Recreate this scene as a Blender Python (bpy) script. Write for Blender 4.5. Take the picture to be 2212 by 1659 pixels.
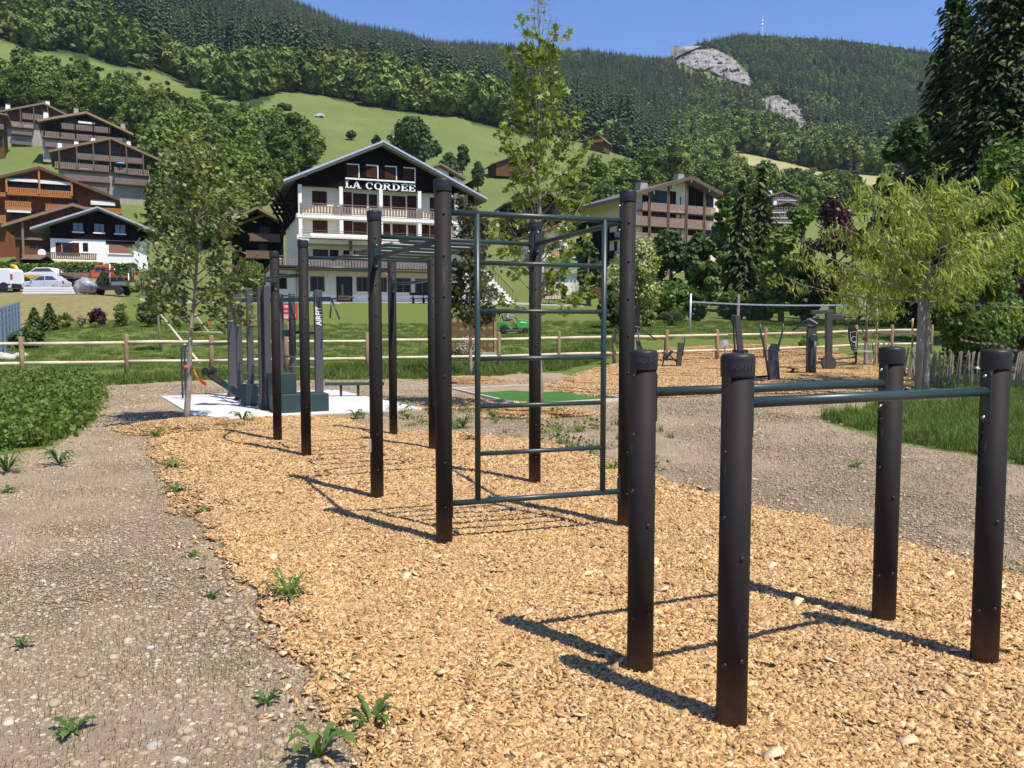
import bpy, bmesh, math, random
import numpy as np
from mathutils import Vector, Matrix, Euler, Quaternion

for _o in list(bpy.data.objects):
    bpy.data.objects.remove(_o, do_unlink=True)
SC = bpy.context.scene
COL = SC.collection
R = math.radians

# ------------------------------------------------------------------ camera, sky, sun, exposure
F = 1789.0          # focal length in reference units (picture 2212 x 1659)
PITCH = R(3.88)
EYE = 1.57
cam_d = bpy.data.cameras.new('camera')
cam_d.sensor_width = 36.0
cam_d.lens = 36.0 * F / 2212.0
cam_d.clip_start = 0.05
cam_d.clip_end = 9000
cam = bpy.data.objects.new('camera', cam_d)
cam.location = (0, 0, EYE)
cam.rotation_euler = (R(90) - PITCH, 0, 0)
COL.objects.link(cam)
SC.camera = cam

SUN_EL = R(60)
SUN_DIR = Vector((0.71 * math.cos(SUN_EL), -0.704 * math.cos(SUN_EL), math.sin(SUN_EL)))
W = bpy.data.worlds.new('World')
SC.world = W
W.use_nodes = True
wn = W.node_tree.nodes
sky = wn.new('ShaderNodeTexSky')
sky.sky_type = 'NISHITA'
sky.sun_disc = False
sky.sun_elevation = SUN_EL
sky.sun_rotation = math.atan2(SUN_DIR.x, SUN_DIR.y)
sky.altitude = 1800
sky.air_density = 1.0
sky.dust_density = 0.0
sky.ozone_density = 4.5
bgn = wn['Background']
bgn.inputs['Strength'].default_value = 0.12
_tint = wn.new('ShaderNodeMix'); _tint.data_type = 'RGBA'; _tint.blend_type = 'MULTIPLY'
_tint.inputs[0].default_value = 1.0; _tint.inputs[7].default_value = (0.88, 0.98, 1.22, 1)
W.node_tree.links.new(sky.outputs[0], _tint.inputs[6])
W.node_tree.links.new(_tint.outputs[2], bgn.inputs['Color'])
sun_d = bpy.data.lights.new('sun', 'SUN')
sun_d.energy = 4.5
sun_d.angle = R(0.53)
sun_d.color = (1.0, 0.915, 0.785)
sun = bpy.data.objects.new('sun', sun_d)
sun.rotation_euler = SUN_DIR.to_track_quat('Z', 'Y').to_euler()
sun.location = (20, -20, 40)
COL.objects.link(sun)
SC.view_settings.view_transform = 'Standard'
SC.view_settings.look = 'None'
SC.view_settings.exposure = 0.5
SC.view_settings.gamma = 1.0
SC.render.engine = 'CYCLES'
SC.cycles.use_denoising = True
SC.cycles.max_bounces = 6
SC.cycles.diffuse_bounces = 3
SC.cycles.transmission_bounces = 4
SC.cycles.volume_bounces = 0
SC.cycles.use_adaptive_sampling = True
SC.cycles.adaptive_threshold = 0.02

# ------------------------------------------------------------------ picture unit -> place
def ray(px, py):
    a = (px - 1106.0) / F
    b = (829.5 - py) / F
    cp, sp = math.cos(PITCH), math.sin(PITCH)
    return Vector((a, cp + b * sp, -sp + b * cp))

def P(px, py, d):
    r = ray(px, py)
    k = d / r.y
    return Vector((r.x * k, d, EYE + r.z * k))

def G(px, py, h=0.0):
    r = ray(px, py)
    k = (h - EYE) / r.z
    return Vector((r.x * k, r.y * k, h))

def proj(x, y, z):
    """world -> picture units (arrays ok)"""
    cp, sp = math.cos(PITCH), math.sin(PITCH)
    zc = y * cp - (z - EYE) * sp
    yc = y * sp + (z - EYE) * cp
    return 1106.0 + F * x / zc, 829.5 - F * yc / zc

# ------------------------------------------------------------------ objects
def tag(o, label=None, cat=None, group=None, kind=None):
    if label: o['label'] = label
    if cat: o['category'] = cat
    if group: o['group'] = group
    if kind: o['kind'] = kind
    return o

def empty(name, loc=(0, 0, 0), rz=0.0, label=None, cat=None, group=None):
    o = bpy.data.objects.new(name, None)
    o.empty_display_size = 0.1
    o.location = loc
    o.rotation_euler = (0, 0, rz)
    COL.objects.link(o)
    return tag(o, label, cat, group)

def link(name, me, parent=None, loc=None, rz=None):
    o = bpy.data.objects.new(name, me)
    COL.objects.link(o)
    if parent is not None: o.parent = parent
    if loc is not None: o.location = loc
    if rz is not None: o.rotation_euler = (0, 0, rz)
    return o

def copy_tree(o, parent=None):
    c = o.copy()
    COL.objects.link(c)
    c.parent = parent
    for ch in list(o.children):
        copy_tree(ch, c)
    return c

def np_mesh(name, verts, faces, mat=None, rnd=None, smooth=False):
    """verts (N,3); faces: list of (M,k) int arrays; rnd: per-vertex float"""
    me = bpy.data.meshes.new(name)
    verts = np.asarray(verts, dtype=np.float32)
    me.vertices.add(len(verts))
    me.vertices.foreach_set('co', verts.ravel())
    if not isinstance(faces, (list, tuple)): faces = [faces]
    loops = np.concatenate([np.asarray(f).ravel() for f in faces]).astype(np.int32)
    tot = np.concatenate([np.full(len(f), np.asarray(f).shape[1]) for f in faces]).astype(np.int32)
    start = np.concatenate([[0], np.cumsum(tot)[:-1]]).astype(np.int32)
    me.loops.add(len(loops))
    me.loops.foreach_set('vertex_index', loops)
    me.polygons.add(len(tot))
    me.polygons.foreach_set('loop_start', start)
    me.polygons.foreach_set('loop_total', tot)
    if smooth:
        me.polygons.foreach_set('use_smooth', np.ones(len(tot), dtype=bool))
    if rnd is not None:
        at = me.attributes.new('rnd', 'FLOAT', 'POINT')
        at.data.foreach_set('value', np.asarray(rnd, dtype=np.float32))
    me.update(calc_edges=True)
    if mat is not None: me.materials.append(mat)
    return me

class MB:
    """collects simple shapes; build() links them as one mesh object"""
    def __init__(self):
        self.v = []; self.f = []; self.sm = []
    def add(self, vs, fs, smooth=False):
        b = len(self.v)
        self.v.extend([tuple(v) for v in vs])
        for f in fs:
            self.f.append(tuple(i + b for i in f)); self.sm.append(smooth)
        return self
    def box(self, x0, x1, y0, y1, z0, z1, M=None):
        vs = [Vector(p) for p in ((x0,y0,z0),(x1,y0,z0),(x1,y1,z0),(x0,y1,z0),(x0,y0,z1),(x1,y0,z1),(x1,y1,z1),(x0,y1,z1))]
        if M is not None: vs = [M @ v for v in vs]
        return self.add(vs, [(0,3,2,1),(4,5,6,7),(0,1,5,4),(1,2,6,5),(2,3,7,6),(3,0,4,7)])
    def bar(self, a, b, w, h, up=(0,0,1)):
        """rectangular beam from a to b"""
        a, b = Vector(a), Vector(b)
        t = (b - a).normalized(); u = Vector(up)
        if abs(t.dot(u)) > 0.99: u = Vector((0,1,0))
        s = t.cross(u).normalized(); n = s.cross(t)
        s *= w / 2; n *= h / 2
        vs = [a-s-n, a+s-n, a+s+n, a-s+n, b-s-n, b+s-n, b+s+n, b-s+n]
        return self.add(vs, [(0,3,2,1),(4,5,6,7),(0,1,5,4),(1,2,6,5),(2,3,7,6),(3,0,4,7)])
    def tube(self, pts, rad, n=10, caps=True):
        pts = [Vector(p) for p in pts]
        if not isinstance(rad, (list, tuple)): rad = [rad] * len(pts)
        prev = None; rings = []
        for i, p in enumerate(pts):
            t = (pts[min(i+1, len(pts)-1)] - pts[max(i-1, 0)])
            t = t.normalized() if t.length > 1e-9 else Vector((0,0,1))
            if prev is None:
                s = t.cross(Vector((0,0,1)) if abs(t.z) < 0.95 else Vector((1,0,0))).normalized()
            else:
                s = prev - t * prev.dot(t)
                s = s.normalized() if s.length > 1e-6 else t.orthogonal().normalized()
            prev = s
            q = t.cross(s)
            rings.append([p + (s * math.cos(2*math.pi*k/n) + q * math.sin(2*math.pi*k/n)) * rad[i] for k in range(n)])
        vs = [v for r in rings for v in r]; fs = []
        for i in range(len(pts)-1):
            for k in range(n):
                fs.append((i*n+k, i*n+(k+1)%n, (i+1)*n+(k+1)%n, (i+1)*n+k))
        self.add(vs, fs, True)
        if caps:
            b = len(self.v) - len(vs)
            self.f.append(tuple(b + k for k in reversed(range(n)))); self.sm.append(False)
            self.f.append(tuple(b + (len(pts)-1)*n + k for k in range(n))); self.sm.append(False)
        return self
    def lathe(self, prof, c=(0,0,0), n=24, axis='z'):
        c = Vector(c); vs = []
        for r, z in prof:
            for k in range(n):
                a = 2*math.pi*k/n
                if axis == 'z': p = Vector((r*math.cos(a), r*math.sin(a), z))
                elif axis == 'x': p = Vector((z, r*math.cos(a), r*math.sin(a)))
                else: p = Vector((r*math.sin(a), z, r*math.cos(a)))
                vs.append(c + p)
        fs = []
        for i in range(len(prof)-1):
            for k in range(n):
                fs.append((i*n+k, i*n+(k+1)%n, (i+1)*n+(k+1)%n, (i+1)*n+k))
        self.add(vs, fs, True)
        b = len(self.v) - len(vs)
        if prof[0][0] > 1e-6: self.f.append(tuple(b+k for k in reversed(range(n)))); self.sm.append(False)
        if prof[-1][0] > 1e-6: self.f.append(tuple(b+(len(prof)-1)*n+k for k in range(n))); self.sm.append(False)
        return self
    def prism(self, poly, y0, y1, M=None):
        """polygon in x,z extruded along y"""
        n = len(poly)
        vs = [Vector((x, y0, z)) for x, z in poly] + [Vector((x, y1, z)) for x, z in poly]
        if M is not None: vs = [M @ v for v in vs]
        fs = [tuple(range(n)), tuple(reversed(range(n, 2*n)))]
        fs += [(i, i+n, (i+1)%n+n, (i+1)%n) for i in range(n)]
        return self.add(vs, fs)
    def mesh(self, name, mat):
        me = bpy.data.meshes.new(name)
        me.from_pydata([tuple(v) for v in self.v], [], self.f)
        me.polygons.foreach_set('use_smooth', self.sm)
        bm = bmesh.new(); bm.from_mesh(me)
        bmesh.ops.recalc_face_normals(bm, faces=bm.faces)
        bm.to_mesh(me); bm.free()
        if mat is not None: me.materials.append(mat)
        me.update()
        return me
    def build(self, name, mat, parent=None, loc=None, rz=None, bevel=0):
        o = link(name, self.mesh(name, mat), parent, loc, rz)
        if bevel:
            m = o.modifiers.new('bevel', 'BEVEL'); m.width = bevel; m.segments = 2; m.limit_method = 'ANGLE'
            m.angle_limit = R(40)
        return o

# ------------------------------------------------------------------ materials
MATS = {}
def nodes_of(name):
    m = bpy.data.materials.new(name); m.use_nodes = True
    nt = m.node_tree
    return m, nt, nt.nodes['Principled BSDF']

def srgb(r, g, b):
    def c(x):
        x /= 255.0
        return x/12.92 if x <= 0.04045 else ((x+0.055)/1.055)**2.4
    return (c(r), c(g), c(b), 1.0)

def mix_rgb(nt, fac, a, b, mode='MIX'):
    n = nt.nodes.new('ShaderNodeMix'); n.data_type = 'RGBA'; n.blend_type = mode
    for sock, val in ((n.inputs[0], fac), (n.inputs[6], a), (n.inputs[7], b)):
        if hasattr(val, 'is_output') or isinstance(val, bpy.types.NodeSocket): nt.links.new(val, sock)
        else: sock.default_value = val
    return n.outputs[2]

def math_n(nt, op, a, b=None, clamp=False):
    n = nt.nodes.new('ShaderNodeMath'); n.operation = op; n.use_clamp = clamp
    for sock, val in ((n.inputs[0], a), (n.inputs[1], b)):
        if val is None: continue
        if isinstance(val, bpy.types.NodeSocket): nt.links.new(val, sock)
        else: sock.default_value = val
    return n.outputs[0]

def noise(nt, scale, detail=4, rough=0.6, vec=None, dist=0.0):
    n = nt.nodes.new('ShaderNodeTexNoise')
    n.inputs['Scale'].default_value = scale; n.inputs['Detail'].default_value = detail
    n.inputs['Roughness'].default_value = rough; n.inputs['Distortion'].default_value = dist
    if vec is not None: nt.links.new(vec, n.inputs['Vector'])
    return n.outputs[0]

def ramp(nt, fac, stops):
    n = nt.nodes.new('ShaderNodeValToRGB')
    el = n.color_ramp.elements
    while len(el) < len(stops): el.new(0.5)
    for e, (p, c) in zip(el, stops):
        e.position = p; e.color = c
    nt.links.new(fac, n.inputs[0])
    return n.outputs[0]

def coords(nt, kind='Object', scale=None):
    n = nt.nodes.new('ShaderNodeTexCoord')
    if scale is None: return n.outputs[kind]
    mp = nt.nodes.new('ShaderNodeMapping'); mp.inputs['Scale'].default_value = scale
    nt.links.new(n.outputs[kind], mp.inputs['Vector'])
    return mp.outputs[0]

def bump(nt, height, strength, dist=0.01):
    n = nt.nodes.new('ShaderNodeBump'); n.inputs['Strength'].default_value = strength
    n.inputs['Distance'].default_value = dist
    nt.links.new(height, n.inputs['Height'])
    return n.outputs[0]

def mat(name, col, rough=0.6, metal=0.0, var=0.25, vscale=3.0, bmp=0.0, bscale=40.0, stretch=None, spec=0.5, coat=0.0):
    """principled with gentle tone variation and fine relief"""
    if name in MATS: return MATS[name]
    m, nt, bs = nodes_of(name)
    c = coords(nt, 'Object', stretch)
    if var:
        n1 = noise(nt, vscale, 6, 0.65, c)
        lo = tuple(x*(1-var) for x in col[:3]) + (1,); hi = tuple(min(1, x*(1+var)) for x in col[:3]) + (1,)
        nt.links.new(ramp(nt, n1, [(0.3, lo), (0.7, hi)]), bs.inputs['Base Color'])
    else:
        bs.inputs['Base Color'].default_value = col
    bs.inputs['Roughness'].default_value = rough
    bs.inputs['Metallic'].default_value = metal
    bs.inputs['Specular IOR Level'].default_value = spec
    bs.inputs['Coat Weight'].default_value = coat
    if bmp:
        nt.links.new(bump(nt, noise(nt, bscale, 5, 0.6, c), bmp, 0.01), bs.inputs['Normal'])
    MATS[name] = m
    return m

def leaf_mat(name, stops, trans=0.3, rough=0.55, by='both', tcol=None):
    """stops: colour ramp over leaf / plant randomness"""
    m, nt, bs = nodes_of(name)
    at = nt.nodes.new('ShaderNodeAttribute'); at.attribute_name = 'rnd'
    oi = nt.nodes.new('ShaderNodeObjectInfo')
    if by == 'both':
        s = math_n(nt, 'ADD', math_n(nt, 'MULTIPLY', at.outputs['Fac'], 0.6), math_n(nt, 'MULTIPLY', oi.outputs['Random'], 0.4))
    elif by == 'leaf': s = at.outputs['Fac']
    else: s = math_n(nt, 'ADD', math_n(nt, 'MULTIPLY', at.outputs['Fac'], 0.25), math_n(nt, 'MULTIPLY', oi.outputs['Random'], 0.75))
    colr = ramp(nt, s, stops)
    nt.links.new(colr, bs.inputs['Base Color'])
    bs.inputs['Roughness'].default_value = rough
    bs.inputs['Specular IOR Level'].default_value = 0.35
    if trans:
        tr = nt.nodes.new('ShaderNodeBsdfTranslucent')
        tc = mix_rgb(nt, 1.0, colr, tcol or (1.0, 1.0, 0.45, 1), 'MULTIPLY')
        br = nt.nodes.new('ShaderNodeBrightContrast'); br.inputs['Bright'].default_value = 0.0
        nt.links.new(tc, br.inputs['Color'])
        nt.links.new(br.outputs[0], tr.inputs['Color'])
        mx = nt.nodes.new('ShaderNodeMixShader'); mx.inputs[0].default_value = trans
        nt.links.new(bs.outputs[0], mx.inputs[1]); nt.links.new(tr.outputs[0], mx.inputs[2])
        out = nt.nodes['Material Output']
        nt.links.new(mx.outputs[0], out.inputs['Surface'])
    MATS[name] = m
    return m

# ------------------------------------------------------------------ scatter (for uncountable stuff)
def proto_collection(name, meshes):
    c = bpy.data.collections.new(name)
    for i, me in enumerate(meshes):
        o = bpy.data.objects.new('%s_%02d' % (name, i), me)
        c.objects.link(o)
    return c

def scatter(name, coll, pts, rots, scl, idx, label, cat):
    me = bpy.data.meshes.new(name)
    n = len(pts)
    me.vertices.add(n)
    me.vertices.foreach_set('co', np.asarray(pts, dtype=np.float32).ravel())
    a = me.attributes.new('rot', 'FLOAT_VECTOR', 'POINT'); a.data.foreach_set('vector', np.asarray(rots, dtype=np.float32).ravel())
    s = np.asarray(scl, dtype=np.float32)
    if s.ndim == 1: s = np.repeat(s[:, None], 3, 1)
    a = me.attributes.new('scl', 'FLOAT_VECTOR', 'POINT'); a.data.foreach_set('vector', s.ravel())
    a = me.attributes.new('idx', 'INT', 'POINT'); a.data.foreach_set('value', np.asarray(idx, dtype=np.int32))
    o = link(name, me)
    ng = bpy.data.node_groups.new(name + '_nodes', 'GeometryNodeTree')
    ng.interface.new_socket('Geometry', in_out='INPUT', socket_type='NodeSocketGeometry')
    ng.interface.new_socket('Geometry', in_out='OUTPUT', socket_type='NodeSocketGeometry')
    gi = ng.nodes.new('NodeGroupInput'); go = ng.nodes.new('NodeGroupOutput')
    ip = ng.nodes.new('GeometryNodeInstanceOnPoints')
    ci = ng.nodes.new('GeometryNodeCollectionInfo')
    ci.inputs['Collection'].default_value = coll
    ci.inputs['Separate Children'].default_value = True
    ci.inputs['Reset Children'].default_value = True
    def named(nm, ty):
        k = ng.nodes.new('GeometryNodeInputNamedAttribute'); k.data_type = ty
        k.inputs['Name'].default_value = nm
        return k.outputs['Attribute']
    e2r = ng.nodes.new('FunctionNodeEulerToRotation')
    L = ng.links.new
    L(named('rot', 'FLOAT_VECTOR'), e2r.inputs[0])
    L(gi.outputs[0], ip.inputs['Points'])
    L(ci.outputs[0], ip.inputs['Instance'])
    ip.inputs['Pick Instance'].default_value = True
    L(named('idx', 'INT'), ip.inputs['Instance Index'])
    L(e2r.outputs[0], ip.inputs['Rotation'])
    L(named('scl', 'FLOAT_VECTOR'), ip.inputs['Scale'])
    L(ip.outputs[0], go.inputs[0])
    md = o.modifiers.new('scatter', 'NODES'); md.node_group = ng
    tag(o, label, cat, None, 'stuff')
    return o

def in_poly(px, py, poly):
    px = np.asarray(px); py = np.asarray(py)
    ins = np.zeros(px.shape, dtype=bool)
    n = len(poly); j = n - 1
    for i in range(n):
        xi, yi = poly[i]; xj, yj = poly[j]
        if yi != yj:
            c = ((yi > py) != (yj > py)) & (px < (xj - xi) * (py - yi) / (yj - yi) + xi)
            ins ^= c
        j = i
    return ins

def poly_dist(x, y, poly):
    """unsigned distance to polygon outline (arrays)"""
    x = np.asarray(x, float); y = np.asarray(y, float)
    d = np.full(x.shape, 1e9)
    n = len(poly)
    for i in range(n):
        x0, y0 = poly[i]; x1, y1 = poly[(i+1) % n]
        dx, dy = x1-x0, y1-y0
        t = np.clip(((x-x0)*dx + (y-y0)*dy) / (dx*dx+dy*dy+1e-12), 0, 1)
        d = np.minimum(d, np.hypot(x-(x0+t*dx), y-(y0+t*dy)))
    return d

def vnoise(x, y, seed=0):
    """cheap smooth value noise, arrays"""
    x = np.asarray(x, float); y = np.asarray(y, float)
    xi = np.floor(x).astype(np.int64); yi = np.floor(y).astype(np.int64)
    fx = x - xi; fy = y - yi
    fx = fx*fx*(3-2*fx); fy = fy*fy*(3-2*fy)
    def h(a, b):
        n = (a*374761393 + b*668265263 + seed*974711) & 0x7fffffff
        n = ((n ^ (n >> 13)) * 1274126177) & 0x7fffffff
        return ((n ^ (n >> 16)) & 0xffff) / 65535.0
    return (h(xi,yi)*(1-fx)+h(xi+1,yi)*fx)*(1-fy) + (h(xi,yi+1)*(1-fx)+h(xi+1,yi+1)*fx)*fy
def fbm(x, y, seed=0, o=4):
    s = 0; a = 0.5; t = 0
    for k in range(o):
        s = s + a*vnoise(np.asarray(x)*2**k, np.asarray(y)*2**k, seed+k); t += a; a *= 0.5
    return s / t
# ------------------------------------------------------------------ terrain: height from column profiles (distance, picture row | 'h' height)
H = lambda d, h: (d, None, h)
PROF = {
 -500: [(40,752),(50,712),(71,636),(78,630),(88,600),(100,588),(125,550),(165,410),(225,300),(350,120),(420,60),(700,-90),(1100,-180),(1500,-160)],
 0:   [(40,752),(50,714),(71,637),(78,631),(88,600),(100,588),(125,550),(165,420),(225,318),(350,138),(420,86),(700,-60),(1100,-160),(1500,-150)],
 180: [(40,748),(50,707),(71,638),(78,632),(88,600),(100,588),(125,548),(165,425),(225,325),(350,190),(420,130),(700,-30),(1100,-130),(1500,-120)],
 290: [(40,742),(50,703),(60,684),(71,648),(79,634),(88,606),(100,592),(125,552),(165,445),(225,350),(350,225),(420,168),(700,0),(1100,-100),(1500,-100)],
 420: [(40,740),(50,712),(60,690),(72,652),(80,640),(88,622),(100,600),(125,560),(165,475),(225,390),(300,312),(350,255),(430,195),(520,165),(900,0),(1300,-70),(1700,-60)],
 600: [(40,745),(49,722),(60,690),(70,661),(75,652),(90,640),(110,585),(150,500),(225,400),(300,330),(430,192),(520,168),(900,60),(1300,14),(1700,22)],
 800: [(40,745),(49,722),(60,692),(70,663),(75,653),(90,645),(110,600),(150,530),(225,430),(290,350),(430,230),(520,208),(900,118),(1350,76),(1700,92)],
 1000:[(40,745),(49,722),(60,694),(72,662),(80,650),(95,620),(125,570),(160,530),(225,450),(300,370),(420,258),(520,240),(900,165),(1350,108),(1700,124)],
 1200:[(40,742),(49,720),(70,672),(80,657),(90,630),(110,600),(140,560),(200,480),(280,400),(340,352),(400,312),(470,306),(700,250),(1000,180),(1400,120),(1800,130)],
 1330:[(40,738),(49,716),(70,677),(84,660),(95,632),(110,610),(140,575),(200,500),(280,418),(340,370),(385,332),(450,345),(700,290),(1000,205),(1400,128),(1800,140)],
 1420:[(40,735),(49,714),(70,680),(85,662),(110,632),(140,590),(200,512),(280,440),(350,395),(390,378),(450,388),(600,362),(800,300),(1100,210),(1450,132),(1800,150)],
 1500:[(40,735),(49,712),(70,683),(88,666),(120,620),(200,516),(300,450),(400,420),(480,392),(560,385),(800,300),(1100,200),(1450,98),(1800,120)],
 1600:[(40,735),(50,710),(70,685),(90,668),(140,600),(200,520),(300,450),(420,415),(520,368),(560,338),(650,330),(900,260),(1200,160),(1450,80),(1900,105)],
 1800:[(40,735),(50,708),(70,690),(90,675),(140,610),(200,540),(300,480),(400,440),(480,400),(560,378),(650,365),(900,290),(1200,180),(1450,90),(1900,120)],
 2000:[(40,736),(50,710),(70,694),(90,680),(140,620),(200,550),(300,490),(400,440),(480,402),(560,382),(700,350),(1200,200),(1450,122),(1900,142)],
 2300:[(40,738),(50,712),(70,696),(90,682),(140,630),(200,560),(300,500),(400,450),(480,410),(560,390),(700,360),(1200,230),(1450,165),(1900,180)],
}
_pxs = np.array(sorted(PROF), float)
_dl = np.concatenate([np.linspace(0, 130, 261), np.exp(np.linspace(math.log(131), math.log(4000), 260))])
_HT = []
for _p in sorted(PROF):
    ds = [0.0, 17.0, 22.0, 28.0, 33.0]; hs = [0.0, 0.0, 0.05, 0.16, 0.32]
    for d, py in PROF[_p]:
        ds.append(d); hs.append(P(_p, py, d).z)
    ds.append(4000); hs.append(hs[-1])
    _HT.append(np.interp(_dl, ds, hs))
_HT = np.array(_HT)
# soften along distance (relative width)
def _soft(row):
    out = row.copy()
    for k in (-3, -2, -1, 1, 2, 3):
        out += np.roll(row, k)
    out /= 7
    out[:6] = row[:6]; out[-6:] = row[-6:]
    return out
_HT = np.array([_soft(r) for r in _HT])
_HT[:, _dl < 17] = 0.0
_ax = (_pxs - 1106.0) / F

def T(x, y):
    x = np.asarray(x, float); y = np.asarray(y, float)
    yy = np.maximum(y, 0.01)
    a = np.clip(x / yy, _ax[0], _ax[-1])
    i = np.clip(np.searchsorted(_ax, a) - 1, 0, len(_ax) - 2)
    t = (a - _ax[i]) / (_ax[i+1] - _ax[i])
    t = t*t*(3-2*t)*0.6 + t*0.4
    d = np.clip(y, 0, 3999)
    j = np.clip(np.searchsorted(_dl, d) - 1, 0, len(_dl) - 2)
    s = np.clip((d - _dl[j]) / (_dl[j+1] - _dl[j]), 0, 1)
    h = (_HT[i, j]*(1-s) + _HT[i, j+1]*s)*(1-t) + (_HT[i+1, j]*(1-s) + _HT[i+1, j+1]*s)*t
    far = np.clip((d - 130) / 300, 0, 1)
    h = h + far * (fbm(x/60, y/60, 5) - 0.5) * 9.0 * np.clip(d/500, 0.3, 1.6)
    return np.where(y > 0, h, 0.0)

def Tz(x, y): return float(T(np.array([x]), np.array([y]))[0])
def at(px, d, dz=0.0):
    """a point of the ground at picture column px, distance d"""
    b = 0.0
    for _ in range(3):
        r = ray(px, 829.5 - b * F)
        x = r.x / r.y * d
        z = Tz(x, d)
        _, py = proj(x, d, z)
        b = (829.5 - py) / F
    return Vector((x, d, z + dz))

# soil outline in the world
SOIL_PX = [(0,985),(100,970),(180,930),(213,872),(222,838),(420,827),(700,827),(860,823),(990,823),(1110,813),(1210,815),(1340,845),(1500,848),(1720,850),(2050,849),(2075,866),(1935,870),(1765,903),(1850,936),(1930,958),(2100,985),(2230,1012)]
SOIL = [(G(a, b).x, G(a, b).y) for a, b in SOIL_PX]
SOIL = [(-40, SOIL[0][1]-1.5)] + SOIL + [(30, 9), (30, -30), (-40, -30)]
FB = np.array([(-500,40),(0,86),(60,108),(130,120),(250,142),(330,154),(420,189),(500,217),(560,236),(600,197),(700,209),(800,233),(900,245),(1000,255),(1060,287),(1130,302),(1240,304),(1300,318),(1400,358),(1440,385),(1500,385),(1570,345),(1590,327),(1700,352),(1800,374),(1900,380),(2400,385)], float)
def forest_line(px): return np.interp(px, FB[:,0], FB[:,1])
WOOD = [(-60,190),(60,205),(120,225),(230,250),(330,268),(420,288),(500,312),(560,312),(610,328),(672,352),(675,368),(630,395),(580,432),(530,480),(500,530),(420,548),(345,520),(335,455),(352,380),(300,318),(170,262),(-60,232)]
WOOD2 = [(1180,460),(1330,440),(1400,422),(1600,412),(1680,402),(1790,412),(1850,430),(1880,470),(1700,480),(1560,455),(1420,440),(1250,470)]
YEL = [(1575,318),(1700,345),(1800,368),(1920,374),(1920,402),(1790,398),(1690,396),(1640,380),(1585,368)]
ROCKS = [[(1455,135),(1480,108),(1540,105),(1580,122),(1618,160),(1625,190),(1590,182),(1545,162),(1500,150)],
         [(1640,215),(1680,205),(1730,235),(1750,280),(1735,290),(1690,262),(1655,245)]]

def forest_mask(px, py, d):
    m = (py < forest_line(px)) & (d > np.where(px < 620, 350, 405))
    for rk in ROCKS: m &= ~in_poly(px, py, rk) & ~in_poly(px, py-9, rk) & ~in_poly(px, py-18, rk)
    return m

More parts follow.
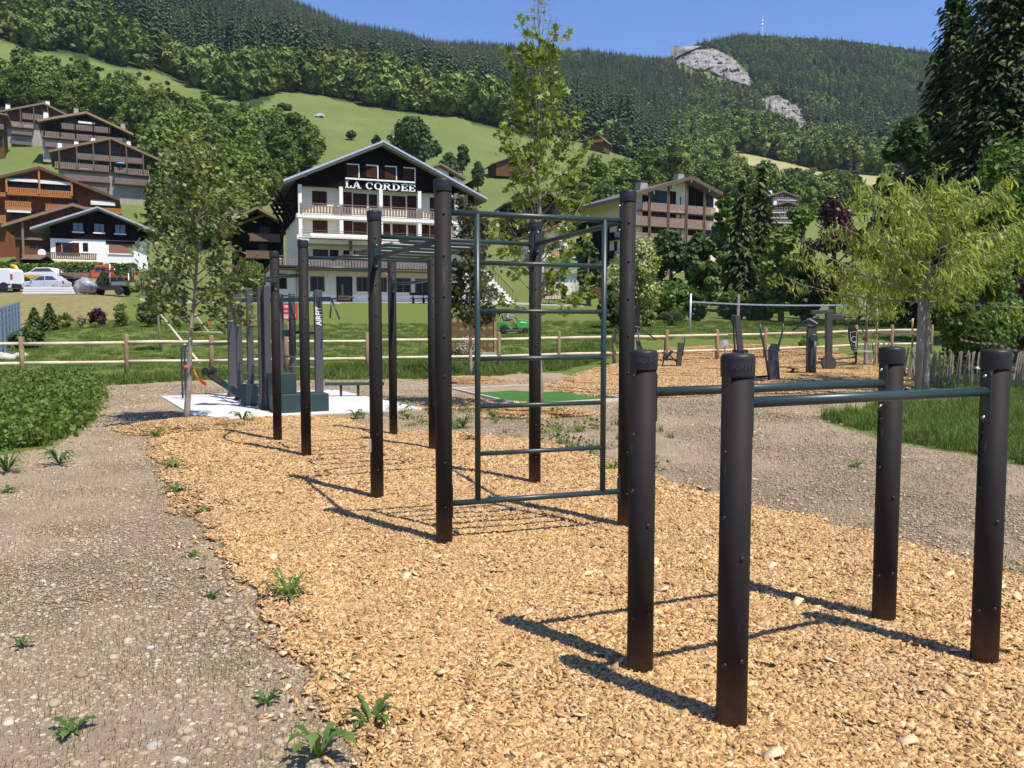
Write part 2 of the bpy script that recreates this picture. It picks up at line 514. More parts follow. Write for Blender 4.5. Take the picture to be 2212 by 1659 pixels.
# polar grid
def make_terrain():
    th = np.concatenate([np.linspace(-math.pi, -0.75, 36)[:-1], np.linspace(-0.75, 0.75, 400), np.linspace(0.75, math.pi, 36)[1:]])
    rr = np.concatenate([[0.3], np.exp(np.linspace(math.log(0.8), math.log(3900), 470))])
    TH, RR = np.meshgrid(th, rr)
    X = RR*np.sin(TH); Y = RR*np.cos(TH)
    Z = T(X, Y)
    n, m = X.shape
    # soft unevenness of the near ground
    near = np.clip(1 - np.abs(RR-8)/40, 0, 1)
    Z = Z + near*(fbm(X*0.7, Y*0.7, 9) - 0.5)*0.03*(Y > 0)
    V = np.stack([X, Y, Z], -1).reshape(-1, 3)
    idx = np.arange(n*m).reshape(n, m)
    Fq = np.stack([idx[:-1,:-1], idx[:-1,1:], idx[1:,1:], idx[1:,:-1]], -1).reshape(-1, 4)[:, ::-1]
    me = np_mesh('terrain', V, Fq, None, None, True)
    x, y, z = V[:,0], V[:,1], V[:,2]
    yy = np.maximum(y, 0.5)
    px, py = proj(x, yy, z)
    d = np.maximum(y, 0)
    fr = y > 0.5
    sd = poly_dist(x, y, SOIL) * np.where(in_poly(x, y, SOIL), 1, -1)
    soil = np.clip(0.5 + sd/0.7, 0, 1)
    dry = np.where(fr & (px < 290) & (d > 46), np.clip((d-48)/5, 0, 1)*np.clip((90-d)/6, 0, 1)*np.clip((300-px)/70, 0, 1), 0)
    meadow = np.clip((d-85)/20, 0, 1)*fr
    yel = in_poly(px, py, YEL) & (d > 380) & fr
    forest = fr & forest_mask(px, py, d) 
    forest |= fr & (in_poly(px, py, WOOD) & (d > 112) & (d < 330))
    road = fr & (d > 83.2) & (d < 86.2) & (px < 330)
    path = fr & (px > 300) & (px < 1260) & (d > 72.6 + (px-600)*0.0085) & (d < 75.4 + (px-600)*0.0085)
    def put(nm, a, b, c):
        at_ = me.attributes.new(nm, 'FLOAT_COLOR', 'POINT')
        arr = np.stack([a, b, c, np.ones(len(a))], -1).astype(np.float32)
        at_.data.foreach_set('color', arr.ravel())
    put('zone_near', soil, dry, meadow)
    put('zone_far', yel.astype(float), forest.astype(float), np.where(road, 1.0, np.where(path, 0.5, 0.0)))
    m, nt, bs = nodes_of('terrain')
    za = nt.nodes.new('ShaderNodeAttribute'); za.attribute_name = 'zone_near'
    zb = nt.nodes.new('ShaderNodeAttribute'); zb.attribute_name = 'zone_far'
    sa = nt.nodes.new('ShaderNodeSeparateColor'); nt.links.new(za.outputs['Color'], sa.inputs[0])
    sb = nt.nodes.new('ShaderNodeSeparateColor'); nt.links.new(zb.outputs['Color'], sb.inputs[0])
    geo = nt.nodes.new('ShaderNodeNewGeometry'); pos = geo.outputs['Position']
    n_big = noise(nt, 0.35, 5, 0.6, pos); n_mid = noise(nt, 2.2, 6, 0.65, pos); n_fine = noise(nt, 60, 6, 0.75, pos)
    n_far = noise(nt, 0.03, 6, 0.65, pos); n_tuft = noise(nt, 9, 4, 0.7, pos)
    def edge(mask, nz, amt=0.9, sharp=6.0):
        t = math_n(nt, 'ADD', mask, math_n(nt, 'MULTIPLY', math_n(nt, 'SUBTRACT', nz, 0.5), amt))
        return math_n(nt, 'ADD', math_n(nt, 'MULTIPLY', math_n(nt, 'SUBTRACT', t, 0.5), sharp), 0.5, True)
    # lawn with mowing stripes
    wv = nt.nodes.new('ShaderNodeTexWave'); wv.inputs['Scale'].default_value = 0.18; wv.inputs['Distortion'].default_value = 1.2
    wv.inputs['Detail'].default_value = 2; wv.bands_direction = 'Y'
    mp = nt.nodes.new('ShaderNodeMapping'); mp.inputs['Rotation'].default_value = (0, 0, 0.35)
    nt.links.new(pos, mp.inputs['Vector']); nt.links.new(mp.outputs[0], wv.inputs['Vector'])
    lawn = ramp(nt, n_mid, [(0.25, (0.095, 0.135, 0.026, 1)), (0.5, (0.135, 0.178, 0.038, 1)), (0.8, (0.195, 0.220, 0.064, 1))])
    lawn = mix_rgb(nt, math_n(nt, 'MULTIPLY', wv.outputs['Fac'], 0.30), lawn, (0.205, 0.245, 0.072, 1))
    lawn = mix_rgb(nt, math_n(nt, 'MULTIPLY', edge(n_big, n_tuft, 0.3, 3.0), 0.35), lawn, (0.145, 0.180, 0.045, 1))
    lawn = mix_rgb(nt, math_n(nt, 'MULTIPLY', n_fine, 0.5), lawn, (0.072, 0.108, 0.020, 1))
    mead = ramp(nt, n_far, [(0.3, (0.125, 0.165, 0.048, 1)), (0.55, (0.170, 0.205, 0.066, 1)), (0.75, (0.225, 0.240, 0.095, 1))])
    n_m2 = noise(nt, 0.45, 8, 0.8, pos)
    mead = mix_rgb(nt, math_n(nt, 'MULTIPLY', edge(n_m2, n_tuft, 0.3, 2.5), 0.6), mead, (0.088, 0.125, 0.032, 1))
    c = mix_rgb(nt, sa.outputs[2], lawn, mead)
    dryc = ramp(nt, n_mid, [(0.3, (0.150, 0.145, 0.050, 1)), (0.55, (0.260, 0.220, 0.095, 1)), (0.75, (0.330, 0.280, 0.135, 1))])
    c = mix_rgb(nt, edge(sa.outputs[1], n_tuft, 0.9, 3.0), c, dryc)
    soilc = ramp(nt, noise(nt, 1.1, 8, 0.7, pos), [(0.3, (0.320, 0.240, 0.160, 1)), (0.55, (0.430, 0.330, 0.225, 1)), (0.75, (0.510, 0.405, 0.285, 1))])
    soilc = mix_rgb(nt, math_n(nt, 'MULTIPLY', edge(noise(nt, 28, 6, 0.8, pos), n_fine, 0.2, 3), 0.45), soilc, (0.205, 0.150, 0.098, 1))
    vor = nt.nodes.new('ShaderNodeTexVoronoi'); vor.inputs['Scale'].default_value = 55; nt.links.new(pos, vor.inputs['Vector'])
    peb = ramp(nt, vor.outputs['Distance'], [(0.18, (1, 1, 1, 1)), (0.3, (0, 0, 0, 1))])
    soilc = mix_rgb(nt, math_n(nt, 'MULTIPLY', peb, 0.25), soilc, (0.42, 0.36, 0.28, 1))
    c = mix_rgb(nt, edge(sa.outputs[0], n_tuft, 0.9, 6.0), c, soilc)
    yelc = ramp(nt, n_far, [(0.3, (0.29, 0.27, 0.12, 1)), (0.7, (0.38, 0.335, 0.165, 1))])
    c = mix_rgb(nt, sb.outputs[0], c, yelc)
    c = mix_rgb(nt, sb.outputs[1], c, (0.035, 0.055, 0.018, 1))
    hard = math_n(nt, 'GREATER_THAN', sb.outputs[2], 0.3)
    hc = mix_rgb(nt, math_n(nt, 'GREATER_THAN', sb.outputs[2], 0.75), (0.36, 0.33, 0.29, 1), (0.12, 0.12, 0.125, 1))
    c = mix_rgb(nt, hard, c, hc)
    nt.links.new(c, bs.inputs['Base Color'])
    bs.inputs['Roughness'].default_value = 0.95
    bs.inputs['Specular IOR Level'].default_value = 0.15
    hsum = math_n(nt, 'ADD', n_fine, math_n(nt, 'ADD', noise(nt, 18, 6, 0.75, pos), math_n(nt, 'MULTIPLY', peb, 0.4)))
    nt.links.new(bump(nt, hsum, 0.9, 0.018), bs.inputs['Normal'])
    me.materials.append(m)
    o = link('ground', me)
    tag(o, kind='structure')
    o['label'] = 'ground with bare soil, mown lawn, meadows and mountain slopes'
    return o
make_terrain()
# ------------------------------------------------------------------ foliage builders
def rot_frames(nrm, rng):
    """random tangent frames about given normals (N,3) -> u, v"""
    n = nrm / np.maximum(np.linalg.norm(nrm, axis=1, keepdims=True), 1e-9)
    a = rng.normal(size=n.shape)
    u = np.cross(n, a); u /= np.maximum(np.linalg.norm(u, axis=1, keepdims=True), 1e-9)
    v = np.cross(n, u)
    return n, u, v

QUAD = np.array([(-0.5, -0.5), (0.5, -0.5), (0.5, 0.5), (-0.5, 0.5)])
OVAL = np.array([(0, -0.5), (0.3, -0.2), (0.32, 0.1), (0, 0.5), (-0.32, 0.1), (-0.3, -0.2)])
LANCE = np.array([(0, -0.5), (0.075, -0.15), (0.06, 0.15), (0, 0.5), (-0.06, 0.15), (-0.075, -0.15)])
STAR = []
for _k in range(10):
    _a = math.pi * _k / 5 + math.pi / 2
    _r = 0.55 if _k % 2 == 0 else 0.24
    STAR.append((_r * math.cos(_a), _r * math.sin(_a)))
STAR = np.array(STAR)

def leaf_arrays(c, nrm, size, shape, rng, droop=None, bend=0.0, u=None):
    n, uu, vv = rot_frames(nrm, rng)
    if u is not None:
        vv = u / np.maximum(np.linalg.norm(u, axis=1, keepdims=True), 1e-9)
        uu = np.cross(vv, n); uu /= np.maximum(np.linalg.norm(uu, axis=1, keepdims=True), 1e-9)
        n = np.cross(uu, vv)
    k = len(shape); N = len(c)
    size = np.asarray(size).reshape(-1, 1, 1)
    s = shape[None, :, :]
    pts = c[:, None, :] + size*(uu[:, None, :]*s[..., 0:1] + vv[:, None, :]*s[..., 1:2])
    if bend: pts = pts - size*n[:, None, :]*bend*(s[..., 0:1]**2 + s[..., 1:2]**2)
    V = pts.reshape(-1, 3)
    Fa = np.arange(N*k).reshape(N, k)
    return V, Fa

def crown_mesh(name, mat_, seed, lobes, n, size, shape=QUAD, up=0.35, shell=(0.6, 1.05), jitter=0.7, bend=0.0):
    """lobes: list of (cx,cy,cz, rx,ry,rz)"""
    rng = np.random.default_rng(seed)
    L = np.array(lobes, float)
    w = (L[:,3]*L[:,4] + L[:,4]*L[:,5] + L[:,3]*L[:,5]); w /= w.sum()
    li = rng.choice(len(L), n, p=w)
    dirs = rng.normal(size=(n, 3)); dirs /= np.linalg.norm(dirs, axis=1, keepdims=True)
    rad = rng.uniform(shell[0], shell[1], n)
    c = L[li, :3] + dirs*L[li, 3:6]*rad[:, None]
    nrm = dirs + np.array([0, 0, up]) + rng.normal(size=(n, 3))*jitter
    sz = size*rng.uniform(0.6, 1.3, n)
    V, Fa = leaf_arrays(c, nrm, sz, shape, rng, bend=bend)
    lob = rng.uniform(0, 1, len(L))
    r = np.clip(0.5*lob[li] + 0.5*rng.uniform(0, 1, n), 0, 1)
    return np_mesh(name, V, Fa, mat_, np.repeat(r, len(shape)))

def round_lobes(seed, h0, h1, rad, n=26, taper=0.35, sq=0.8):
    """lobes filling a rounded crown between heights h0..h1 (radius rad)"""
    rng = random.Random(seed); out = []
    hc = (h0+h1)/2; hr = (h1-h0)/2
    for k in range(n):
        a = rng.uniform(0, 6.283); t = rng.uniform(-0.95, 0.95)
        rr = math.sqrt(max(0, 1-t*t))*rad*rng.uniform(0.35, 0.8)
        rr *= 1 - taper*max(0, t)
        s = rng.uniform(0.24, 0.42)*rad
        out.append((rr*math.cos(a), rr*math.sin(a), hc + t*hr*0.82, s, s, s*sq))
    return out

def conifer_mesh(name, mat_, seed, h, rad, layers=11, per=9, droop=0.35, base=0.06, spray=1, power=0.9):
    """whorled branches as drooping tapered sprays"""
    rng = random.Random(seed); V = []; Fa = []; rn = []
    for l in range(layers):
        t = l/(layers-1)
        z = h*(base + (1-base)*t)
        r = rad*(1-t)**power*rng.uniform(0.82, 1.12) + 0.012*h
        a0 = rng.uniform(0, 6.283)
        for k in range(per):
            a = a0 + 6.283*k/per + rng.uniform(-0.3, 0.3)
            rr = r*rng.uniform(0.7, 1.15); w = rr*rng.uniform(0.25, 0.42)
            ca, sa = math.cos(a), math.sin(a)
            zz = z + rng.uniform(-0.03, 0.03)*h
            dz = -droop*rr*rng.uniform(0.6, 1.3)
            b = len(V)
            V += [(0, 0, zz + 0.02*h), (ca*rr*0.55 - sa*w, sa*rr*0.55 + ca*w, zz + dz*0.55), (ca*rr, sa*rr, zz + dz), (ca*rr*0.55 + sa*w, sa*rr*0.55 - ca*w, zz + dz*0.5)]
            Fa.append((b, b+1, b+2, b+3)); v = rng.random(); rn += [v]*4
    # tip
    b = len(V); q = 0.014*h
    V += [(q, 0, h*0.93), (-q, q, h*0.93), (0, 0, h*1.03), (-q, -q, h*0.93)]
    Fa.append((b, b+1, b+2, b+3)); rn += [0.5]*4
    return np_mesh(name, np.array(V), np.array(Fa), mat_, np.array(rn))

def merge_meshes(name, meshes, mats=None):
    bm = bmesh.new()
    me = bpy.data.meshes.new(name)
    slots = []
    for s in meshes:
        mt = s.materials[0] if s.materials else None
        if mt not in slots: slots.append(mt)
        k = slots.index(mt); f0 = len(bm.faces)
        bm.from_mesh(s)
        bm.faces.ensure_lookup_table()
        for f in list(bm.faces)[f0:]: f.material_index = k
    bm.to_mesh(me); bm.free()
    for mt in slots: me.materials.append(mt)
    return me

BARK = mat('bark', (0.13, 0.095, 0.07, 1), 0.9, var=0.4, vscale=8, bmp=0.5, bscale=30, stretch=(1, 1, 0.25))
BARK_GREY = mat('bark_grey', (0.27, 0.23, 0.185, 1), 0.85, var=0.35, vscale=14, bmp=0.4, bscale=45, stretch=(1, 1, 0.6))
LM_FAR_DEC = leaf_mat('leaf_far_deciduous', [(0.05, (0.075, 0.115, 0.026, 1)), (0.4, (0.135, 0.190, 0.038, 1)), (0.7, (0.195, 0.250, 0.050, 1)), (0.95, (0.270, 0.320, 0.078, 1))], 0.15, 0.7, 'plant')
LM_FAR_CON = leaf_mat('leaf_far_conifer', [(0.05, (0.024, 0.048, 0.022, 1)), (0.5, (0.046, 0.080, 0.032, 1)), (0.9, (0.095, 0.130, 0.050, 1))], 0.0, 0.8, 'plant')
LM_DEAD = leaf_mat('leaf_dead_conifer', [(0.1, (0.090, 0.075, 0.060, 1)), (0.9, (0.150, 0.120, 0.095, 1))], 0.0, 0.9, 'plant')
LM_MID = leaf_mat('leaf_mid_deciduous', [(0.05, (0.062, 0.105, 0.018, 1)), (0.4, (0.115, 0.175, 0.030, 1)), (0.7, (0.175, 0.240, 0.044, 1)), (0.95, (0.230, 0.285, 0.075, 1))], 0.3, 0.6, 'plant')
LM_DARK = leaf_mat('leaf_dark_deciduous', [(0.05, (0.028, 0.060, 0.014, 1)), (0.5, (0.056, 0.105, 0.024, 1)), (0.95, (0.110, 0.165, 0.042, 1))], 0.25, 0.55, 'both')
LM_SPRUCE = leaf_mat('needle_spruce', [(0.05, (0.030, 0.055, 0.018, 1)), (0.5, (0.055, 0.088, 0.026, 1)), (0.85, (0.110, 0.140, 0.038, 1)), (1.0, (0.21, 0.23, 0.06, 1))], 0.3, 0.7, 'leaf')
LM_PURPLE = leaf_mat('leaf_purple', [(0.05, (0.020, 0.006, 0.008, 1)), (0.5, (0.045, 0.014, 0.016, 1)), (0.95, (0.100, 0.036, 0.038, 1))], 0.2, 0.4, 'leaf', (1, 0.5, 0.4, 1))

# ------------------------------------------------------------------ forest on the mountain (stuff)
def far_dec(seed, mt, leaves=460, size=1.6):
    rng = random.Random(seed)
    h = 15; r = 4.6
    me = crown_mesh('far_tree', mt, seed, round_lobes(seed, 1.0, h, r*random.Random(seed).uniform(0.8, 1.15), 15, 0.55), leaves, size, QUAD, 0.5, (0.75, 1.05), 0.55)
    return me
con = [conifer_mesh('far_conifer', LM_FAR_CON, 10+k, 22, (4.2, 3.5, 4.6, 3.2)[k], 13, 8, 0.55) for k in range(4)]
dec = [far_dec(30+k, LM_FAR_DEC) for k in range(4)]
dead = [conifer_mesh('far_dead', LM_DEAD, 50+k, 20, 2.1, 10, 6, 0.4) for k in range(2)]
FOREST_PROTO = proto_collection('forest_proto', con + dec + dead)

def forest():
    rng = np.random.default_rng(7)
    N = 54000
    th = rng.uniform(-0.66, 0.62, N)
    r = np.sqrt(rng.uniform(330**2, 1750**2, N))
    x = r*np.sin(th); y = r*np.cos(th); z = T(x, y)
    px, py = proj(x, y, z)
    keep = forest_mask(px, py, y) & (py > -120)
    # thin out with distance behind ridges
    x, y, z, px, py = [a[keep] for a in (x, y, z, px, py)]
    gap = forest_line(px) - py
    f = fbm(x/90, y/90, 21, 3)
    pdec = np.clip(0.10 + 1.1*np.exp(-gap/38.0) + np.where(px > 1430, 0.42, 0.0) + (f-0.5)*2.6, 0.02, 0.95)
    pdec = np.where((px > 1180) & (px < 1440) & (gap < 90), pdec*0.25, pdec)
    isd = rng.random(len(x)) < pdec
    dd = (fbm(x/45, y/45, 33, 2) > 0.66) & ~isd & (rng.random(len(x)) < 0.6)
    idx = np.where(isd, 4 + rng.integers(0, 4, len(x)), rng.integers(0, 4, len(x)))
    idx = np.where(dd, 8 + rng.integers(0, 2, len(x)), idx)
    s = np.where(isd, rng.uniform(0.7, 1.4, len(x)), rng.uniform(0.7, 1.6, len(x)))*np.clip(1.15 - (y-480)/1500, 0.5, 1.15)
    rot = np.stack([rng.normal(0, 0.03, len(x)), rng.normal(0, 0.03, len(x)), rng.uniform(0, 6.28, len(x))], -1)
    pts = np.stack([x, y, z - 0.8], -1)
    scatter('forest', FOREST_PROTO, pts, rot, s, idx, 'dense mixed conifer and broadleaf forest covering the mountain slopes', 'forest')
forest()

# woodland on the lower slope (mass)
mid_dec = [crown_mesh('mid_tree', LM_MID, 70+k, round_lobes(70+k, 1.2, 12.5 + k % 3, 4.3 + 0.3*(k % 2), 34, 0.35, 0.8), 3200, 0.52, QUAD, 0.5, (0.66, 1.12), 0.65) for k in range(5)]
MID_PROTO = proto_collection('woodland_proto', mid_dec)
def woodland():
    rng = np.random.default_rng(17)
    N = 9000
    th = rng.uniform(-0.66, 0.5, N); r = np.sqrt(rng.uniform(110**2, 420**2, N))
    x = r*np.sin(th); y = r*np.cos(th); z = T(x, y)
    px, py = proj(x, y, z)
    a = in_poly(px, py, WOOD) & (y > 118) & (y < 330) & (rng.random(N) < 0.62)
    b = in_poly(px, py, WOOD2) & (y > 210) & (y < 420) & (rng.random(N) < 0.30)
    k = a | b
    x, y, z = x[k], y[k], z[k]
    # keep spacing
    order = rng.permutation(len(x)); kept = []
    cell = {}
    for i in order:
        c = (int(x[i]//4.4), int(y[i]//4.4))
        if c in cell: continue
        cell[c] = 1; kept.append(i)
    kept = np.array(kept)
    x, y, z = x[kept], y[kept], z[kept]
    n = len(x)
    s = rng.uniform(0.6, 1.35, n)*np.clip(y/190, 0.62, 1.05)
    rot = np.stack([np.zeros(n), np.zeros(n), rng.uniform(0, 6.28, n)], -1)
    scatter('woodland', MID_PROTO, np.stack([x, y, z-0.3], -1), rot, np.stack([s, s, s*rng.uniform(0.8, 1.05, n)], -1), rng.integers(0, 5, n), 'leafy broadleaf woodland filling the slope around the hillside chalets', 'woodland')
woodland()

# rock faces
def rock_face(poly, label, seed, out):
    rng = np.random.default_rng(seed)
    pxs = [p[0] for p in poly]; pys = [p[1] for p in poly]
    nx = 110; ny = 70
    gx = np.linspace(min(pxs)-6, max(pxs)+6, nx); gy = np.linspace(max(pys)+6, min(pys)-6, ny)
    V = []; 
    for b in gy:
        for a in gx:
            # distance on this sight line where the slope is met
            ds = np.linspace(700, 1500, 400)
            r0 = ray(a, b)
            hx = r0.x/r0.y*ds; hz = EYE + r0.z/r0.y*ds
            tz = T(hx, ds)
            k = np.argmax(tz >= hz)
            dd = ds[k] if tz[k] >= hz[k] else 1400
            V.append((a, b, dd))
    V = np.array(V)
    ins = in_poly(V[:,0] + (fbm(V[:,0]/9, V[:,1]/9, seed)-0.5)*14, V[:,1] + (fbm(V[:,0]/9, V[:,1]/9, seed+3)-0.5)*10, poly)
    ed = poly_dist(V[:,0], V[:,1], poly)
    off = np.where(ins, np.minimum(ed*3.0, out), -np.minimum(ed*4, 30))
    # horizontal strata and cracks
    q = V[:,1] + 0.25*V[:,0]
    off = off + np.where(ins, (fbm(V[:,0]/9, q/6, seed+5)-0.5)*30 + (vnoise(V[:,0]/2.2, V[:,1]/5, seed+8)-0.5)*12, 0)
    W_ = []
    for (a, b, dd), o in zip(V, off):
        p = P(a, b, dd - o)
        W_.append((p.x, p.y, p.z))
    idx = np.arange(nx*ny).reshape(ny, nx)
    Fq = np.stack([idx[:-1,:-1], idx[:-1,1:], idx[1:,1:], idx[1:,:-1]], -1).reshape(-1, 4)
    o = link('rock_cliff', np_mesh('rock_cliff', np.array(W_), Fq, ROCK))
    tag(o, label, 'cliff')
ROCK, _nt, _bs = nodes_of('limestone')
_pos = coords(_nt, 'Object')
_n = noise(_nt, 0.06, 8, 0.75, _pos)
_nt.links.new(ramp(_nt, _n, [(0.36, (0.10, 0.10, 0.085, 1)), (0.5, (0.34, 0.325, 0.30, 1)), (0.68, (0.55, 0.53, 0.50, 1))]), _bs.inputs['Base Color'])
_bs.inputs['Roughness'].default_value = 0.95
_nt.links.new(bump(_nt, noise(_nt, 0.25, 8, 0.8, _pos), 1.0, 4.0), _bs.inputs['Normal'])
rock_face(ROCKS[0], 'large pale limestone cliff high in the forest below the summit', 3, 14)
rock_face(ROCKS[1], 'smaller broken grey rock face lower in the steep forest', 11, 8)
# ------------------------------------------------------------------ materials of the park
M_POST, _nt, _bs = nodes_of('anthracite_post')
_p = coords(_nt)
_c = ramp(_nt, noise(_nt, 5, 6, 0.65, _p), [(0.3, srgb(34, 32, 31)), (0.7, srgb(42, 39, 37))])
_sp = _nt.nodes.new('ShaderNodeSeparateXYZ'); _nt.links.new(_p, _sp.inputs[0])
_dust = math_n(_nt, 'MULTIPLY', math_n(_nt, 'SUBTRACT', 1.0, math_n(_nt, 'MULTIPLY', _sp.outputs['Z'], 3.2), True), noise(_nt, 22, 5, 0.7, _p))
_c = mix_rgb(_nt, math_n(_nt, 'MULTIPLY', _dust, 0.55, True), _c, srgb(150, 122, 92))
_sc = noise(_nt, 30, 3, 0.5, coords(_nt, 'Object', (1, 1, 0.12)))
_c = mix_rgb(_nt, math_n(_nt, 'MULTIPLY', math_n(_nt, 'GREATER_THAN', _sc, 0.70), 0.18), _c, srgb(120, 112, 105))
_nt.links.new(_c, _bs.inputs['Base Color']); _bs.inputs['Roughness'].default_value = 0.66; _bs.inputs['Specular IOR Level'].default_value = 0.16
_nt.links.new(bump(_nt, noise(_nt, 300, 4, 0.6, _p), 0.06, 0.01), _bs.inputs['Normal'])
M_CAP = mat('black_cap', srgb(36, 36, 39), 0.5, var=0.1, vscale=20, bmp=0.05, bscale=200, spec=0.35)
M_BAR = mat('green_bar', srgb(38, 58, 58), 0.38, var=0.12, vscale=6, spec=0.5)
M_PLATE = mat('green_plate', srgb(28, 48, 44), 0.4, var=0.1, vscale=9)
M_STEEL = mat('bright_steel', (0.62, 0.61, 0.58, 1), 0.25, 1.0, var=0.1)
M_BLACKBOLT = mat('black_bolt', srgb(34, 32, 31), 0.4, var=0.0)
M_GYM = mat('gym_post', srgb(70, 68, 70), 0.5, var=0.1, vscale=4)
M_GYMGREEN = mat('gym_green', srgb(38, 62, 60), 0.45, var=0.15, vscale=3)
M_BLACK = mat('black_rubber', srgb(28, 27, 27), 0.7, var=0.15, vscale=10)
M_WHITE = mat('white_paint', (0.78, 0.78, 0.76, 1), 0.5, var=0.05)
M_CONC = mat('concrete', (0.60, 0.585, 0.56, 1), 0.85, var=0.14, vscale=1.6, bmp=0.15, bscale=30)
M_EMBOSS = mat('cap_lettering', srgb(50, 50, 53), 0.35, var=0.0)

def text_mesh(s, size, extrude=0.002, bold=0.0, spacing=1.0):
    cu = bpy.data.curves.new('lettering', 'FONT'); cu.body = s; cu.size = size; cu.extrude = extrude
    cu.align_x = 'CENTER'; cu.align_y = 'CENTER'; cu.space_character = spacing
    cu.offset = bold
    cu.resolution_u = 3
    o = bpy.data.objects.new('lettering', cu); COL.objects.link(o)
    dg = bpy.context.evaluated_depsgraph_get()
    me = bpy.data.meshes.new_from_object(o.evaluated_get(dg))
    bpy.data.objects.remove(o, do_unlink=True)
    return me

_cap_txt = {}
def cap_text(r, ang):
    """AIRFIT wrapped round a cap of radius r, centred on angle ang"""
    me = text_mesh('AIRFIT', 0.033, 0.0012, 0.0006).copy()
    for v in me.vertices:
        a = ang + v.co.x / r
        rr = r + 0.0006 + v.co.z
        v.co = (rr*math.cos(a), rr*math.sin(a), v.co.y)
    me.materials.clear(); me.materials.append(M_EMBOSS)
    return me

def post(parent, p, h, r=0.059, bolts=(), face=-math.pi/2, name='post', txt=None, dark=True):
    """round post with flared cap, bolt heads, and lettering on the cap"""
    m = MB(); m.lathe([(r, -0.10), (r, h-0.05)], n=28)
    o = m.build(name, M_POST, parent, loc=p)
    c = MB(); rc = r*1.075
    c.lathe([(rc*0.99, h-0.085), (rc, h-0.08), (rc*1.02, h-0.02), (rc*1.0, h-0.008), (rc*0.93, h), (rc*0.6, h+0.004), (0.0001, h+0.006)], n=28)
    c.build('cap', M_CAP, o)
    if txt is not None:
        t = link('cap_lettering', cap_text(rc*1.005, txt), o); t.location = (0, 0, h-0.045)
    for a, z in bolts:
        b = MB()
        q = Vector((math.cos(a), math.sin(a), 0))
        b.tube([q*(r-0.003), q*(r+0.003), q*(r+0.006), q*(r+0.0065)], [0.009, 0.009, 0.006, 0.001], 10)
        bo = b.build('bolt', M_BLACKBOLT, o); bo.location = (0, 0, z)
    return o

def plate(parent, p, ang, z0, z1, r=0.0645, half=0.42):
    """rounded bracket plate hugging a post, two steel bolts"""
    V = []; Fs = []
    na, nz = 9, 14
    for i in range(nz+1):
        t = i/nz; z = z0 + (z1-z0)*t
        e = min(z-z0, z1-z)/(half*r)
        w = half*math.sqrt(max(0.0, 1-(1-min(1, e))**2)) if e < 1 else half
        w = max(w, 0.02)
        for k in range(na+1):
            a = ang - w + 2*w*k/na
            V.append((r*math.cos(a), r*math.sin(a), z))
    for i in range(nz):
        for k in range(na):
            b = i*(na+1)+k; Fs.append((b, b+1, b+na+2, b+na+1))
    me = np_mesh('bracket', np.array(V), np.array(Fs), M_PLATE, None, True)
    o = link('bracket', me, parent, loc=p)
    so = o.modifiers.new('thick', 'SOLIDIFY'); so.thickness = 0.005; so.offset = -1
    q = Vector((math.cos(ang), math.sin(ang), 0))
    for z in (z0+0.03, z1-0.03):
        b = MB(); b.tube([q*(r-0.002), q*(r+0.006), q*(r+0.011), q*(r+0.0125)], [0.008, 0.008, 0.006, 0.001], 12)
        bo = b.build('bolt', M_STEEL, o); bo.location = (0, 0, z)
    return o

def pipe(name, parent, pts, r=0.021, mt=None, n=14):
    m = MB(); m.tube(pts, r, n)
    return m.build(name, mt or M_BAR, parent)

# ------------------------------------------------------------------ dip bars on four low posts
def base_at(px, py, r=0.059):
    g = G(px, py); v = Vector((g.x, g.y, 0)).normalized()
    return Vector((g.x, g.y, 0)) + v*r
DIP = {'FL': base_at(1382, 1470), 'F': base_at(1579, 1594), 'B': base_at(1908, 1361), 'R': base_at(2125, 1453)}
def dip_station():
    root = empty('dip_bar_station', (DIP['F'] + DIP['B'] + DIP['FL'] + DIP['R'])/4, 0,
                 'low dip bars: two dark green rails on four waist-high black posts', 'exercise bars')
    o0 = root.location
    ph = 1.47
    ang = lambda a, b: math.atan2((b-a).y, (b-a).x)
    for k in ('FL', 'F', 'B', 'R'):
        p = DIP[k]
        facing = math.atan2(-p.y, -p.x)
        side = ang(DIP['FL'], DIP['F'])
        bl = [(facing - 0.75, 1.36), (facing - 0.75, 1.10), (facing - 0.75, 0.85), (facing + 0.5, 0.7), (facing - 0.5, 0.28), (facing+0.6, 0.3)]
        post(root, p - o0, ph, bolts=bl, txt=(facing + 0.35 if k in ('FL', 'F') else facing - 1.9))
    for a, b in (('FL', 'B'), ('F', 'R')):
        pa, pb = DIP[a], DIP[b]
        u = (pb-pa).normalized()
        zz = 1.285
        pipe('rail', root, [pa - o0 + u*0.055 + Vector((0, 0, zz)), pb - o0 - u*0.055 + Vector((0, 0, zz))], 0.0215, n=20)
        plate(root, pa - o0, ang(pa, pb), zz-0.145, zz+0.10)
        plate(root, pb - o0, ang(pb, pa), zz-0.145, zz+0.10)
dip_station()

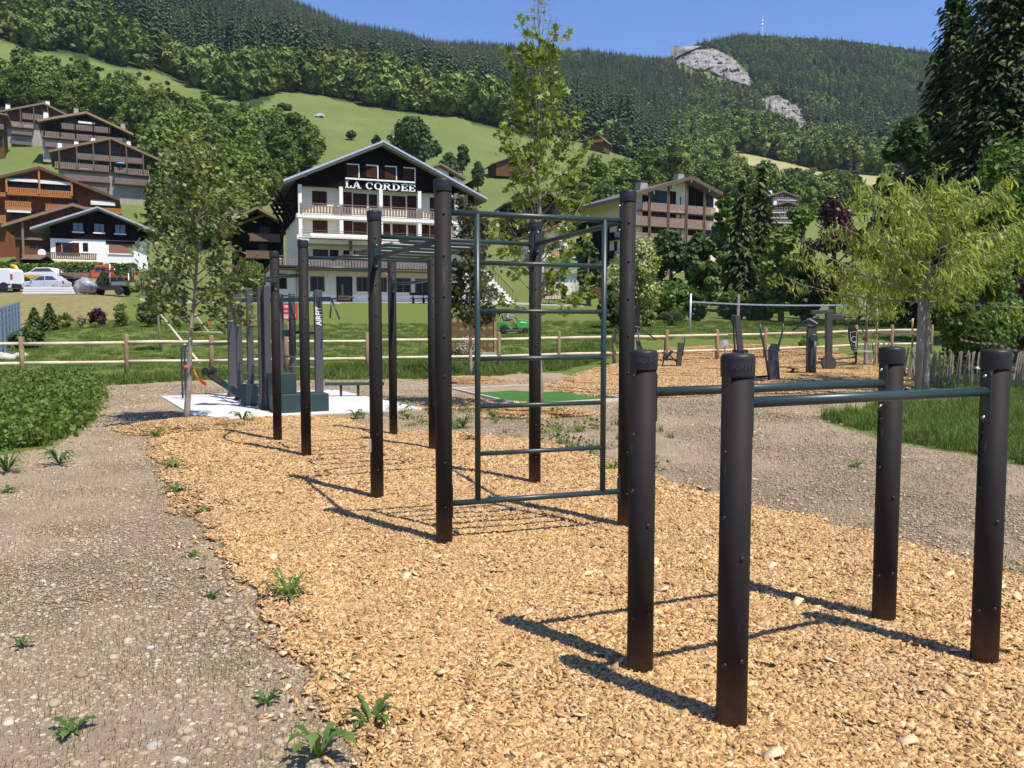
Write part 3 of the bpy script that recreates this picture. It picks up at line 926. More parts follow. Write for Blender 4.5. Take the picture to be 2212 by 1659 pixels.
# ------------------------------------------------------------------ tall rig: ladder, overhead bars, snake bars
TP = {1: base_at(960, 1187), 2: base_at(1350, 1151), 3: base_at(815, 1087), 4: base_at(1155, 1053),
      5: base_at(662, 993), 6: base_at(600, 957), 7: base_at(850, 945), 8: base_at(936, 977)}
def tall_rig():
    root = empty('climbing_rig', (TP[3]+TP[8])/2, 0, 'tall green bar climbing rig with ladder and eight black posts', 'climbing frame')
    o0 = root.location
    A = lambda a, b: math.atan2((TP[b]-TP[a]).y, (TP[b]-TP[a]).x)
    for k, p in TP.items():
        fc = math.atan2(-p.y, -p.x)
        zs = [2.36, 2.07, 1.79, 1.51, 1.23] if k in (1, 2) else [2.36, 1.95, 1.68, 1.40]
        s = 0.15 if k in (1, 3, 5, 6) else 0.2
        bl = [(fc + s, z) for z in zs] + [(fc + s, 0.62), (fc + s, 0.30)] + [(fc - 1.25, z - 0.12) for z in zs[:3]]
        post(root, p - o0, 2.6, bolts=bl, txt=fc + 0.1)
    def rail(a, b, z, name='rail', za=None):
        pa, pb = TP[a]-o0, TP[b]-o0
        u = (pb-pa).normalized()
        pipe(name, root, [pa + u*0.055 + Vector((0, 0, z)), pb - u*0.055 + Vector((0, 0, za or z))])
        plate(root, pa, A(a, b), z-0.10, z+0.14)
        plate(root, pb, A(b, a), z-0.10, z+0.14)
    rail(1, 2, 2.375, 'ladder_top_rail'); rail(1, 2, 0.315, 'ladder_bottom_rail')
    pa, pb = TP[1]-o0, TP[2]-o0
    f0, f1 = 0.175, 0.865
    for f in (f0, f1):
        q = pa.lerp(pb, f)
        pipe('ladder_stile', root, [q + Vector((0, 0, 0.315)), q + Vector((0, 0, 2.375))], 0.0215)
    for z in (0.662, 1.005, 1.348, 1.69, 2.032):
        pipe('rung', root, [pa.lerp(pb, f0) + Vector((0, 0, z)), pa.lerp(pb, f1) + Vector((0, 0, z))], 0.0165)
    rail(3, 4, 2.38); rail(3, 1, 2.185); rail(4, 2, 2.38)
    rail(5, 8, 2.40); rail(6, 7, 2.40)
    # bowed lower bars on the far bay
    for a, b, s in ((6, 5, -1), (7, 8, 1)):
        qa, qb = TP[a]-o0, TP[b]-o0
        u = (qb-qa).normalized(); n = Vector((-u.y, u.x, 0))
        n = n if n.x*s > 0 else -n
        pts = [qa + Vector((0, 0, 2.18)) + u*0.05]
        for t in np.linspace(0.0, 1.0, 13):
            pts.append(qa.lerp(qb, 0.04 + t*0.92) + n*(0.26*math.sin(math.pi*t)**0.7 if s < 0 else 0.13*math.sin(math.pi*t)) + Vector((0, 0, 2.19)))
        pipe('bowed_bar', root, pts, 0.021)
        plate(root, qa, A(a, b), 2.06, 2.30); plate(root, qb, A(b, a), 2.06, 2.30)
    # serpentine monkey bar between the bays
    p3, p4, p5, p8 = [TP[k]-o0 for k in (3, 4, 5, 8)]
    S = lambda s, t: p3.lerp(p4, s).lerp(p5.lerp(p8, s), t) + Vector((0, 0, 2.385))
    ts = [0.14, 0.27, 0.40, 0.53, 0.66, 0.79]
    pts = [S(0.5, 0.0)]
    pts = []
    for i, t in enumerate(ts):
        l, r_ = S(0.22, t), S(0.80, t)
        pts += ([l, r_] if i % 2 == 0 else [r_, l])
    # rounded corners
    out = [S(0.22, 0.0)]
    for i, p in enumerate(pts):
        a = pts[i-1] if i > 0 else out[0]; b = pts[i+1] if i < len(pts)-1 else S(0.8 if len(ts) % 2 else 0.22, 1.0)
        da = (a-p); db = (b-p)
        ra = min(0.09, da.length*0.45); rb = min(0.09, db.length*0.45)
        s0 = p + da.normalized()*ra; s1 = p + db.normalized()*rb
        for t in (0, 0.25, 0.5, 0.75, 1):
            out.append(s0.lerp(p, t).lerp(p.lerp(s1, t), t))
    out.append(S(0.8 if len(ts) % 2 else 0.22, 1.0))
    pipe('serpentine_bar', root, out, 0.0205)
    # pale inspection label on one post
    m = MB(); q = TP[3]-o0; fa = math.atan2(-TP[3].y, -TP[3].x) - 1.15
    d = Vector((math.cos(fa), math.sin(fa), 0)); s = Vector((-d.y, d.x, 0))
    c = q + d*0.0605 + Vector((0, 0, 0.52))
    m.bar(c - Vector((0, 0, 0.06)), c + Vector((0, 0, 0.06)), 0.03, 0.002, up=d)
    m.build('label', M_WHITE, root)
tall_rig()
# ------------------------------------------------------------------ chip beds
CHIP_PX = [(358,950),(420,936),(470,925),(540,908),(640,903),(700,905),(770,922),(840,938),(905,938),(960,941),(1020,944),(1090,955),(1190,968),(1300,1012),(1340,1028),(1417,1052),(1500,1076),(1620,1100),(1760,1122),(1830,1142),(1910,1176),(2080,1216),(2240,1285)]
CHIP_PX_L = [(362,958),(385,990),(425,1050),(468,1122),(515,1205),(560,1262),(600,1292),(640,1340),(665,1400),(700,1440),(742,1500),(770,1560),(815,1610),(840,1659),(900,1800)]
_back = [(G(a, b).x, G(a, b).y) for a, b in CHIP_PX]
_left = [(G(a, b).x, G(a, b).y) for a, b in CHIP_PX_L]
CHIPBED = _back + [(5.2, 3.6), (4.6, 1.2), (3.2, 0.5), (1.0, 0.7), (-0.2, 1.6)] + _left[::-1]
CHIP2_PX = [(1200,838),(1245,815),(1300,798),(1370,788),(1450,783),(1600,781),(1760,783),(1880,788),(1960,800),(1985,822),(1930,842),(1800,848),(1600,852),(1480,856),(1340,862)]
CHIP2 = []
for a, b in CHIP2_PX:
    g = G(a, b)
    for _ in range(4): g = G(a, b, Tz(g.x, g.y))
    CHIP2.append((g.x, g.y))

m_chip, nt, bs = nodes_of('wood_chip')
_at = nt.nodes.new('ShaderNodeAttribute'); _at.attribute_name = 'rnd'
_gc = coords(nt, 'Object', (8, 8, 8))
_c = ramp(nt, _at.outputs['Fac'], [(0.0, (0.110, 0.060, 0.030, 1)), (0.16, (0.260, 0.150, 0.070, 1)), (0.38, (0.450, 0.275, 0.125, 1)), (0.62, (0.600, 0.385, 0.165, 1)), (0.82, (0.700, 0.505, 0.255, 1)), (1.0, (0.800, 0.665, 0.430, 1))])
_c = mix_rgb(nt, math_n(nt, 'MULTIPLY', noise(nt, 30, 3, 0.6, _gc), 0.35), _c, (0.42, 0.23, 0.09, 1))
_geo = nt.nodes.new('ShaderNodeNewGeometry')
_pt = noise(nt, 0.9, 5, 0.65, _geo.outputs['Position'])
_c = mix_rgb(nt, math_n(nt, 'MULTIPLY', math_n(nt, 'SUBTRACT', _pt, 0.42, True), 1.3, True), _c, (0.36, 0.25, 0.15, 1))
nt.links.new(_c, bs.inputs['Base Color']); bs.inputs['Roughness'].default_value = 0.85; bs.inputs['Specular IOR Level'].default_value = 0.2
M_CHIP = m_chip

m_bed, nt, bs = nodes_of('chip_bed')
_p = coords(nt, 'Object')
_v = nt.nodes.new('ShaderNodeTexVoronoi'); _v.inputs['Scale'].default_value = 38; _v.feature = 'F1'
_mp = nt.nodes.new('ShaderNodeMapping'); _mp.inputs['Scale'].default_value = (1, 1.6, 1); nt.links.new(_p, _mp.inputs['Vector']); nt.links.new(_mp.outputs[0], _v.inputs['Vector'])
_hs = nt.nodes.new('ShaderNodeSeparateColor'); nt.links.new(_v.outputs['Color'], _hs.inputs[0])
_c = ramp(nt, _hs.outputs[0], [(0.0, (0.110, 0.060, 0.028, 1)), (0.3, (0.330, 0.195, 0.088, 1)), (0.7, (0.540, 0.350, 0.160, 1)), (1.0, (0.700, 0.530, 0.310, 1))])
nt.links.new(_c, bs.inputs['Base Color']); bs.inputs['Roughness'].default_value = 0.9; bs.inputs['Specular IOR Level'].default_value = 0.15
nt.links.new(bump(nt, math_n(nt, 'ADD', _v.outputs['Distance'], _hs.outputs[1]), 0.9, 0.02), bs.inputs['Normal'])
M_BED = m_bed

def bed_height(x, y, poly, hgt, soft):
    d = poly_dist(x, y, poly)
    ins = in_poly(x, y, poly)
    t = np.clip(d/soft, 0, 1)
    return np.where(ins, hgt*(t*(2-t)) + (fbm(x*2.2, y*2.2, 44)-0.5)*0.045*t, -0.05)

def chip_bed(name, poly, hgt, soft, step, label):
    xs = [p[0] for p in poly]; ys = [p[1] for p in poly]
    gx = np.arange(min(xs)-0.2, max(xs)+0.2, step); gy = np.arange(min(ys)-0.2, max(ys)+0.2, step)
    X, Y = np.meshgrid(gx, gy)
    jx = X + (fbm(X*3, Y*3, 71)-0.5)*0.35; jy = Y + (fbm(X*3, Y*3, 72)-0.5)*0.35
    Z = T(X, Y) + bed_height(jx, jy, poly, hgt, soft)
    n, m = X.shape
    idx = np.arange(n*m).reshape(n, m)
    Fq = np.stack([idx[:-1,:-1], idx[:-1,1:], idx[1:,1:], idx[1:,:-1]], -1).reshape(-1, 4)
    keep = (bed_height(jx, jy, poly, hgt, soft) > -0.04).ravel()
    Fq = Fq[keep[Fq].any(axis=1)]
    used = np.unique(Fq); mp = np.full(n*m, -1); mp[used] = np.arange(len(used))
    V = np.stack([X, Y, Z], -1).reshape(-1, 3)[used]
    o = link(name, np_mesh(name, V, mp[Fq], M_BED, None, True))
    tag(o, label, 'wood chips', None, 'stuff')
    return o
chip_bed('chip_bed', CHIPBED, 0.02, 0.3, 0.05, 'golden wood chip bed under the climbing rig and dip bars')
chip_bed('chip_bed', CHIP2, 0.06, 0.6, 0.12, 'golden wood chip bed under the fitness machines by the log fence')

def chip_geo(rng, n, rad, lmin, lmax):
    """n chips in a disc, returns verts, quads, rnd"""
    a = rng.uniform(0, 6.283, n); r = rad*np.sqrt(rng.uniform(0, 1, n))
    c = np.stack([r*np.cos(a), r*np.sin(a), rng.uniform(-0.004, 0.014, n)], -1)
    L = rng.uniform(lmin, lmax, n)*0.5; Wd = L*rng.uniform(0.3, 0.8, n); Hh = rng.uniform(0.0016, 0.0045, n)
    e = np.stack([rng.normal(0, 0.38, n), rng.normal(0, 0.38, n), rng.uniform(0, 6.283, n)], -1)
    cx, sx = np.cos(e[:,0]), np.sin(e[:,0]); cy, sy = np.cos(e[:,1]), np.sin(e[:,1]); cz, sz = np.cos(e[:,2]), np.sin(e[:,2])
    ux = np.stack([cz*cy, sz*cy, -sy], -1)
    uy = np.stack([cz*sy*sx - sz*cx, sz*sy*sx + cz*cx, cy*sx], -1)
    uz = np.cross(ux, uy)
    sk = rng.uniform(-0.5, 0.5, n); tp = rng.uniform(0.5, 1.0, n)
    vs = []
    for (sx_, sy_, sz_) in ((-1,-1,-1),(1,-1,-1),(1,1,-1),(-1,1,-1),(-1,-1,1),(1,-1,1),(1,1,1),(-1,1,1)):
        wy = np.where(sx_ > 0, tp, 1.0)
        vs.append(c + ux*((sx_*L + sk*sy_*Wd)[:, None]) + uy*((sy_*Wd*wy)[:, None]) + uz*((sz_*Hh)[:, None]))
    V = np.stack(vs, 1).reshape(-1, 3)
    q = np.array([(0,3,2,1),(4,5,6,7),(0,1,5,4),(1,2,6,5),(2,3,7,6),(3,0,4,7)])
    Fq = (np.arange(n)[:, None, None]*8 + q[None]).reshape(-1, 4)
    return V, Fq, np.repeat(np.clip(rng.beta(1.5, 1.35, n), 0, 1), 8)

_rng = np.random.default_rng(5)
_pm = []
for k in range(6):
    V, Fq, r = chip_geo(_rng, 300, 0.16, 0.008, 0.040)
    _pm.append(np_mesh('chip_patch', V, Fq, M_CHIP, r))
for k in range(3):
    V, Fq, r = chip_geo(_rng, 340, 0.34, 0.016, 0.05)
    _pm.append(np_mesh('chip_patch_coarse', V, Fq, M_CHIP, r))
V, Fq, r = chip_geo(_rng, 9, 0.18, 0.014, 0.04)
_pm.append(np_mesh('chip_stray', V, Fq, M_CHIP, r))
CHIP_PROTO = proto_collection('chip_proto', _pm)

def rand_in(poly, n, rng, pad=0.0):
    xs = [p[0] for p in poly]; ys = [p[1] for p in poly]
    out = np.zeros((0, 2))
    while len(out) < n:
        q = np.stack([rng.uniform(min(xs)-pad, max(xs)+pad, n), rng.uniform(min(ys)-pad, max(ys)+pad, n)], -1)
        k = in_poly(q[:,0], q[:,1], poly)
        if pad: k |= poly_dist(q[:,0], q[:,1], poly) < pad
        out = np.concatenate([out, q[k]])
    return out[:n]

def mound_z(x, y):
    z = T(x, y)
    for (mx, my, mr, mh) in MOUNDS:
        r = np.hypot(x-mx, y-my)
        z = z + mh*np.clip(1-(r/mr)**2, 0, 1)
    return z
_m = lambda px, py, r, h: (lambda g: (g.x, g.y, r, h))(G(px, py))
MOUNDS = [_m(405, 925, 0.85, 0.12), _m(1005, 829, 0.95, 0.12), _m(1165, 894, 0.85, 0.14), _m(1035, 876, 0.9, 0.06)]

def chips():
    rng = np.random.default_rng(8)
    # main bed: dense near the viewer, coarser patches far off
    q = rand_in(CHIPBED, 9000, rng)
    d = np.hypot(q[:,0], q[:,1])
    keep = rng.random(len(q)) < np.clip(1.35 - d/9.0, 0.25, 1)
    keep &= (np.abs(q[:,0]) < q[:,1]*0.68 + 0.5)
    q = q[keep]; d = d[keep]
    idx = np.where(d < 7.5, rng.integers(0, 6, len(q)), rng.integers(6, 9, len(q)))
    z = T(q[:,0], q[:,1]) + np.maximum(bed_height(q[:,0] + (fbm(q[:,0]*3, q[:,1]*3, 71)-0.5)*0.35, q[:,1] + (fbm(q[:,0]*3, q[:,1]*3, 72)-0.5)*0.35, CHIPBED, 0.02, 0.3), 0.0) + rng.uniform(0.0, 0.008, len(q))
    P1 = np.stack([q[:,0], q[:,1], z], -1); S1 = rng.uniform(0.8, 1.15, len(q))
    # second bed
    q2 = rand_in(CHIP2, 1900, rng)
    z2 = T(q2[:,0], q2[:,1]) + bed_height(q2[:,0], q2[:,1], CHIP2, 0.06, 0.6)
    P2 = np.stack([q2[:,0], q2[:,1], z2], -1); S2 = rng.uniform(0.95, 1.3, len(q2)); i2 = rng.integers(6, 9, len(q2))
    # mounds round the tree trunks
    P3 = []; 
    for (mx, my, mr, mh) in MOUNDS:
        n = 110
        a = rng.uniform(0, 6.283, n); r = mr*np.sqrt(rng.uniform(0, 1, n))*0.95
        x = mx + r*np.cos(a)*1.25; y = my + r*np.sin(a)
        P3.append(np.stack([x, y, mound_z(x, y)], -1))
    P3 = np.concatenate(P3)
    S3 = rng.uniform(0.6, 0.9, len(P3)); i3 = rng.integers(6, 9, len(P3))
    # strays over the edge
    q4 = rand_in(CHIPBED, 1500, rng, 0.28)
    k4 = poly_dist(q4[:,0], q4[:,1], CHIPBED) < 0.28
    q4 = q4[k4]
    P4 = np.stack([q4[:,0], q4[:,1], T(q4[:,0], q4[:,1]) + 0.012], -1)
    S4 = rng.uniform(0.7, 1.1, len(P4)); i4 = np.full(len(P4), 9)
    pts = np.concatenate([P1, P2, P3, P4]); n = len(pts)
    rot = np.stack([np.zeros(n), np.zeros(n), rng.uniform(0, 6.283, n)], -1)
    scatter('wood_chips', CHIP_PROTO, pts, rot, np.concatenate([S1, S2, S3, S4]), np.concatenate([idx, i2, i3, i4]), 'loose golden wood chips strewn over the beds', 'wood chips')
chips()

def mounds():
    for (mx, my, mr, mh), lb in zip(MOUNDS, ('beside the leafy young tree by the slab', 'at the foot of the reddish sapling', 'at the foot of the tall star-leaved sapling', 'spread beside the artificial turf')):
        V = [(0, 0, mh*0.9)]; Fs = []
        nr, na = 8, 28
        for i in range(1, nr+1):
            r = mr*i/nr
            for k in range(na):
                a = 6.283*k/na
                w = 1 + 0.15*math.sin(3*a+mx) + 0.08*math.sin(7*a)
                V.append((1.25*r*w*math.cos(a), r*w*math.sin(a), mh*(1-(i/nr)**2)*0.9 - (0.03 if i == nr else 0)))
        for k in range(na): Fs.append((0, 1+k, 1+(k+1) % na))
        q = [(1+(i-1)*na+k, 1+i*na+k, 1+i*na+(k+1) % na, 1+(i-1)*na+(k+1) % na) for i in range(1, nr) for k in range(na)]
        o = link('chip_mound', np_mesh('chip_mound', np.array(V), [np.array(Fs), np.array(q)], M_BED, None, True), None, (mx, my, Tz(mx, my)))
        tag(o, 'low mound of wood chips ' + lb, 'mound', 'chip mounds')
mounds()

# large single chips on top
def big_chips():
    rng = np.random.default_rng(91)
    mats = []
    meshes = []
    for k in range(8):
        V, Fq, r = chip_geo(rng, 1, 0.0, 0.05, 0.085)
        V[:, 2] -= V[:, 2].min()
        me = np_mesh('large_wood_chip', V, Fq, M_CHIP, np.full(8, rng.uniform(0.5, 0.98)))
        meshes.append(me)
    q = rand_in(CHIPBED, 2000, rng)
    px, py = proj(q[:,0], np.maximum(q[:,1], 0.3), 0*q[:,0])
    k = (px > 0) & (px < 2212) & (py < 1659) & (q[:,1] > 1) & (q[:,1] < 5.5)
    q = q[k][:150]
    for i, (x, y) in enumerate(q):
        z = Tz(x, y) + max(0, float(bed_height(np.array([x]), np.array([y]), CHIPBED, 0.02, 0.3)[0])) + 0.012
        o = link('large_wood_chip', meshes[i % 8], None, (x, y, z), rng.uniform(0, 6.28))
        tag(o, 'large split wood chip lying loose on top of the finer chips', 'wood chip', 'large chips on the chip bed')
big_chips()

# ------------------------------------------------------------------ soil: stones, clods, stubble
m_st, nt, bs = nodes_of('stone')
_at = nt.nodes.new('ShaderNodeAttribute'); _at.attribute_name = 'rnd'
_oi = nt.nodes.new('ShaderNodeObjectInfo')
_s = math_n(nt, 'POWER', math_n(nt, 'FRACT', math_n(nt, 'ADD', _at.outputs['Fac'], _oi.outputs['Random'])), 1.25)
_c = ramp(nt, _s, [(0.0, (0.25, 0.185, 0.115, 1)), (0.4, (0.37, 0.28, 0.175, 1)), (0.72, (0.46, 0.36, 0.235, 1)), (0.88, (0.46, 0.385, 0.30, 1)), (0.97, (0.62, 0.55, 0.45, 1)), (1.0, (0.36, 0.345, 0.335, 1))])
_c = mix_rgb(nt, math_n(nt, 'MULTIPLY', noise(nt, 60, 4, 0.7, coords(nt)), 0.3), _c, (0.26, 0.21, 0.155, 1))
nt.links.new(_c, bs.inputs['Base Color']); bs.inputs['Roughness'].default_value = 0.9; bs.inputs['Specular IOR Level'].default_value = 0.2
M_STONE = m_st
def ico(sub=1):
    bm = bmesh.new(); bmesh.ops.create_icosphere(bm, subdivisions=sub, radius=1.0)
    V = np.array([v.co[:] for v in bm.verts]); Fs = np.array([[v.index for v in f.verts] for f in bm.faces]); bm.free()
    return V, Fs
_IV, _IF = ico(1)
def stone_patch(rng, n, rad, smin, smax, name):
    Vs = []; Fs = []; rs = []
    for k in range(n):
        a = rng.uniform(0, 6.283); r = rad*math.sqrt(rng.uniform(0, 1))
        s = smin + (smax-smin)*rng.uniform(0, 1)**3
        v = _IV*(1 + rng.normal(0, 0.14, (len(_IV), 1)))*np.array([rng.uniform(0.7, 1.4), rng.uniform(0.7, 1.3), rng.uniform(0.35, 0.7)])*s
        ca = rng.uniform(0, 6.283)
        v = np.stack([v[:,0]*math.cos(ca)-v[:,1]*math.sin(ca), v[:,0]*math.sin(ca)+v[:,1]*math.cos(ca), v[:,2]], -1)
        Fs.append(_IF + len(_IV)*k); Vs.append(v + np.array([r*math.cos(a), r*math.sin(a), s*0.12])); rs.append(np.full(len(_IV), rng.uniform(0, 1)))
    return np_mesh(name, np.concatenate(Vs), np.concatenate(Fs), M_STONE, np.concatenate(rs))
_r = np.random.default_rng(12)
# dry stubble / grass sprouts
LM_STUB = leaf_mat('stubble', [(0.1, (0.17, 0.145, 0.075, 1)), (0.5, (0.16, 0.165, 0.065, 1)), (0.9, (0.11, 0.15, 0.045, 1))], 0.2, 0.8, 'leaf')
LM_GRASS = leaf_mat('grass_blade', [(0.05, (0.065, 0.115, 0.018, 1)), (0.5, (0.125, 0.195, 0.032, 1)), (0.85, (0.190, 0.260, 0.052, 1)), (1.0, (0.330, 0.310, 0.120, 1))], 0.35, 0.6, 'both')
def blades(name, mt, rng, n, rad, h0, h1, w, lean=0.5):
    a = rng.uniform(0, 6.283, n); r = rad*np.sqrt(rng.uniform(0, 1, n))
    b = np.stack([r*np.cos(a), r*np.sin(a), np.zeros(n)], -1)
    hh = rng.uniform(h0, h1, n); la = rng.uniform(0, 6.283, n); ln = np.abs(rng.normal(0, lean, n))*hh
    dirv = np.stack([np.cos(la), np.sin(la), np.zeros(n)], -1)
    side = np.stack([-np.sin(la+rng.normal(0,0.6,n)), np.cos(la), np.zeros(n)], -1)*(w*rng.uniform(0.6, 1.3, n))[:, None]
    up = np.array([0, 0, 1.0])
    m1 = b + dirv*(ln*0.3)[:, None] + up*(hh*0.6)[:, None]
    tp = b + dirv*ln[:, None] + up*(hh*0.95)[:, None]
    V = np.stack([b - side, b + side, m1 + side*0.8, m1 - side*0.8, tp], 1).reshape(-1, 3)
    i = np.arange(n)[:, None]*5
    return np_mesh(name, V, [i + np.array([[0, 1, 2, 3]]), i + np.array([[3, 2, 4]])], mt, np.repeat(rng.uniform(0, 1, n), 5))
_soilp = [stone_patch(_r, 70, 0.24, 0.003, 0.012, 'clods') for k in range(4)] + [stone_patch(_r, 14, 0.25, 0.006, 0.026, 'gravel') for k in range(3)] + [blades('stubble', LM_STUB, _r, 34, 0.24, 0.012, 0.04, 0.0012, 0.35) for k in range(2)]
SOIL_PROTO = proto_collection('soil_proto', _soilp)
SLABP = [(G(a, b).x, G(a, b).y) for a, b in ((355,859),(432,914),(922,886),(751,843))]
TURFP = [(G(a, b).x, G(a, b).y) for a, b in ((968,843),(1128,884),(1356,866),(1186,832))]
def soil_stuff():
    rng = np.random.default_rng(3)
    n = 17000
    th = rng.uniform(-0.62, 0.62, n); r = np.exp(rng.uniform(math.log(1.6), math.log(24), n))
    x = r*np.sin(th); y = r*np.cos(th)
    k = in_poly(x, y, SOIL) & ~in_poly(x, y, CHIPBED) & (poly_dist(x, y, SOIL) > 0.15) & ~in_poly(x, y, SLABP) & ~in_poly(x, y, TURFP)
    k &= rng.random(n) < np.clip(r/7.0, 0.12, 1)
    x, y, r = x[k], y[k], r[k]; n = len(x)
    t = rng.random(n)
    idx = np.where(t < 0.6, rng.integers(0, 4, n), np.where(t < 0.68, rng.integers(4, 7, n), rng.integers(7, 9, n)))
    z = T(x, y)
    s = rng.uniform(0.8, 1.2, n)*np.clip(r/9, 1, 1.9)
    rot = np.stack([np.zeros(n), np.zeros(n), rng.uniform(0, 6.283, n)], -1)
    scatter('gravel', SOIL_PROTO, np.stack([x, y, z], -1), rot, s, idx, 'small stones, clods and dry stubble on the bare soil', 'gravel')
soil_stuff()
def pebbles():
    rng = np.random.default_rng(77)
    ms = []
    for k in range(7):
        v, f = ico(2)
        v = v*(1 + rng.normal(0, 0.05, (len(v), 1)))*np.array([1.3, 1.0, 0.6])*0.5
        ms.append(np_mesh('pebble', v, f, M_STONE, np.full(len(v), (0.9, 0.55, 0.97, 0.93, 0.7, 0.62, 0.95)[k]), True))
    n = 0; i = 0
    while n < 130:
        i += 1
        px = rng.uniform(0, 820); py = 1020 + 640*rng.uniform(0, 1)**0.6
        g = G(px, py)
        if not in_poly(np.array([g.x]), np.array([g.y]), SOIL)[0] or in_poly(np.array([g.x]), np.array([g.y]), CHIPBED)[0]: continue
        s = rng.uniform(0.014, 0.036) if rng.random() < 0.85 else rng.uniform(0.036, 0.058)
        o = link('pebble', ms[i % 7], None, (g.x, g.y, Tz(g.x, g.y) + s*0.12), rng.uniform(0, 6.28))
        o.scale = (s, s, s)
        tag(o, 'rounded pebble half sunk in the bare soil beside the chip bed', 'pebble', 'pebbles on the bare soil')
        n += 1
pebbles()

# ------------------------------------------------------------------ grass: long tufts on both sides, lawn edge
_r = np.random.default_rng(22)
_gp = [blades('tuft', LM_GRASS, _r, 60, 0.10, 0.08, 0.24, 0.0035, 0.7) for k in range(3)]
_gp += [blades('short_tuft', LM_GRASS, _r, 70, 0.16, 0.03, 0.09, 0.0035, 0.6) for k in range(2)]
def leafy(name, rng, n, rad, size, hh):
    c = np.stack([rng.normal(0, rad, n), rng.normal(0, rad, n), rng.uniform(0.03, hh, n)], -1)
    V, Fa = leaf_arrays(c, rng.normal(size=(n, 3))*0.7 + np.array([0, 0, 0.9]), size*rng.uniform(0.6, 1.3, n), OVAL, rng, bend=0.3)
    return np_mesh(name, V, Fa, LM_GRASS, np.repeat(rng.uniform(0, 1, n), 6))
_gp += [leafy('clover', _r, 50, 0.09, 0.055, 0.2) for k in range(2)]
GRASS_PROTO = proto_collection('grass_proto', _gp)
GL = [(G(a, b).x, G(a, b).y) for a, b in [(-250,1000),(0,975),(100,962),(180,925),(208,870),(214,834),(130,826),(0,828),(-250,832)]]
GR = [(G(a, b).x, G(a, b).y) for a, b in [(1775,903),(1860,930),(1930,953),(2100,978),(2300,1020),(2400,880),(2212,850),(2080,850),(2060,872),(1940,874)]]
def grass():
    rng = np.random.default_rng(31)
    P_ = []; S_ = []; I_ = []
    def add(q, s0, s1, ids, zf=1.0):
        P_.append(np.stack([q[:,0], q[:,1], T(q[:,0], q[:,1]) - 0.005], -1))
        S_.append(rng.uniform(s0, s1, len(q))); I_.append(rng.choice(ids, len(q)))
    add(rand_in(GL, 3800, rng), 0.7, 1.6, [0, 1, 2, 5, 6, 5])
    add(rand_in(GR, 2400, rng), 0.5, 1.3, [0, 1, 2, 3, 4])
    # ragged strip along the fence and soil edge
    strip = [(G(a, b).x, G(a, b).y) for a, b in [(215,838),(420,829),(860,826),(990,826),(1110,817),(1210,812),(1320,792),(1340,778),(1100,790),(700,806),(215,822)]]
    add(rand_in(strip, 2600, rng), 0.9, 1.6, [0, 1, 3, 4, 4])
    stripr = [(G(a, b).x, G(a, b).y) for a, b in [(1985,835),(2060,848),(2400,850),(2400,800),(1985,800)]]
    add(rand_in(stripr, 1500, rng), 0.9, 1.7, [0, 1, 2, 5])
    # lawn beyond the fence
    lawn = [(G(a, b).x, G(a, b).y) for a, b in [(-100,815),(700,806),(1340,778),(2300,776),(2300,752),(-100,762)]]
    add(rand_in(lawn, 6000, rng), 1.2, 2.2, [3, 4])
    # thin sprouts through the soil
    sp = [(G(a, b).x, G(a, b).y) for a, b in [(440,915),(700,908),(860,925),(1000,930),(1200,960),(1330,1020),(1420,1040),(1500,960),(1340,900),(900,880),(700,905)]]
    add(rand_in(sp, 110, rng), 0.4, 0.9, [0, 3, 4, 5])
    sp2 = [(G(a, b).x, G(a, b).y) for a, b in [(330,930),(420,940),(640,925),(600,912),(430,905)]]
    add(rand_in(sp2, 60, rng), 0.4, 0.9, [0, 3, 4])
    pts = np.concatenate(P_); n = len(pts)
    rot = np.stack([rng.normal(0, 0.08, n), rng.normal(0, 0.08, n), rng.uniform(0, 6.283, n)], -1)
    scatter('grass', GRASS_PROTO, pts, rot, np.concatenate(S_), np.concatenate(I_), 'green grass and clover growing in tufts round the soil and along the fence', 'grass')
grass()

# ------------------------------------------------------------------ single weeds
LM_WEED = leaf_mat('weed_leaf', [(0.05, (0.045, 0.100, 0.018, 1)), (0.5, (0.080, 0.160, 0.028, 1)), (0.95, (0.150, 0.230, 0.055, 1))], 0.3, 0.65, 'both')
def weed_mesh(seed, n, L, rise, wid=0.2):
    rng = random.Random(seed); V = []; Fs = []; rn = []
    for k in range(n):
        a = 6.283*k/n + rng.uniform(-0.4, 0.4); l = L*rng.uniform(0.6, 1.15); up = rise*rng.uniform(0.5, 1.3)
        ca, sa = math.cos(a), math.sin(a); w = l*wid*rng.uniform(0.7, 1.2)
        b = len(V); st = 9
        for i in range(st+1):
            t = i/st
            r = l*(t*0.9); z = up*l*math.sin(t*2.4)/1.0*0.8 + 0.005
            ww = w*(math.sin(math.pi*min(1, 0.06+t*0.94))**0.8)*(0.55+0.7*t)*(1 + (0.45 if i % 2 else -0.35)*rng.uniform(0.6, 1.2))
            if i == st: ww = 0.001
            V += [(ca*r - sa*ww, sa*r + ca*ww, z + ww*0.25), (ca*r, sa*r, z), (ca*r + sa*ww, sa*r - ca*ww, z + ww*0.25)]
        for i in range(st):
            j = b+i*3
            Fs += [(j, j+1, j+4, j+3), (j+1, j+2, j+5, j+4)]
        rn += [rng.random()]*((st+1)*3)
    return np_mesh('weed', np.array(V), np.array(Fs), LM_WEED, np.array(rn))
WEEDM = [weed_mesh(1, 12, 0.16, 0.6, 0.11), weed_mesh(2, 20, 0.17, 0.85, 0.075), weed_mesh(3, 9, 0.15, 1.0, 0.13), weed_mesh(4, 10, 0.13, 0.45, 0.13), weed_mesh(5, 36, 0.2, 0.95, 0.05)]
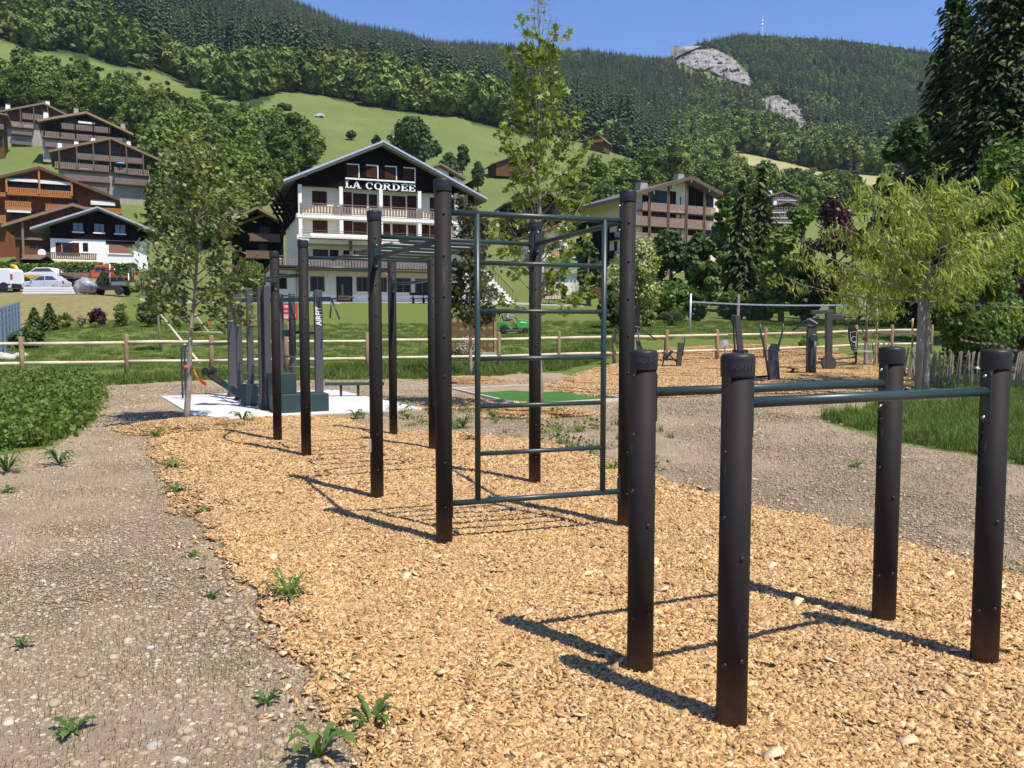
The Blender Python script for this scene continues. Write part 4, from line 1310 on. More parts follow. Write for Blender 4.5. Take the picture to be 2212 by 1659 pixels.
WEEDS = [(625,1300,4,1.15,'bushy weed clump on the soil at the edge of the chip bed'),(690,1640,2,1.35,'tall broad-leaved weed standing alone on the stony soil'),
 (803,1570,1,1.0,'dark narrow-leaved weed tuft where chips meet stony soil'),(768,1478,3,0.75,'small flat weed at the bend of the chip edge'),(575,1518,3,0.75,'small four-leaved weed on open soil'),
 (382,1065,0,1.3,'pale green dandelion at the soil side of the chip bed'),(375,1014,1,1.3,'upright dark dandelion clump at the far end of the chip edge'),(524,912,1,2.0,'large spiky dandelion in front of the concrete slab'),
 (440,905,3,1.2,'low weed at the near corner of the concrete slab'),(462,1290,3,0.7,'small spreading weed on the soil near the chip curve'),(418,1202,3,0.7,'little weed rosette on pebbly soil'),(440,1110,0,0.9,'flat weed just outside the chip bed'),
 (488,1186,3,0.6,'tiny weed touching the chip edge'),(50,1400,2,0.6,'small upright seedling in bare gravelly soil'),(155,1585,3,1.0,'two-leaved weed lying flat among pebbles'),(128,1005,1,2.0,'wide straggling weed below the long grass'),
 (16,1022,4,1.8,'large ragged weed clump below the long grass'),(14,1065,3,1.2,'flat green weed on gravelly soil'),(335,948,4,1.2,'low weed clump beside the tree mound'),(770,905,1,1.6,'leafy weed in front of the slab near the tall posts'),
 (880,905,0,1.5,'weed spreading on soil behind the tall rig'),(1000,925,4,1.6,'grassy weed clump behind the ladder post'),(1065,905,4,1.3,'weed clump between rig and turf'),(1325,1020,4,1.0,'weed tuft at the chip edge beside the ladder'),
 (1015,955,1,1.2,'small weed at the far chip edge behind the ladder'),(1850,1010,0,1.2,'dark weed near the dip bar posts on soil'),(690,1415,3,0.55,'tiny sprig at the chip edge'),(715,1470,3,0.6,'tiny weed on chips edge near the bend')]
for px, py, k, s, lb in WEEDS:
    g = G(px, py)
    o = link('weed', WEEDM[k], None, (g.x, g.y, Tz(g.x, g.y)), px*1.7)
    o.scale = (s*0.82, s*0.82, s*0.75)
    tag(o, lb, 'weed', 'weeds growing in the soil')

# ------------------------------------------------------------------ concrete slab and turf square
SB, SCn, SA = G(432, 910), G(912, 885), G(363, 858)
E1 = (SCn-SB).normalized(); E2 = Vector((-E1.y, E1.x, 0)); SL1 = (SCn-SB).length; SL2 = 5.5
SRZ = math.atan2(E1.y, E1.x)
m = MB(); m.box(0, SL1, 0, SL2, -0.1, 0.035)
o = m.build('concrete_slab', M_CONC, None, (SB.x, SB.y, 0), SRZ, bevel=0.01)
tag(o, 'pale concrete slab under the square-post gym station', 'slab')
m_turf, nt, bs = nodes_of('artificial_turf')
_p = coords(nt)
_c = ramp(nt, noise(nt, 1.2, 6, 0.7, _p), [(0.3, (0.040, 0.135, 0.022, 1)), (0.7, (0.085, 0.205, 0.045, 1))])
_c = mix_rgb(nt, math_n(nt, 'MULTIPLY', noise(nt, 160, 3, 0.8, _p), 0.5), _c, (0.030, 0.100, 0.016, 1))
nt.links.new(_c, bs.inputs['Base Color']); bs.inputs['Roughness'].default_value = 0.8; bs.inputs['Specular IOR Level'].default_value = 0.2
nt.links.new(bump(nt, noise(nt, 220, 3, 0.8, _p), 0.7, 0.01), bs.inputs['Normal'])
TQ = [G(974, 843), G(1128, 880), G(1348, 866), G(1186, 834)]
TQ = [Vector((q.x, q.y, 0)) for q in TQ]
troot = empty('turf_square', (TQ[0]+TQ[2])/2, 0, 'artificial turf square with pale timber edging beside the fitness machines', 'turf')
c0 = troot.location
me = np_mesh('turf', np.array([tuple(q - c0 + Vector((0, 0, 0.03))) for q in TQ]), np.array([[0, 1, 2, 3]]), m_turf)
link('turf', me, troot)
M_EDGE = mat('edging', (0.50, 0.46, 0.40, 1), 0.8, var=0.2, vscale=6)
for i in range(4):
    m = MB(); a, b = TQ[i]-c0, TQ[(i+1) % 4]-c0
    u = (b-a).normalized()
    m.bar(a - u*0.03 + Vector((0, 0, 0.01)), b - u*0.035 + Vector((0, 0, 0.01)), 0.07, 0.12)
    m.build('edging', M_EDGE, troot)
# ------------------------------------------------------------------ log fence
M_LOG = mat('pine_log', (0.60, 0.49, 0.34, 1), 0.8, var=0.3, vscale=5, bmp=0.2, bscale=40, stretch=(0.25, 1, 1))
M_LOGPOST = mat('treated_post', (0.29, 0.185, 0.10, 1), 0.85, var=0.35, vscale=6, bmp=0.3, bscale=30, stretch=(1, 1, 0.2))
M_CUT = mat('cut_wood', (0.52, 0.44, 0.33, 1), 0.85, var=0.15, vscale=20)
FPOST = [(-190, 830, 24.0), (50, 826, 24.6), (274, 818, 25.4), (458, 812, 26.0), (620, 808, 26.6), (793, 805, 27.2), (1078, 798, 28.4), (1206, 792, 29.4), (1327, 786, 30.2), (1439, 781, 31.0), (1549, 777, 31.8), (1652, 774, 32.6), (1757, 772, 33.4), (1848, 770, 34.2), (1925, 770, 34.6), (2010, 770, 34.8)]
def log_fence():
    rng = random.Random(4)
    p0 = [at(px, d) for px, py, d in FPOST]
    root = empty('log_fence', p0[7], 0, 'rustic round-log fence with two rails dividing soil from lawn', 'fence')
    o0 = root.location
    for p in p0:
        hgt = 1.22 + rng.uniform(-0.03, 0.04); r = 0.075
        q = p - o0
        m = MB(); tl = Vector((rng.uniform(-0.02, 0.02), rng.uniform(-0.02, 0.02), 0))
        m.tube([q - Vector((0, 0, 0.25)), q + Vector((0, 0, 0.6)) + tl*0.5, q + Vector((0, 0, hgt-0.015)) + tl, q + Vector((0, 0, hgt)) + tl], [r*1.03, r, r*0.97, r*0.9], 14)
        po = m.build('post', M_LOGPOST, root)
        c = MB(); c.lathe([(0.062, 0.0), (0.05, 0.004), (0.0001, 0.005)], n=14)
        c.build('cut_end', M_CUT, po, loc=q + tl + Vector((0, 0, hgt + 0.0005)))
    for a, b in zip(p0[:-1], p0[1:]):
        for z in (1.0, 0.42):
            mid = (a+b)/2
            za_, zb_ = z + rng.uniform(-0.015, 0.015), z + rng.uniform(-0.015, 0.015)
            pts = [a - o0 + Vector((0, 0, za_))]
            for t in (0.33, 0.66): pts.append(a.lerp(b, t) - o0 + Vector((rng.uniform(-0.01, 0.01), 0, za_ + (zb_-za_)*t + rng.uniform(-0.006, 0.006))))
            pts.append(b - o0 + Vector((0, 0, zb_)))
            m = MB(); r = 0.053 + rng.uniform(-0.004, 0.004)
            m.tube(pts, [r, r*1.05, r*0.98, r*0.9], 10)
            m.build('rail', M_LOG, root)
log_fence()

# ------------------------------------------------------------------ helper: draw in an upright plane facing the viewer
class Pl:
    """upright plane through ground point (px, d); local x right, y back, z up"""
    def __init__(self, px, d, rz=0.0, h=None):
        self.o = at(px, d) if h is None else Vector((at(px, d).x, d, h))
        self.rz = rz
        self.u = Vector((math.cos(rz), math.sin(rz), 0)); self.n = Vector((-math.sin(rz), math.cos(rz), 0))
    def __call__(self, px, py, y=0.0):
        """local point where the sight line meets the plane shifted back by y"""
        r = ray(px, py); c = Vector((0, 0, EYE))
        o = self.o + self.n*y
        k = (o - c).dot(self.n) / r.dot(self.n)
        w = c + r*k - self.o
        return Vector((w.dot(self.u), w.dot(self.n), w.z))

def place_text(parent, s, size, loc, rot, mt, extrude=0.003, bold=0.0, name='lettering', spacing=1.0, sx=1.0):
    me = text_mesh(s, size, extrude, bold, spacing); me.materials.clear(); me.materials.append(mt)
    o = link(name, me, parent); o.location = loc; o.rotation_euler = rot; o.scale = (sx, 1, 1)
    return o

# ------------------------------------------------------------------ gym station on the slab
def slab_pt(px, py):
    g = G(px, py, 0.035); return Vector((g.x, g.y, 0.035))
def gym():
    c = (SB + E1*SL1*0.5 + E2*SL2*0.5)
    root = empty('gym_station', (c.x, c.y, 0.035), SRZ, 'dark square-post gym station with pull-up bars and wall bars', 'gym station')
    inv = Matrix.Rotation(-SRZ, 3, 'Z')
    loc = lambda w: inv @ (Vector(w) - root.location)
    HT = 2.32
    bases = {'a': (503, 857), 'b': (519, 864), 'c': (543, 874), 'd': (568, 884), 'e': (580, 885), 'f': (609, 862), 'g': (634, 862), 'h': (690, 866)}
    B = {k: loc(slab_pt(*v)) for k, v in bases.items()}
    for k, p in B.items():
        w = 0.16 if k in 'ah' else 0.115
        m = MB(); m.box(-w/2, w/2, -0.06, 0.06, 0.0, HT - (0.05 if k in 'bfg' else 0))
        po = m.build('post', M_GYM, root, loc=p, bevel=0.008)
        f = MB(); f.prism([(w/2, 0.0), (w/2+0.09, 0.0), (w/2, 0.14)], -0.004, 0.004); f.prism([(-w/2, 0.0), (-w/2-0.09, 0.0), (-w/2, 0.14)], -0.004, 0.004)
        f.build('foot_gusset', M_GYM, po)
        if k == 'h':
            place_text(po, 'AIRFIT', 0.175, (0.0, -0.064, 1.78), (R(90), R(-90), 0), M_WHITE, 0.002, 0.004, sx=0.78)
    Z = lambda p, z: Vector((p.x, p.y, z))
    # long top beam with sloping grips
    t = loc(slab_pt(503, 857)); x0, x1 = B['a'].x - 0.9, B['h'].x + 1.15
    def beam(name, a, b, w, h, mt): return MB().bar(a, b, w, h).build(name, mt, root)
    ya = (B['a'].y + B['h'].y)/2
    beam('top_beam', Z(B['a'], 2.13) + (B['a']-B['h']).normalized()*0.35 - Vector((0, 0.09, 0)), Z(B['h'], 2.13) + (B['h']-B['a']).normalized()*0.3 - Vector((0, 0.09, 0)), 0.05, 0.09, M_GYMGREEN)
    u = (B['h']-B['a']).normalized()
    for p, s in ((B['a'], -1), (B['h'], 1)):
        q = Z(p, 2.13) + u*s*0.33 - Vector((0, 0.09, 0))
        pipe('grip', root, [q, q + u*s*0.55 + Vector((0, 0, 0.02))], 0.017)
        pipe('grip', root, [q, q + u*s*0.14 + Vector((0, -0.12, -0.42))], 0.017)
        pipe('grip', root, [q, q + u*s*(-0.1) + Vector((0, -0.12, -0.4))], 0.017)
    pipe('pull_up_bar', root, [Z(B['f'], 2.22), Z(B['h'], 2.2)], 0.018, M_STEEL)
    pipe('pull_up_bar', root, [Z(B['a'], 1.72), Z(B['d'], 1.72)], 0.016, M_STEEL)
    for z in (0.82, 0.62, 0.42, 0.24):
        pipe('wall_rung', root, [Z(B['b'], z), Z(B['e'], z - 0.02)], 0.016, M_STEEL)
        if z > 0.5: pipe('wall_rung', root, [Z(B['f'], z + 0.1), Z(B['h'], z + 0.1)], 0.016, M_STEEL)
    # padded strike column and its arm
    q = Z(B['f'], 0) + u*0.32
    m = MB(); m.tube([q + Vector((0, 0, z)) for z in (0.95, 1.0, 1.75, 1.8)], [0.045, 0.075, 0.075, 0.05], 12)
    m.build('strike_pad', M_BLACK, root)
    beam('pad_arm', Z(B['f'], 1.42), q + Vector((0, 0, 1.42)), 0.05, 0.14, M_GYMGREEN)
    beam('cross_tube', Z(B['g'], 1.44), Z(B['h'], 1.42), 0.03, 0.06, M_GYMGREEN)
    # hanging chain
    q = Z(B['b'].lerp(B['c'], 0.85), 0) - Vector((0, 0.09, 0))
    ch = MB()
    for i in range(26):
        z = 2.05 - i*0.038
        d = Vector((0.01, 0, 0)) if i % 2 else Vector((0, 0.01, 0))
        ch.tube([q + Vector((0, 0, z)) + d, q + Vector((0, 0, z-0.022)) + d, q + Vector((0, 0, z-0.044)), q + Vector((0, 0, z-0.022)) - d, q + Vector((0, 0, z)) - d], 0.004, 5)
    ch.tube([q + Vector((0, 0, 1.06)), q + Vector((0, 0, 1.03))], 0.022, 8)
    ch.build('chain', M_STEEL, root)
    # raised parallel bars on the far end
    pA = loc(slab_pt(398, 862)); pB = Z(B['a'], 0)
    for dy in (-0.22, 0.22):
        o = Vector((0, dy, 0)); v = (pB-pA).normalized()
        pipe('parallel_bar', root, [Z(pA, 0.0)+o, Z(pA, 1.05)+o, Z(pA, 1.13)+o+v*0.05, Z(pA, 1.17)+o+v*0.14, Z(pB, 1.19)+o*0.6 - v*0.05], 0.021)
    # stepped plyometric boxes
    L = loc(slab_pt(607, 893)); Rr = loc(slab_pt(711, 888))
    m_ = MB()
    v = (Rr-L).normalized(); n = Vector((-v.y, v.x, 0)); ln = (Rr-L).length
    rz = math.atan2(v.y, v.x)
    st = empty('step_box', (0, 0, 0), 0, 'stepped dark green jump box standing on the concrete slab', 'jump box')
    st.location = Matrix.Rotation(SRZ, 3, 'Z') @ L + root.location; st.rotation_euler = (0, 0, SRZ + rz)
    MB().box(-0.08, ln, 0, 0.62, 0, 0.33).build('lower_step', M_GYMGREEN, st, bevel=0.008)
    MB().box(-0.08, ln-0.52, 0.30, 0.92, 0.332, 0.70).build('upper_step', M_GYMGREEN, st, bevel=0.008)
    # sit-up bench: sloping beam, end box, padded roller
    hb = loc(slab_pt(560, 880)) ; foot = loc(slab_pt(545, 880))
    plane = Pl(545, 16.4)
    sb = empty('sit_up_bench', plane.o, 0, 'sloping green sit-up bench with black padded roller beside the square posts', 'exercise bench')
    a = plane(556, 878); b = plane(452, 808)
    MB().bar(a, b.lerp(a, 0.25), 0.10, 0.11).build('beam', M_GYMGREEN, sb)
    bl = MB(); bl.bar(b.lerp(a, 0.30), b.lerp(a, 0.02), 0.34, 0.07); bl.build('pad', M_BLACK, sb, bevel=0.03)
    c1 = b.lerp(a, 0.0) + Vector((0, 0, 0.06))
    pipe('roller', sb, [c1 - Vector((0, 0.22, 0)), c1 + Vector((0, 0.22, 0))], 0.075, M_BLACK)
    pipe('hoop', sb, [b.lerp(a, 0.06) + Vector((0, 0.2, 0.06)), b.lerp(a, 0.15) + Vector((0, 0.2, 0.17)), b.lerp(a, 0.36) + Vector((0, 0.1, 0.12)), b.lerp(a, 0.42) + Vector((0, 0, 0.0)), b.lerp(a, 0.36) + Vector((0, -0.1, 0.1))], 0.012)
    m_ = MB(); q = plane(547, 860); m_.box(q.x-0.2, q.x+0.2, -0.16, 0.16, 0.06, 0.46); m_.build('end_box', M_GYMGREEN, sb, bevel=0.01)
    MB().box(q.x-0.07, q.x+0.07, -0.05, 0.05, -0.02, 0.07).build('foot', M_GYM, sb)
    # low bench beam on the slab's other side
    pl = Pl(775, 18.6, 0.12)
    lb = empty('low_bench', pl.o, 0.12, 'low narrow green bench beam on round legs at the slab edge', 'exercise bench')
    x0 = pl(702, 826).x; x1 = pl(830, 828).x; zt = pl(770, 826).z
    MB().box(x0, x1, -0.11, 0.11, zt-0.06, zt).build('beam', M_GYMGREEN, lb, bevel=0.01)
    for x in (pl(774, 860).x, x0 + 0.35):
        l = MB(); l.tube([(x, 0, -0.02), (x, 0, zt-0.05)], 0.03, 10); l.lathe([(0.11, 0.0), (0.11, 0.012), (0.03, 0.014)], (x, 0, 0.0), 16)
        l.build('leg', M_GYM, lb)
gym()

# ------------------------------------------------------------------ fitness machines on the second chip bed
def machine(px, d, label, group='fitness machines on the chip bed'):
    pl = Pl(px, d)
    pl.o.z += 0.055
    return pl, empty('fitness_machine', pl.o, 0, label, 'fitness machine', group)
def machines():
    # seated leg machine with two upright handles
    pl, m = machine(1455, 28.6, 'low seated machine with raked grey post and two thin upright handles')
    MB().bar(pl(1465, 797), pl(1470, 740), 0.16, 0.16, up=(0, 1, 0)).build('post', M_GYM, m, bevel=0.01)
    MB().bar(pl(1425, 793), pl(1466, 793), 0.14, 0.10).build('base_beam', M_GYM, m, bevel=0.01)
    for (a, b, y) in (((1432, 789), (1437, 733), 0.3), ((1474, 770), (1479, 732), -0.3)):
        pipe('handle', m, [pl(*a, y), pl(*b, y), pl(b[0]-6, b[1], y)], 0.022)
    MB().bar(pl(1440, 772), pl(1452, 758), 0.35, 0.05).build('seat_back', M_BLACK, m, bevel=0.01)
    MB().bar(pl(1436, 775), pl(1462, 778), 0.36, 0.06).build('seat', M_BLACK, m, bevel=0.01)
    pipe('link', m, [pl(1430, 762), pl(1445, 765), pl(1462, 783)], 0.02)
    pipe('foot_plate', m, [pl(1428, 778, -0.15), pl(1428, 778, 0.25)], 0.03, M_BLACK)
    # machine half behind the ladder post: sloping handlebar
    pl, m = machine(1362, 30.0, 'tall machine with sloping green handlebar behind the ladder post')
    MB().bar(pl(1385, 788), pl(1378, 735), 0.14, 0.14, up=(0, 1, 0)).build('post', M_GYM, m, bevel=0.01)
    MB().bar(pl(1330, 704, 0.2), pl(1346, 722, 0.2), 0.5, 0.06).build('side_arm', M_BAR, m)
    for y in (-0.25, 0.25): pipe('handlebar', m, [pl(1332, 705, y), pl(1378, 706, y), pl(1418, 734, y)], 0.024)
    pipe('strut', m, [pl(1376, 712), pl(1388, 760), pl(1386, 775)], 0.03, M_GYM)
    pipe('grip', m, [pl(1413, 730, -0.3), pl(1413, 730, 0.3)], 0.02)
    # tall leaning post with hanging lever and round-cornered sign
    pl, m = machine(1592, 26.6, 'tall leaning dark post machine with hanging lever and crossbar')
    MB().bar(pl(1604, 806), pl(1592, 682), 0.17, 0.18, up=(0, 1, 0)).build('post', M_GYM, m, bevel=0.01)
    MB().bar(pl(1580, 682), pl(1592, 682), 0.17, 0.05).build('head_cover', M_GYM, m)
    MB().prism([tuple(pl(*q).xz) for q in ((1578, 690), (1580, 682), (1592, 682), (1592, 694), (1582, 700))], -0.07, 0.07).build('head', M_BLACK, m)
    pipe('lever', m, [pl(1584, 698), pl(1586, 735), pl(1588, 765)], 0.028)
    pipe('crossbar', m, [pl(1573, 723, 0), pl(1592, 723, 0)], 0.02)
    MB().bar(pl(1586, 758), pl(1612, 758), 0.5, 0.10).build('weight_box', M_BLACK, m, bevel=0.02)
    # info sign
    pl, m = machine(1566, 27.4, 'small grey hexagonal sign plate on a thin stalk', None)
    m.name = 'info_sign'; m['category'] = 'sign'
    MB().prism([tuple(pl(*q).xz) for q in ((1556, 741), (1561, 733), (1572, 733), (1577, 741), (1575, 749), (1558, 749))], -0.012, 0.012).build('plate', mat('sign_grey', (0.36, 0.37, 0.38, 1), 0.5, var=0.1), m)
    c = pl(1566.5, 738)
    place_text(m, 'AIR', 0.10, (c.x, -0.016, c.z - 0.005), (R(90), 0, 0), M_WHITE, 0.001, 0.003)
    place_text(m, 'FIT', 0.10, (c.x + 0.03, -0.016, c.z - 0.095), (R(90), 0, 0), M_WHITE, 0.001, 0.003)
    pipe('stalk', m, [pl(1566, 749), pl(1566, 805)], 0.02, M_GYM)
    # elliptical walker
    pl, m = machine(1672, 22.8, 'elliptical walker with wedge-shaped grey post and two swinging arms')
    MB().prism([tuple(pl(*q).xz) for q in ((1662, 833), (1684, 833), (1678, 743), (1669, 742), (1660, 755))], -0.09, 0.09).build('post', M_GYM, m, bevel=0.008)
    pipe('arm', m, [pl(1641, 699, -0.3), pl(1643, 717, -0.3), pl(1652, 757, -0.3), pl(1662, 822, -0.3)], [0.02, 0.026, 0.03, 0.03])
    pipe('arm', m, [pl(1692, 699, 0.3), pl(1690, 716, 0.3), pl(1682, 748, 0.3), pl(1676, 775, 0.3)], [0.02, 0.026, 0.03, 0.03])
    pipe('axle', m, [pl(1652, 757, -0.3), pl(1684, 757, 0.3)], 0.025)
    MB().bar(pl(1624, 820, -0.3), pl(1662, 824, -0.3), 0.16, 0.05).build('pedal', M_BLACK, m, bevel=0.01)
    MB().bar(pl(1626, 815, 0.3), pl(1665, 812, 0.3), 0.16, 0.05).build('pedal', M_BLACK, m, bevel=0.01)
    pipe('crank', m, [pl(1618, 812, 0), pl(1630, 816, -0.2)], 0.06, M_STEEL)
    pipe('guide_bar', m, [pl(1620, 824, -0.1), pl(1664, 828, 0)], 0.03, M_GYM)
    # twist station with round hub
    pl, m = machine(1752, 25.4, 'upright station with pointed top, round green hub and short cross grips')
    MB().prism([tuple(pl(*q).xz) for q in ((1742, 812), (1761, 812), (1762, 698), (1756, 690), (1746, 692), (1744, 700))], -0.09, 0.09).build('post', M_GYM, m, bevel=0.008)
    MB().bar(pl(1746, 689, -0.02), pl(1764, 699, -0.02), 0.22, 0.03).build('top_plate', mat('grey_top', (0.42, 0.44, 0.47, 1), 0.35, var=0.1), m)
    m2 = MB(); c = pl(1758, 730, -0.12); m2.lathe([(0.10, -0.07), (0.13, -0.04), (0.13, 0.06)], c, 18, axis='y'); m2.build('hub', M_GYMGREEN, m)
    pipe('lever', m, [pl(1760, 736, -0.2), pl(1759, 770, -0.2), pl(1757, 807, -0.15)], 0.034)
    pipe('cross_grip', m, [pl(1728, 705, -0.1), pl(1774, 704, -0.1)], 0.02)
    pipe('cross_grip', m, [pl(1732, 728, 0.1), pl(1786, 730, 0.1)], 0.018)
    MB().bar(pl(1708, 803), pl(1742, 806), 0.12, 0.06).build('base_beam', M_GYM, m)
    MB().bar(pl(1702, 795, 0), pl(1722, 797, 0), 0.36, 0.03).build('foot_plate', M_BLACK, m)
    MB().bar(pl(1709, 803, 0), pl(1715, 797, 0), 0.1, 0.05).build('pivot', M_BLACK, m)
    # pull-down / chest press tower with hanging seat
    pl, m = machine(1792, 27.2, 'tower machine with overhanging beam, frame handles and lettered seat back')
    MB().bar(pl(1790, 800), pl(1790, 672), 0.19, 0.19, up=(0, 1, 0)).build('post', M_GYM, m, bevel=0.01)
    MB().bar(pl(1752, 675), pl(1798, 673), 0.16, 0.13).build('top_beam', M_GYM, m, bevel=0.01)
    MB().bar(pl(1796, 684), pl(1825, 686), 0.14, 0.15).build('side_arm', M_GYM, m, bevel=0.01)
    for y in (-0.3, 0.3):
        pipe('press_arm', m, [pl(1770, 686, y), pl(1757, 687, y), pl(1737, 694, y), pl(1712, 715, y)], 0.024)
    pipe('press_bar', m, [pl(1766, 684, -0.3), pl(1766, 684, 0.3)], 0.03)
    for y in (-0.26, 0.26):
        pipe('frame_handle', m, [pl(1823, 685, y), pl(1849, 685, y), pl(1866, 718, y)], 0.02)
    pipe('frame_handle', m, [pl(1823, 684, 0), pl(1838, 712, 0)], 0.022)
    pad = [(1832, 712), (1836, 704), (1844, 704), (1851, 712), (1853, 728), (1852, 756), (1840, 757), (1833, 730)]
    bk = MB().prism([tuple(pl(*q).xz) for q in pad], -0.03, 0.03).build('seat_back', M_BLACK, m, bevel=0.01)
    inn = [(1836, 718), (1850, 716), (1850, 753), (1841, 754)]
    ln_ = MB(); pts = [pl(*q, -0.035) for q in inn]; 
    for i in range(4): ln_.bar(pts[i], pts[(i+1) % 4], 0.008, 0.008)
    cc = pl(1845, 733, -0.035); 
    ln_.tube([cc + Vector((0.09*math.cos(t), 0, 0.09*math.sin(t))) for t in np.linspace(0.4, 5.6, 14)], 0.006, 5)
    ln_.tube([pl(1842, 740, -0.035), pl(1848, 740, -0.035), pl(1848, 748, -0.035), pl(1843, 748, -0.035), pl(1843, 744, -0.035)], 0.006, 5)
    ln_.build('emblem', M_WHITE, bk)
    MB().bar(pl(1846, 758), pl(1880, 759), 0.4, 0.04).build('seat', mat('seat_grey', (0.45, 0.45, 0.46, 1), 0.6), m)
    pipe('seat_stem', m, [pl(1849, 760), pl(1849, 784)], 0.035, M_GYM)
    pipe('stay', m, [pl(1849, 771), pl(1800, 776), pl(1768, 775)], 0.03, M_GYM)
    pipe('stay', m, [pl(1849, 784), pl(1800, 790), pl(1768, 782)], 0.03, M_GYM)
    MB().prism([tuple(pl(*q).xz) for q in ((1772, 783), (1781, 770), (1799, 770), (1806, 784), (1800, 801), (1782, 801))], -0.08, 0.08).build('foot', M_GYM, m)
machines()

# ------------------------------------------------------------------ sign by the fence
pl = Pl(624, 27.6)
r_ = empty('access_sign', pl.o, 0, 'red and white access notice on a wooden stake by the log fence', 'sign')
q0, q1 = pl(607, 692), pl(642, 655)
RED = mat('sign_red', (0.55, 0.045, 0.03, 1), 0.5, var=0.1)
MB().box(q0.x, q1.x, -0.012, 0.012, q0.z, q1.z).build('panel', RED, r_)
MB().box(q0.x+0.05, q1.x-0.05, -0.016, -0.0125, q0.z+0.06, q0.z+0.2).build('picture', mat('sign_cream', (0.6, 0.42, 0.3, 1), 0.5, var=0.4, vscale=9), r_)
place_text(r_, 'PRIVÉ', 0.13, ((q0.x+q1.x)/2, -0.014, q1.z-0.12), (R(90), 0, 0), M_WHITE, 0.001, 0.002)
place_text(r_, 'ACCÈS RÉSERVÉ', 0.06, ((q0.x+q1.x)/2, -0.014, q1.z-0.26), (R(90), 0, 0), M_WHITE, 0.001, 0.001)
MB().tube([(0, 0.03, -0.1), (0, 0.03, q1.z-0.05)], 0.035, 10).build('stake', M_LOGPOST, r_)

# ------------------------------------------------------------------ chestnut paling, bamboo stakes, barrier tape
M_PALE = mat('chestnut_pale', (0.27, 0.225, 0.165, 1), 0.9, var=0.35, vscale=10)
M_BAMBOO = mat('bamboo', (0.50, 0.31, 0.10, 1), 0.6, var=0.3, vscale=12, stretch=(1, 1, 0.3))
M_WIRE = mat('wire', (0.3, 0.3, 0.3, 1), 0.5, 0.8, var=0)
def paling(pxs, label, seed, d_of, step, hgt):
    rng = random.Random(seed)
    p0 = at(pxs[0], d_of(pxs[0]))
    root = empty('paling_fence', p0, 0, label, 'fence', 'chestnut paling fences')
    px = pxs[0]; pts = []
    base = []
    while px < pxs[1]:
        g = at(px, d_of(px)); base.append(g); px += step
    me_c = []
    for k in range(5):
        w = 0.035 + 0.012*rng.random(); m = MB(); h = hgt*rng.uniform(0.93, 1.05)
        m.box(-w/2, w/2, -0.012, 0.012, 0, h-0.04); m.add([(-w/2,-0.012,h-0.04),(w/2,-0.012,h-0.04),(w/2,0.012,h-0.04),(-w/2,0.012,h-0.04),(0,0,h)], [(0,1,4),(1,2,4),(2,3,4),(3,0,4)])
        me_c.append(m.mesh('pale', M_PALE))
    for i, g in enumerate(base):
        o = link('pale', me_c[i % 5], root); o.location = g - p0
        o.rotation_euler = (rng.gauss(0, 0.07), rng.gauss(0, 0.09) + 0.10*math.sin(i*0.09), rng.uniform(-0.3, 0.3))
    for z in (0.22, 0.62):
        m = MB(); m.tube([g - p0 + Vector((0, -0.018, z*hgt/0.85)) for g in base[::3]], 0.005, 4); m.build('wire', M_WIRE, root)
paling((1868, 1985), 'split chestnut paling fence behind the bamboo stakes', 3, lambda p: 31.5 - (p-1868)*0.085, 3.6, 0.92)
paling((2000, 2330), 'sagging split chestnut paling fence in front of the leafy bush', 5, lambda p: 21.2 - (p-2000)*0.008, 7.0, 0.95)
for px, d, h, lb in ((1891, 29.0, 1.95, 'bamboo stake by the paling fence near the tower machine'), (1968, 25.0, 1.75, 'bamboo stake standing in front of the paling fence by the willow')):
    g = at(px, d)
    m = MB(); pts = [(0.01*math.sin(i), 0, -0.1 + (h+0.1)*i/12) for i in range(13)]
    m.tube(pts, [0.028 + (0.004 if i % 2 else 0) for i in range(13)], 8)
    tag(m.build('bamboo_stake', M_BAMBOO, None, g), lb, 'stake')

m_tape, nt, bs = nodes_of('barrier_tape')
_uv = coords(nt, 'Generated')
_w = nt.nodes.new('ShaderNodeAttribute'); _w.attribute_name = 'rnd'
_f = math_n(nt, 'GREATER_THAN', math_n(nt, 'FRACT', _w.outputs['Fac']), 0.5)
nt.links.new(mix_rgb(nt, _f, (0.75, 0.74, 0.72, 1), (0.65, 0.05, 0.035, 1)), bs.inputs['Base Color']); bs.inputs['Roughness'].default_value = 0.4
def tape(pts, label, w=0.07, per=0.22, sag=0.1, twist=0.25):
    pts = [Vector(p) for p in pts]; V = []; rn = []; Fs = []
    s = 0.0; prev = None
    for a, b in zip(pts[:-1], pts[1:]):
        n = max(8, int((b-a).length/0.055))
        for i in range(n+1):
            t = i/n; p = a.lerp(b, t) - Vector((0, 0, sag*4*t*(1-t)))
            if prev is not None: s += (p-prev).length
            prev = p
            e = Vector((0, math.sin(s*2)*twist, 1)).normalized()*w/2
            V += [tuple(p-e), tuple(p+e)]; rn += [s/per + 0.13]*2
    for i in range(len(V)//2-1): Fs.append((2*i, 2*i+2, 2*i+3, 2*i+1))
    p0 = pts[0]
    o = link('barrier_tape', np_mesh('barrier_tape', np.array(V) - np.array(p0), np.array(Fs), m_tape, np.array(rn)), None, p0)
    tag(o, label, 'tape', 'barrier tapes')
g = lambda px, py, d: P(px, py, d)
tape([g(1868, 716, 31.0), g(1891, 716, 29.0), g(1968, 718, 25.0), g(1996, 716, 21.2)], 'red and white barrier tape tied between bamboo stakes and willow trunk', 0.06, 0.25, 0.05)
tape([g(2075, 733, 22.5), g(2150, 742, 21.0), g(2240, 765, 19.5)], 'red and white barrier tape sloping down beside the leafy bush', 0.06, 0.25, 0.04, 0.9)
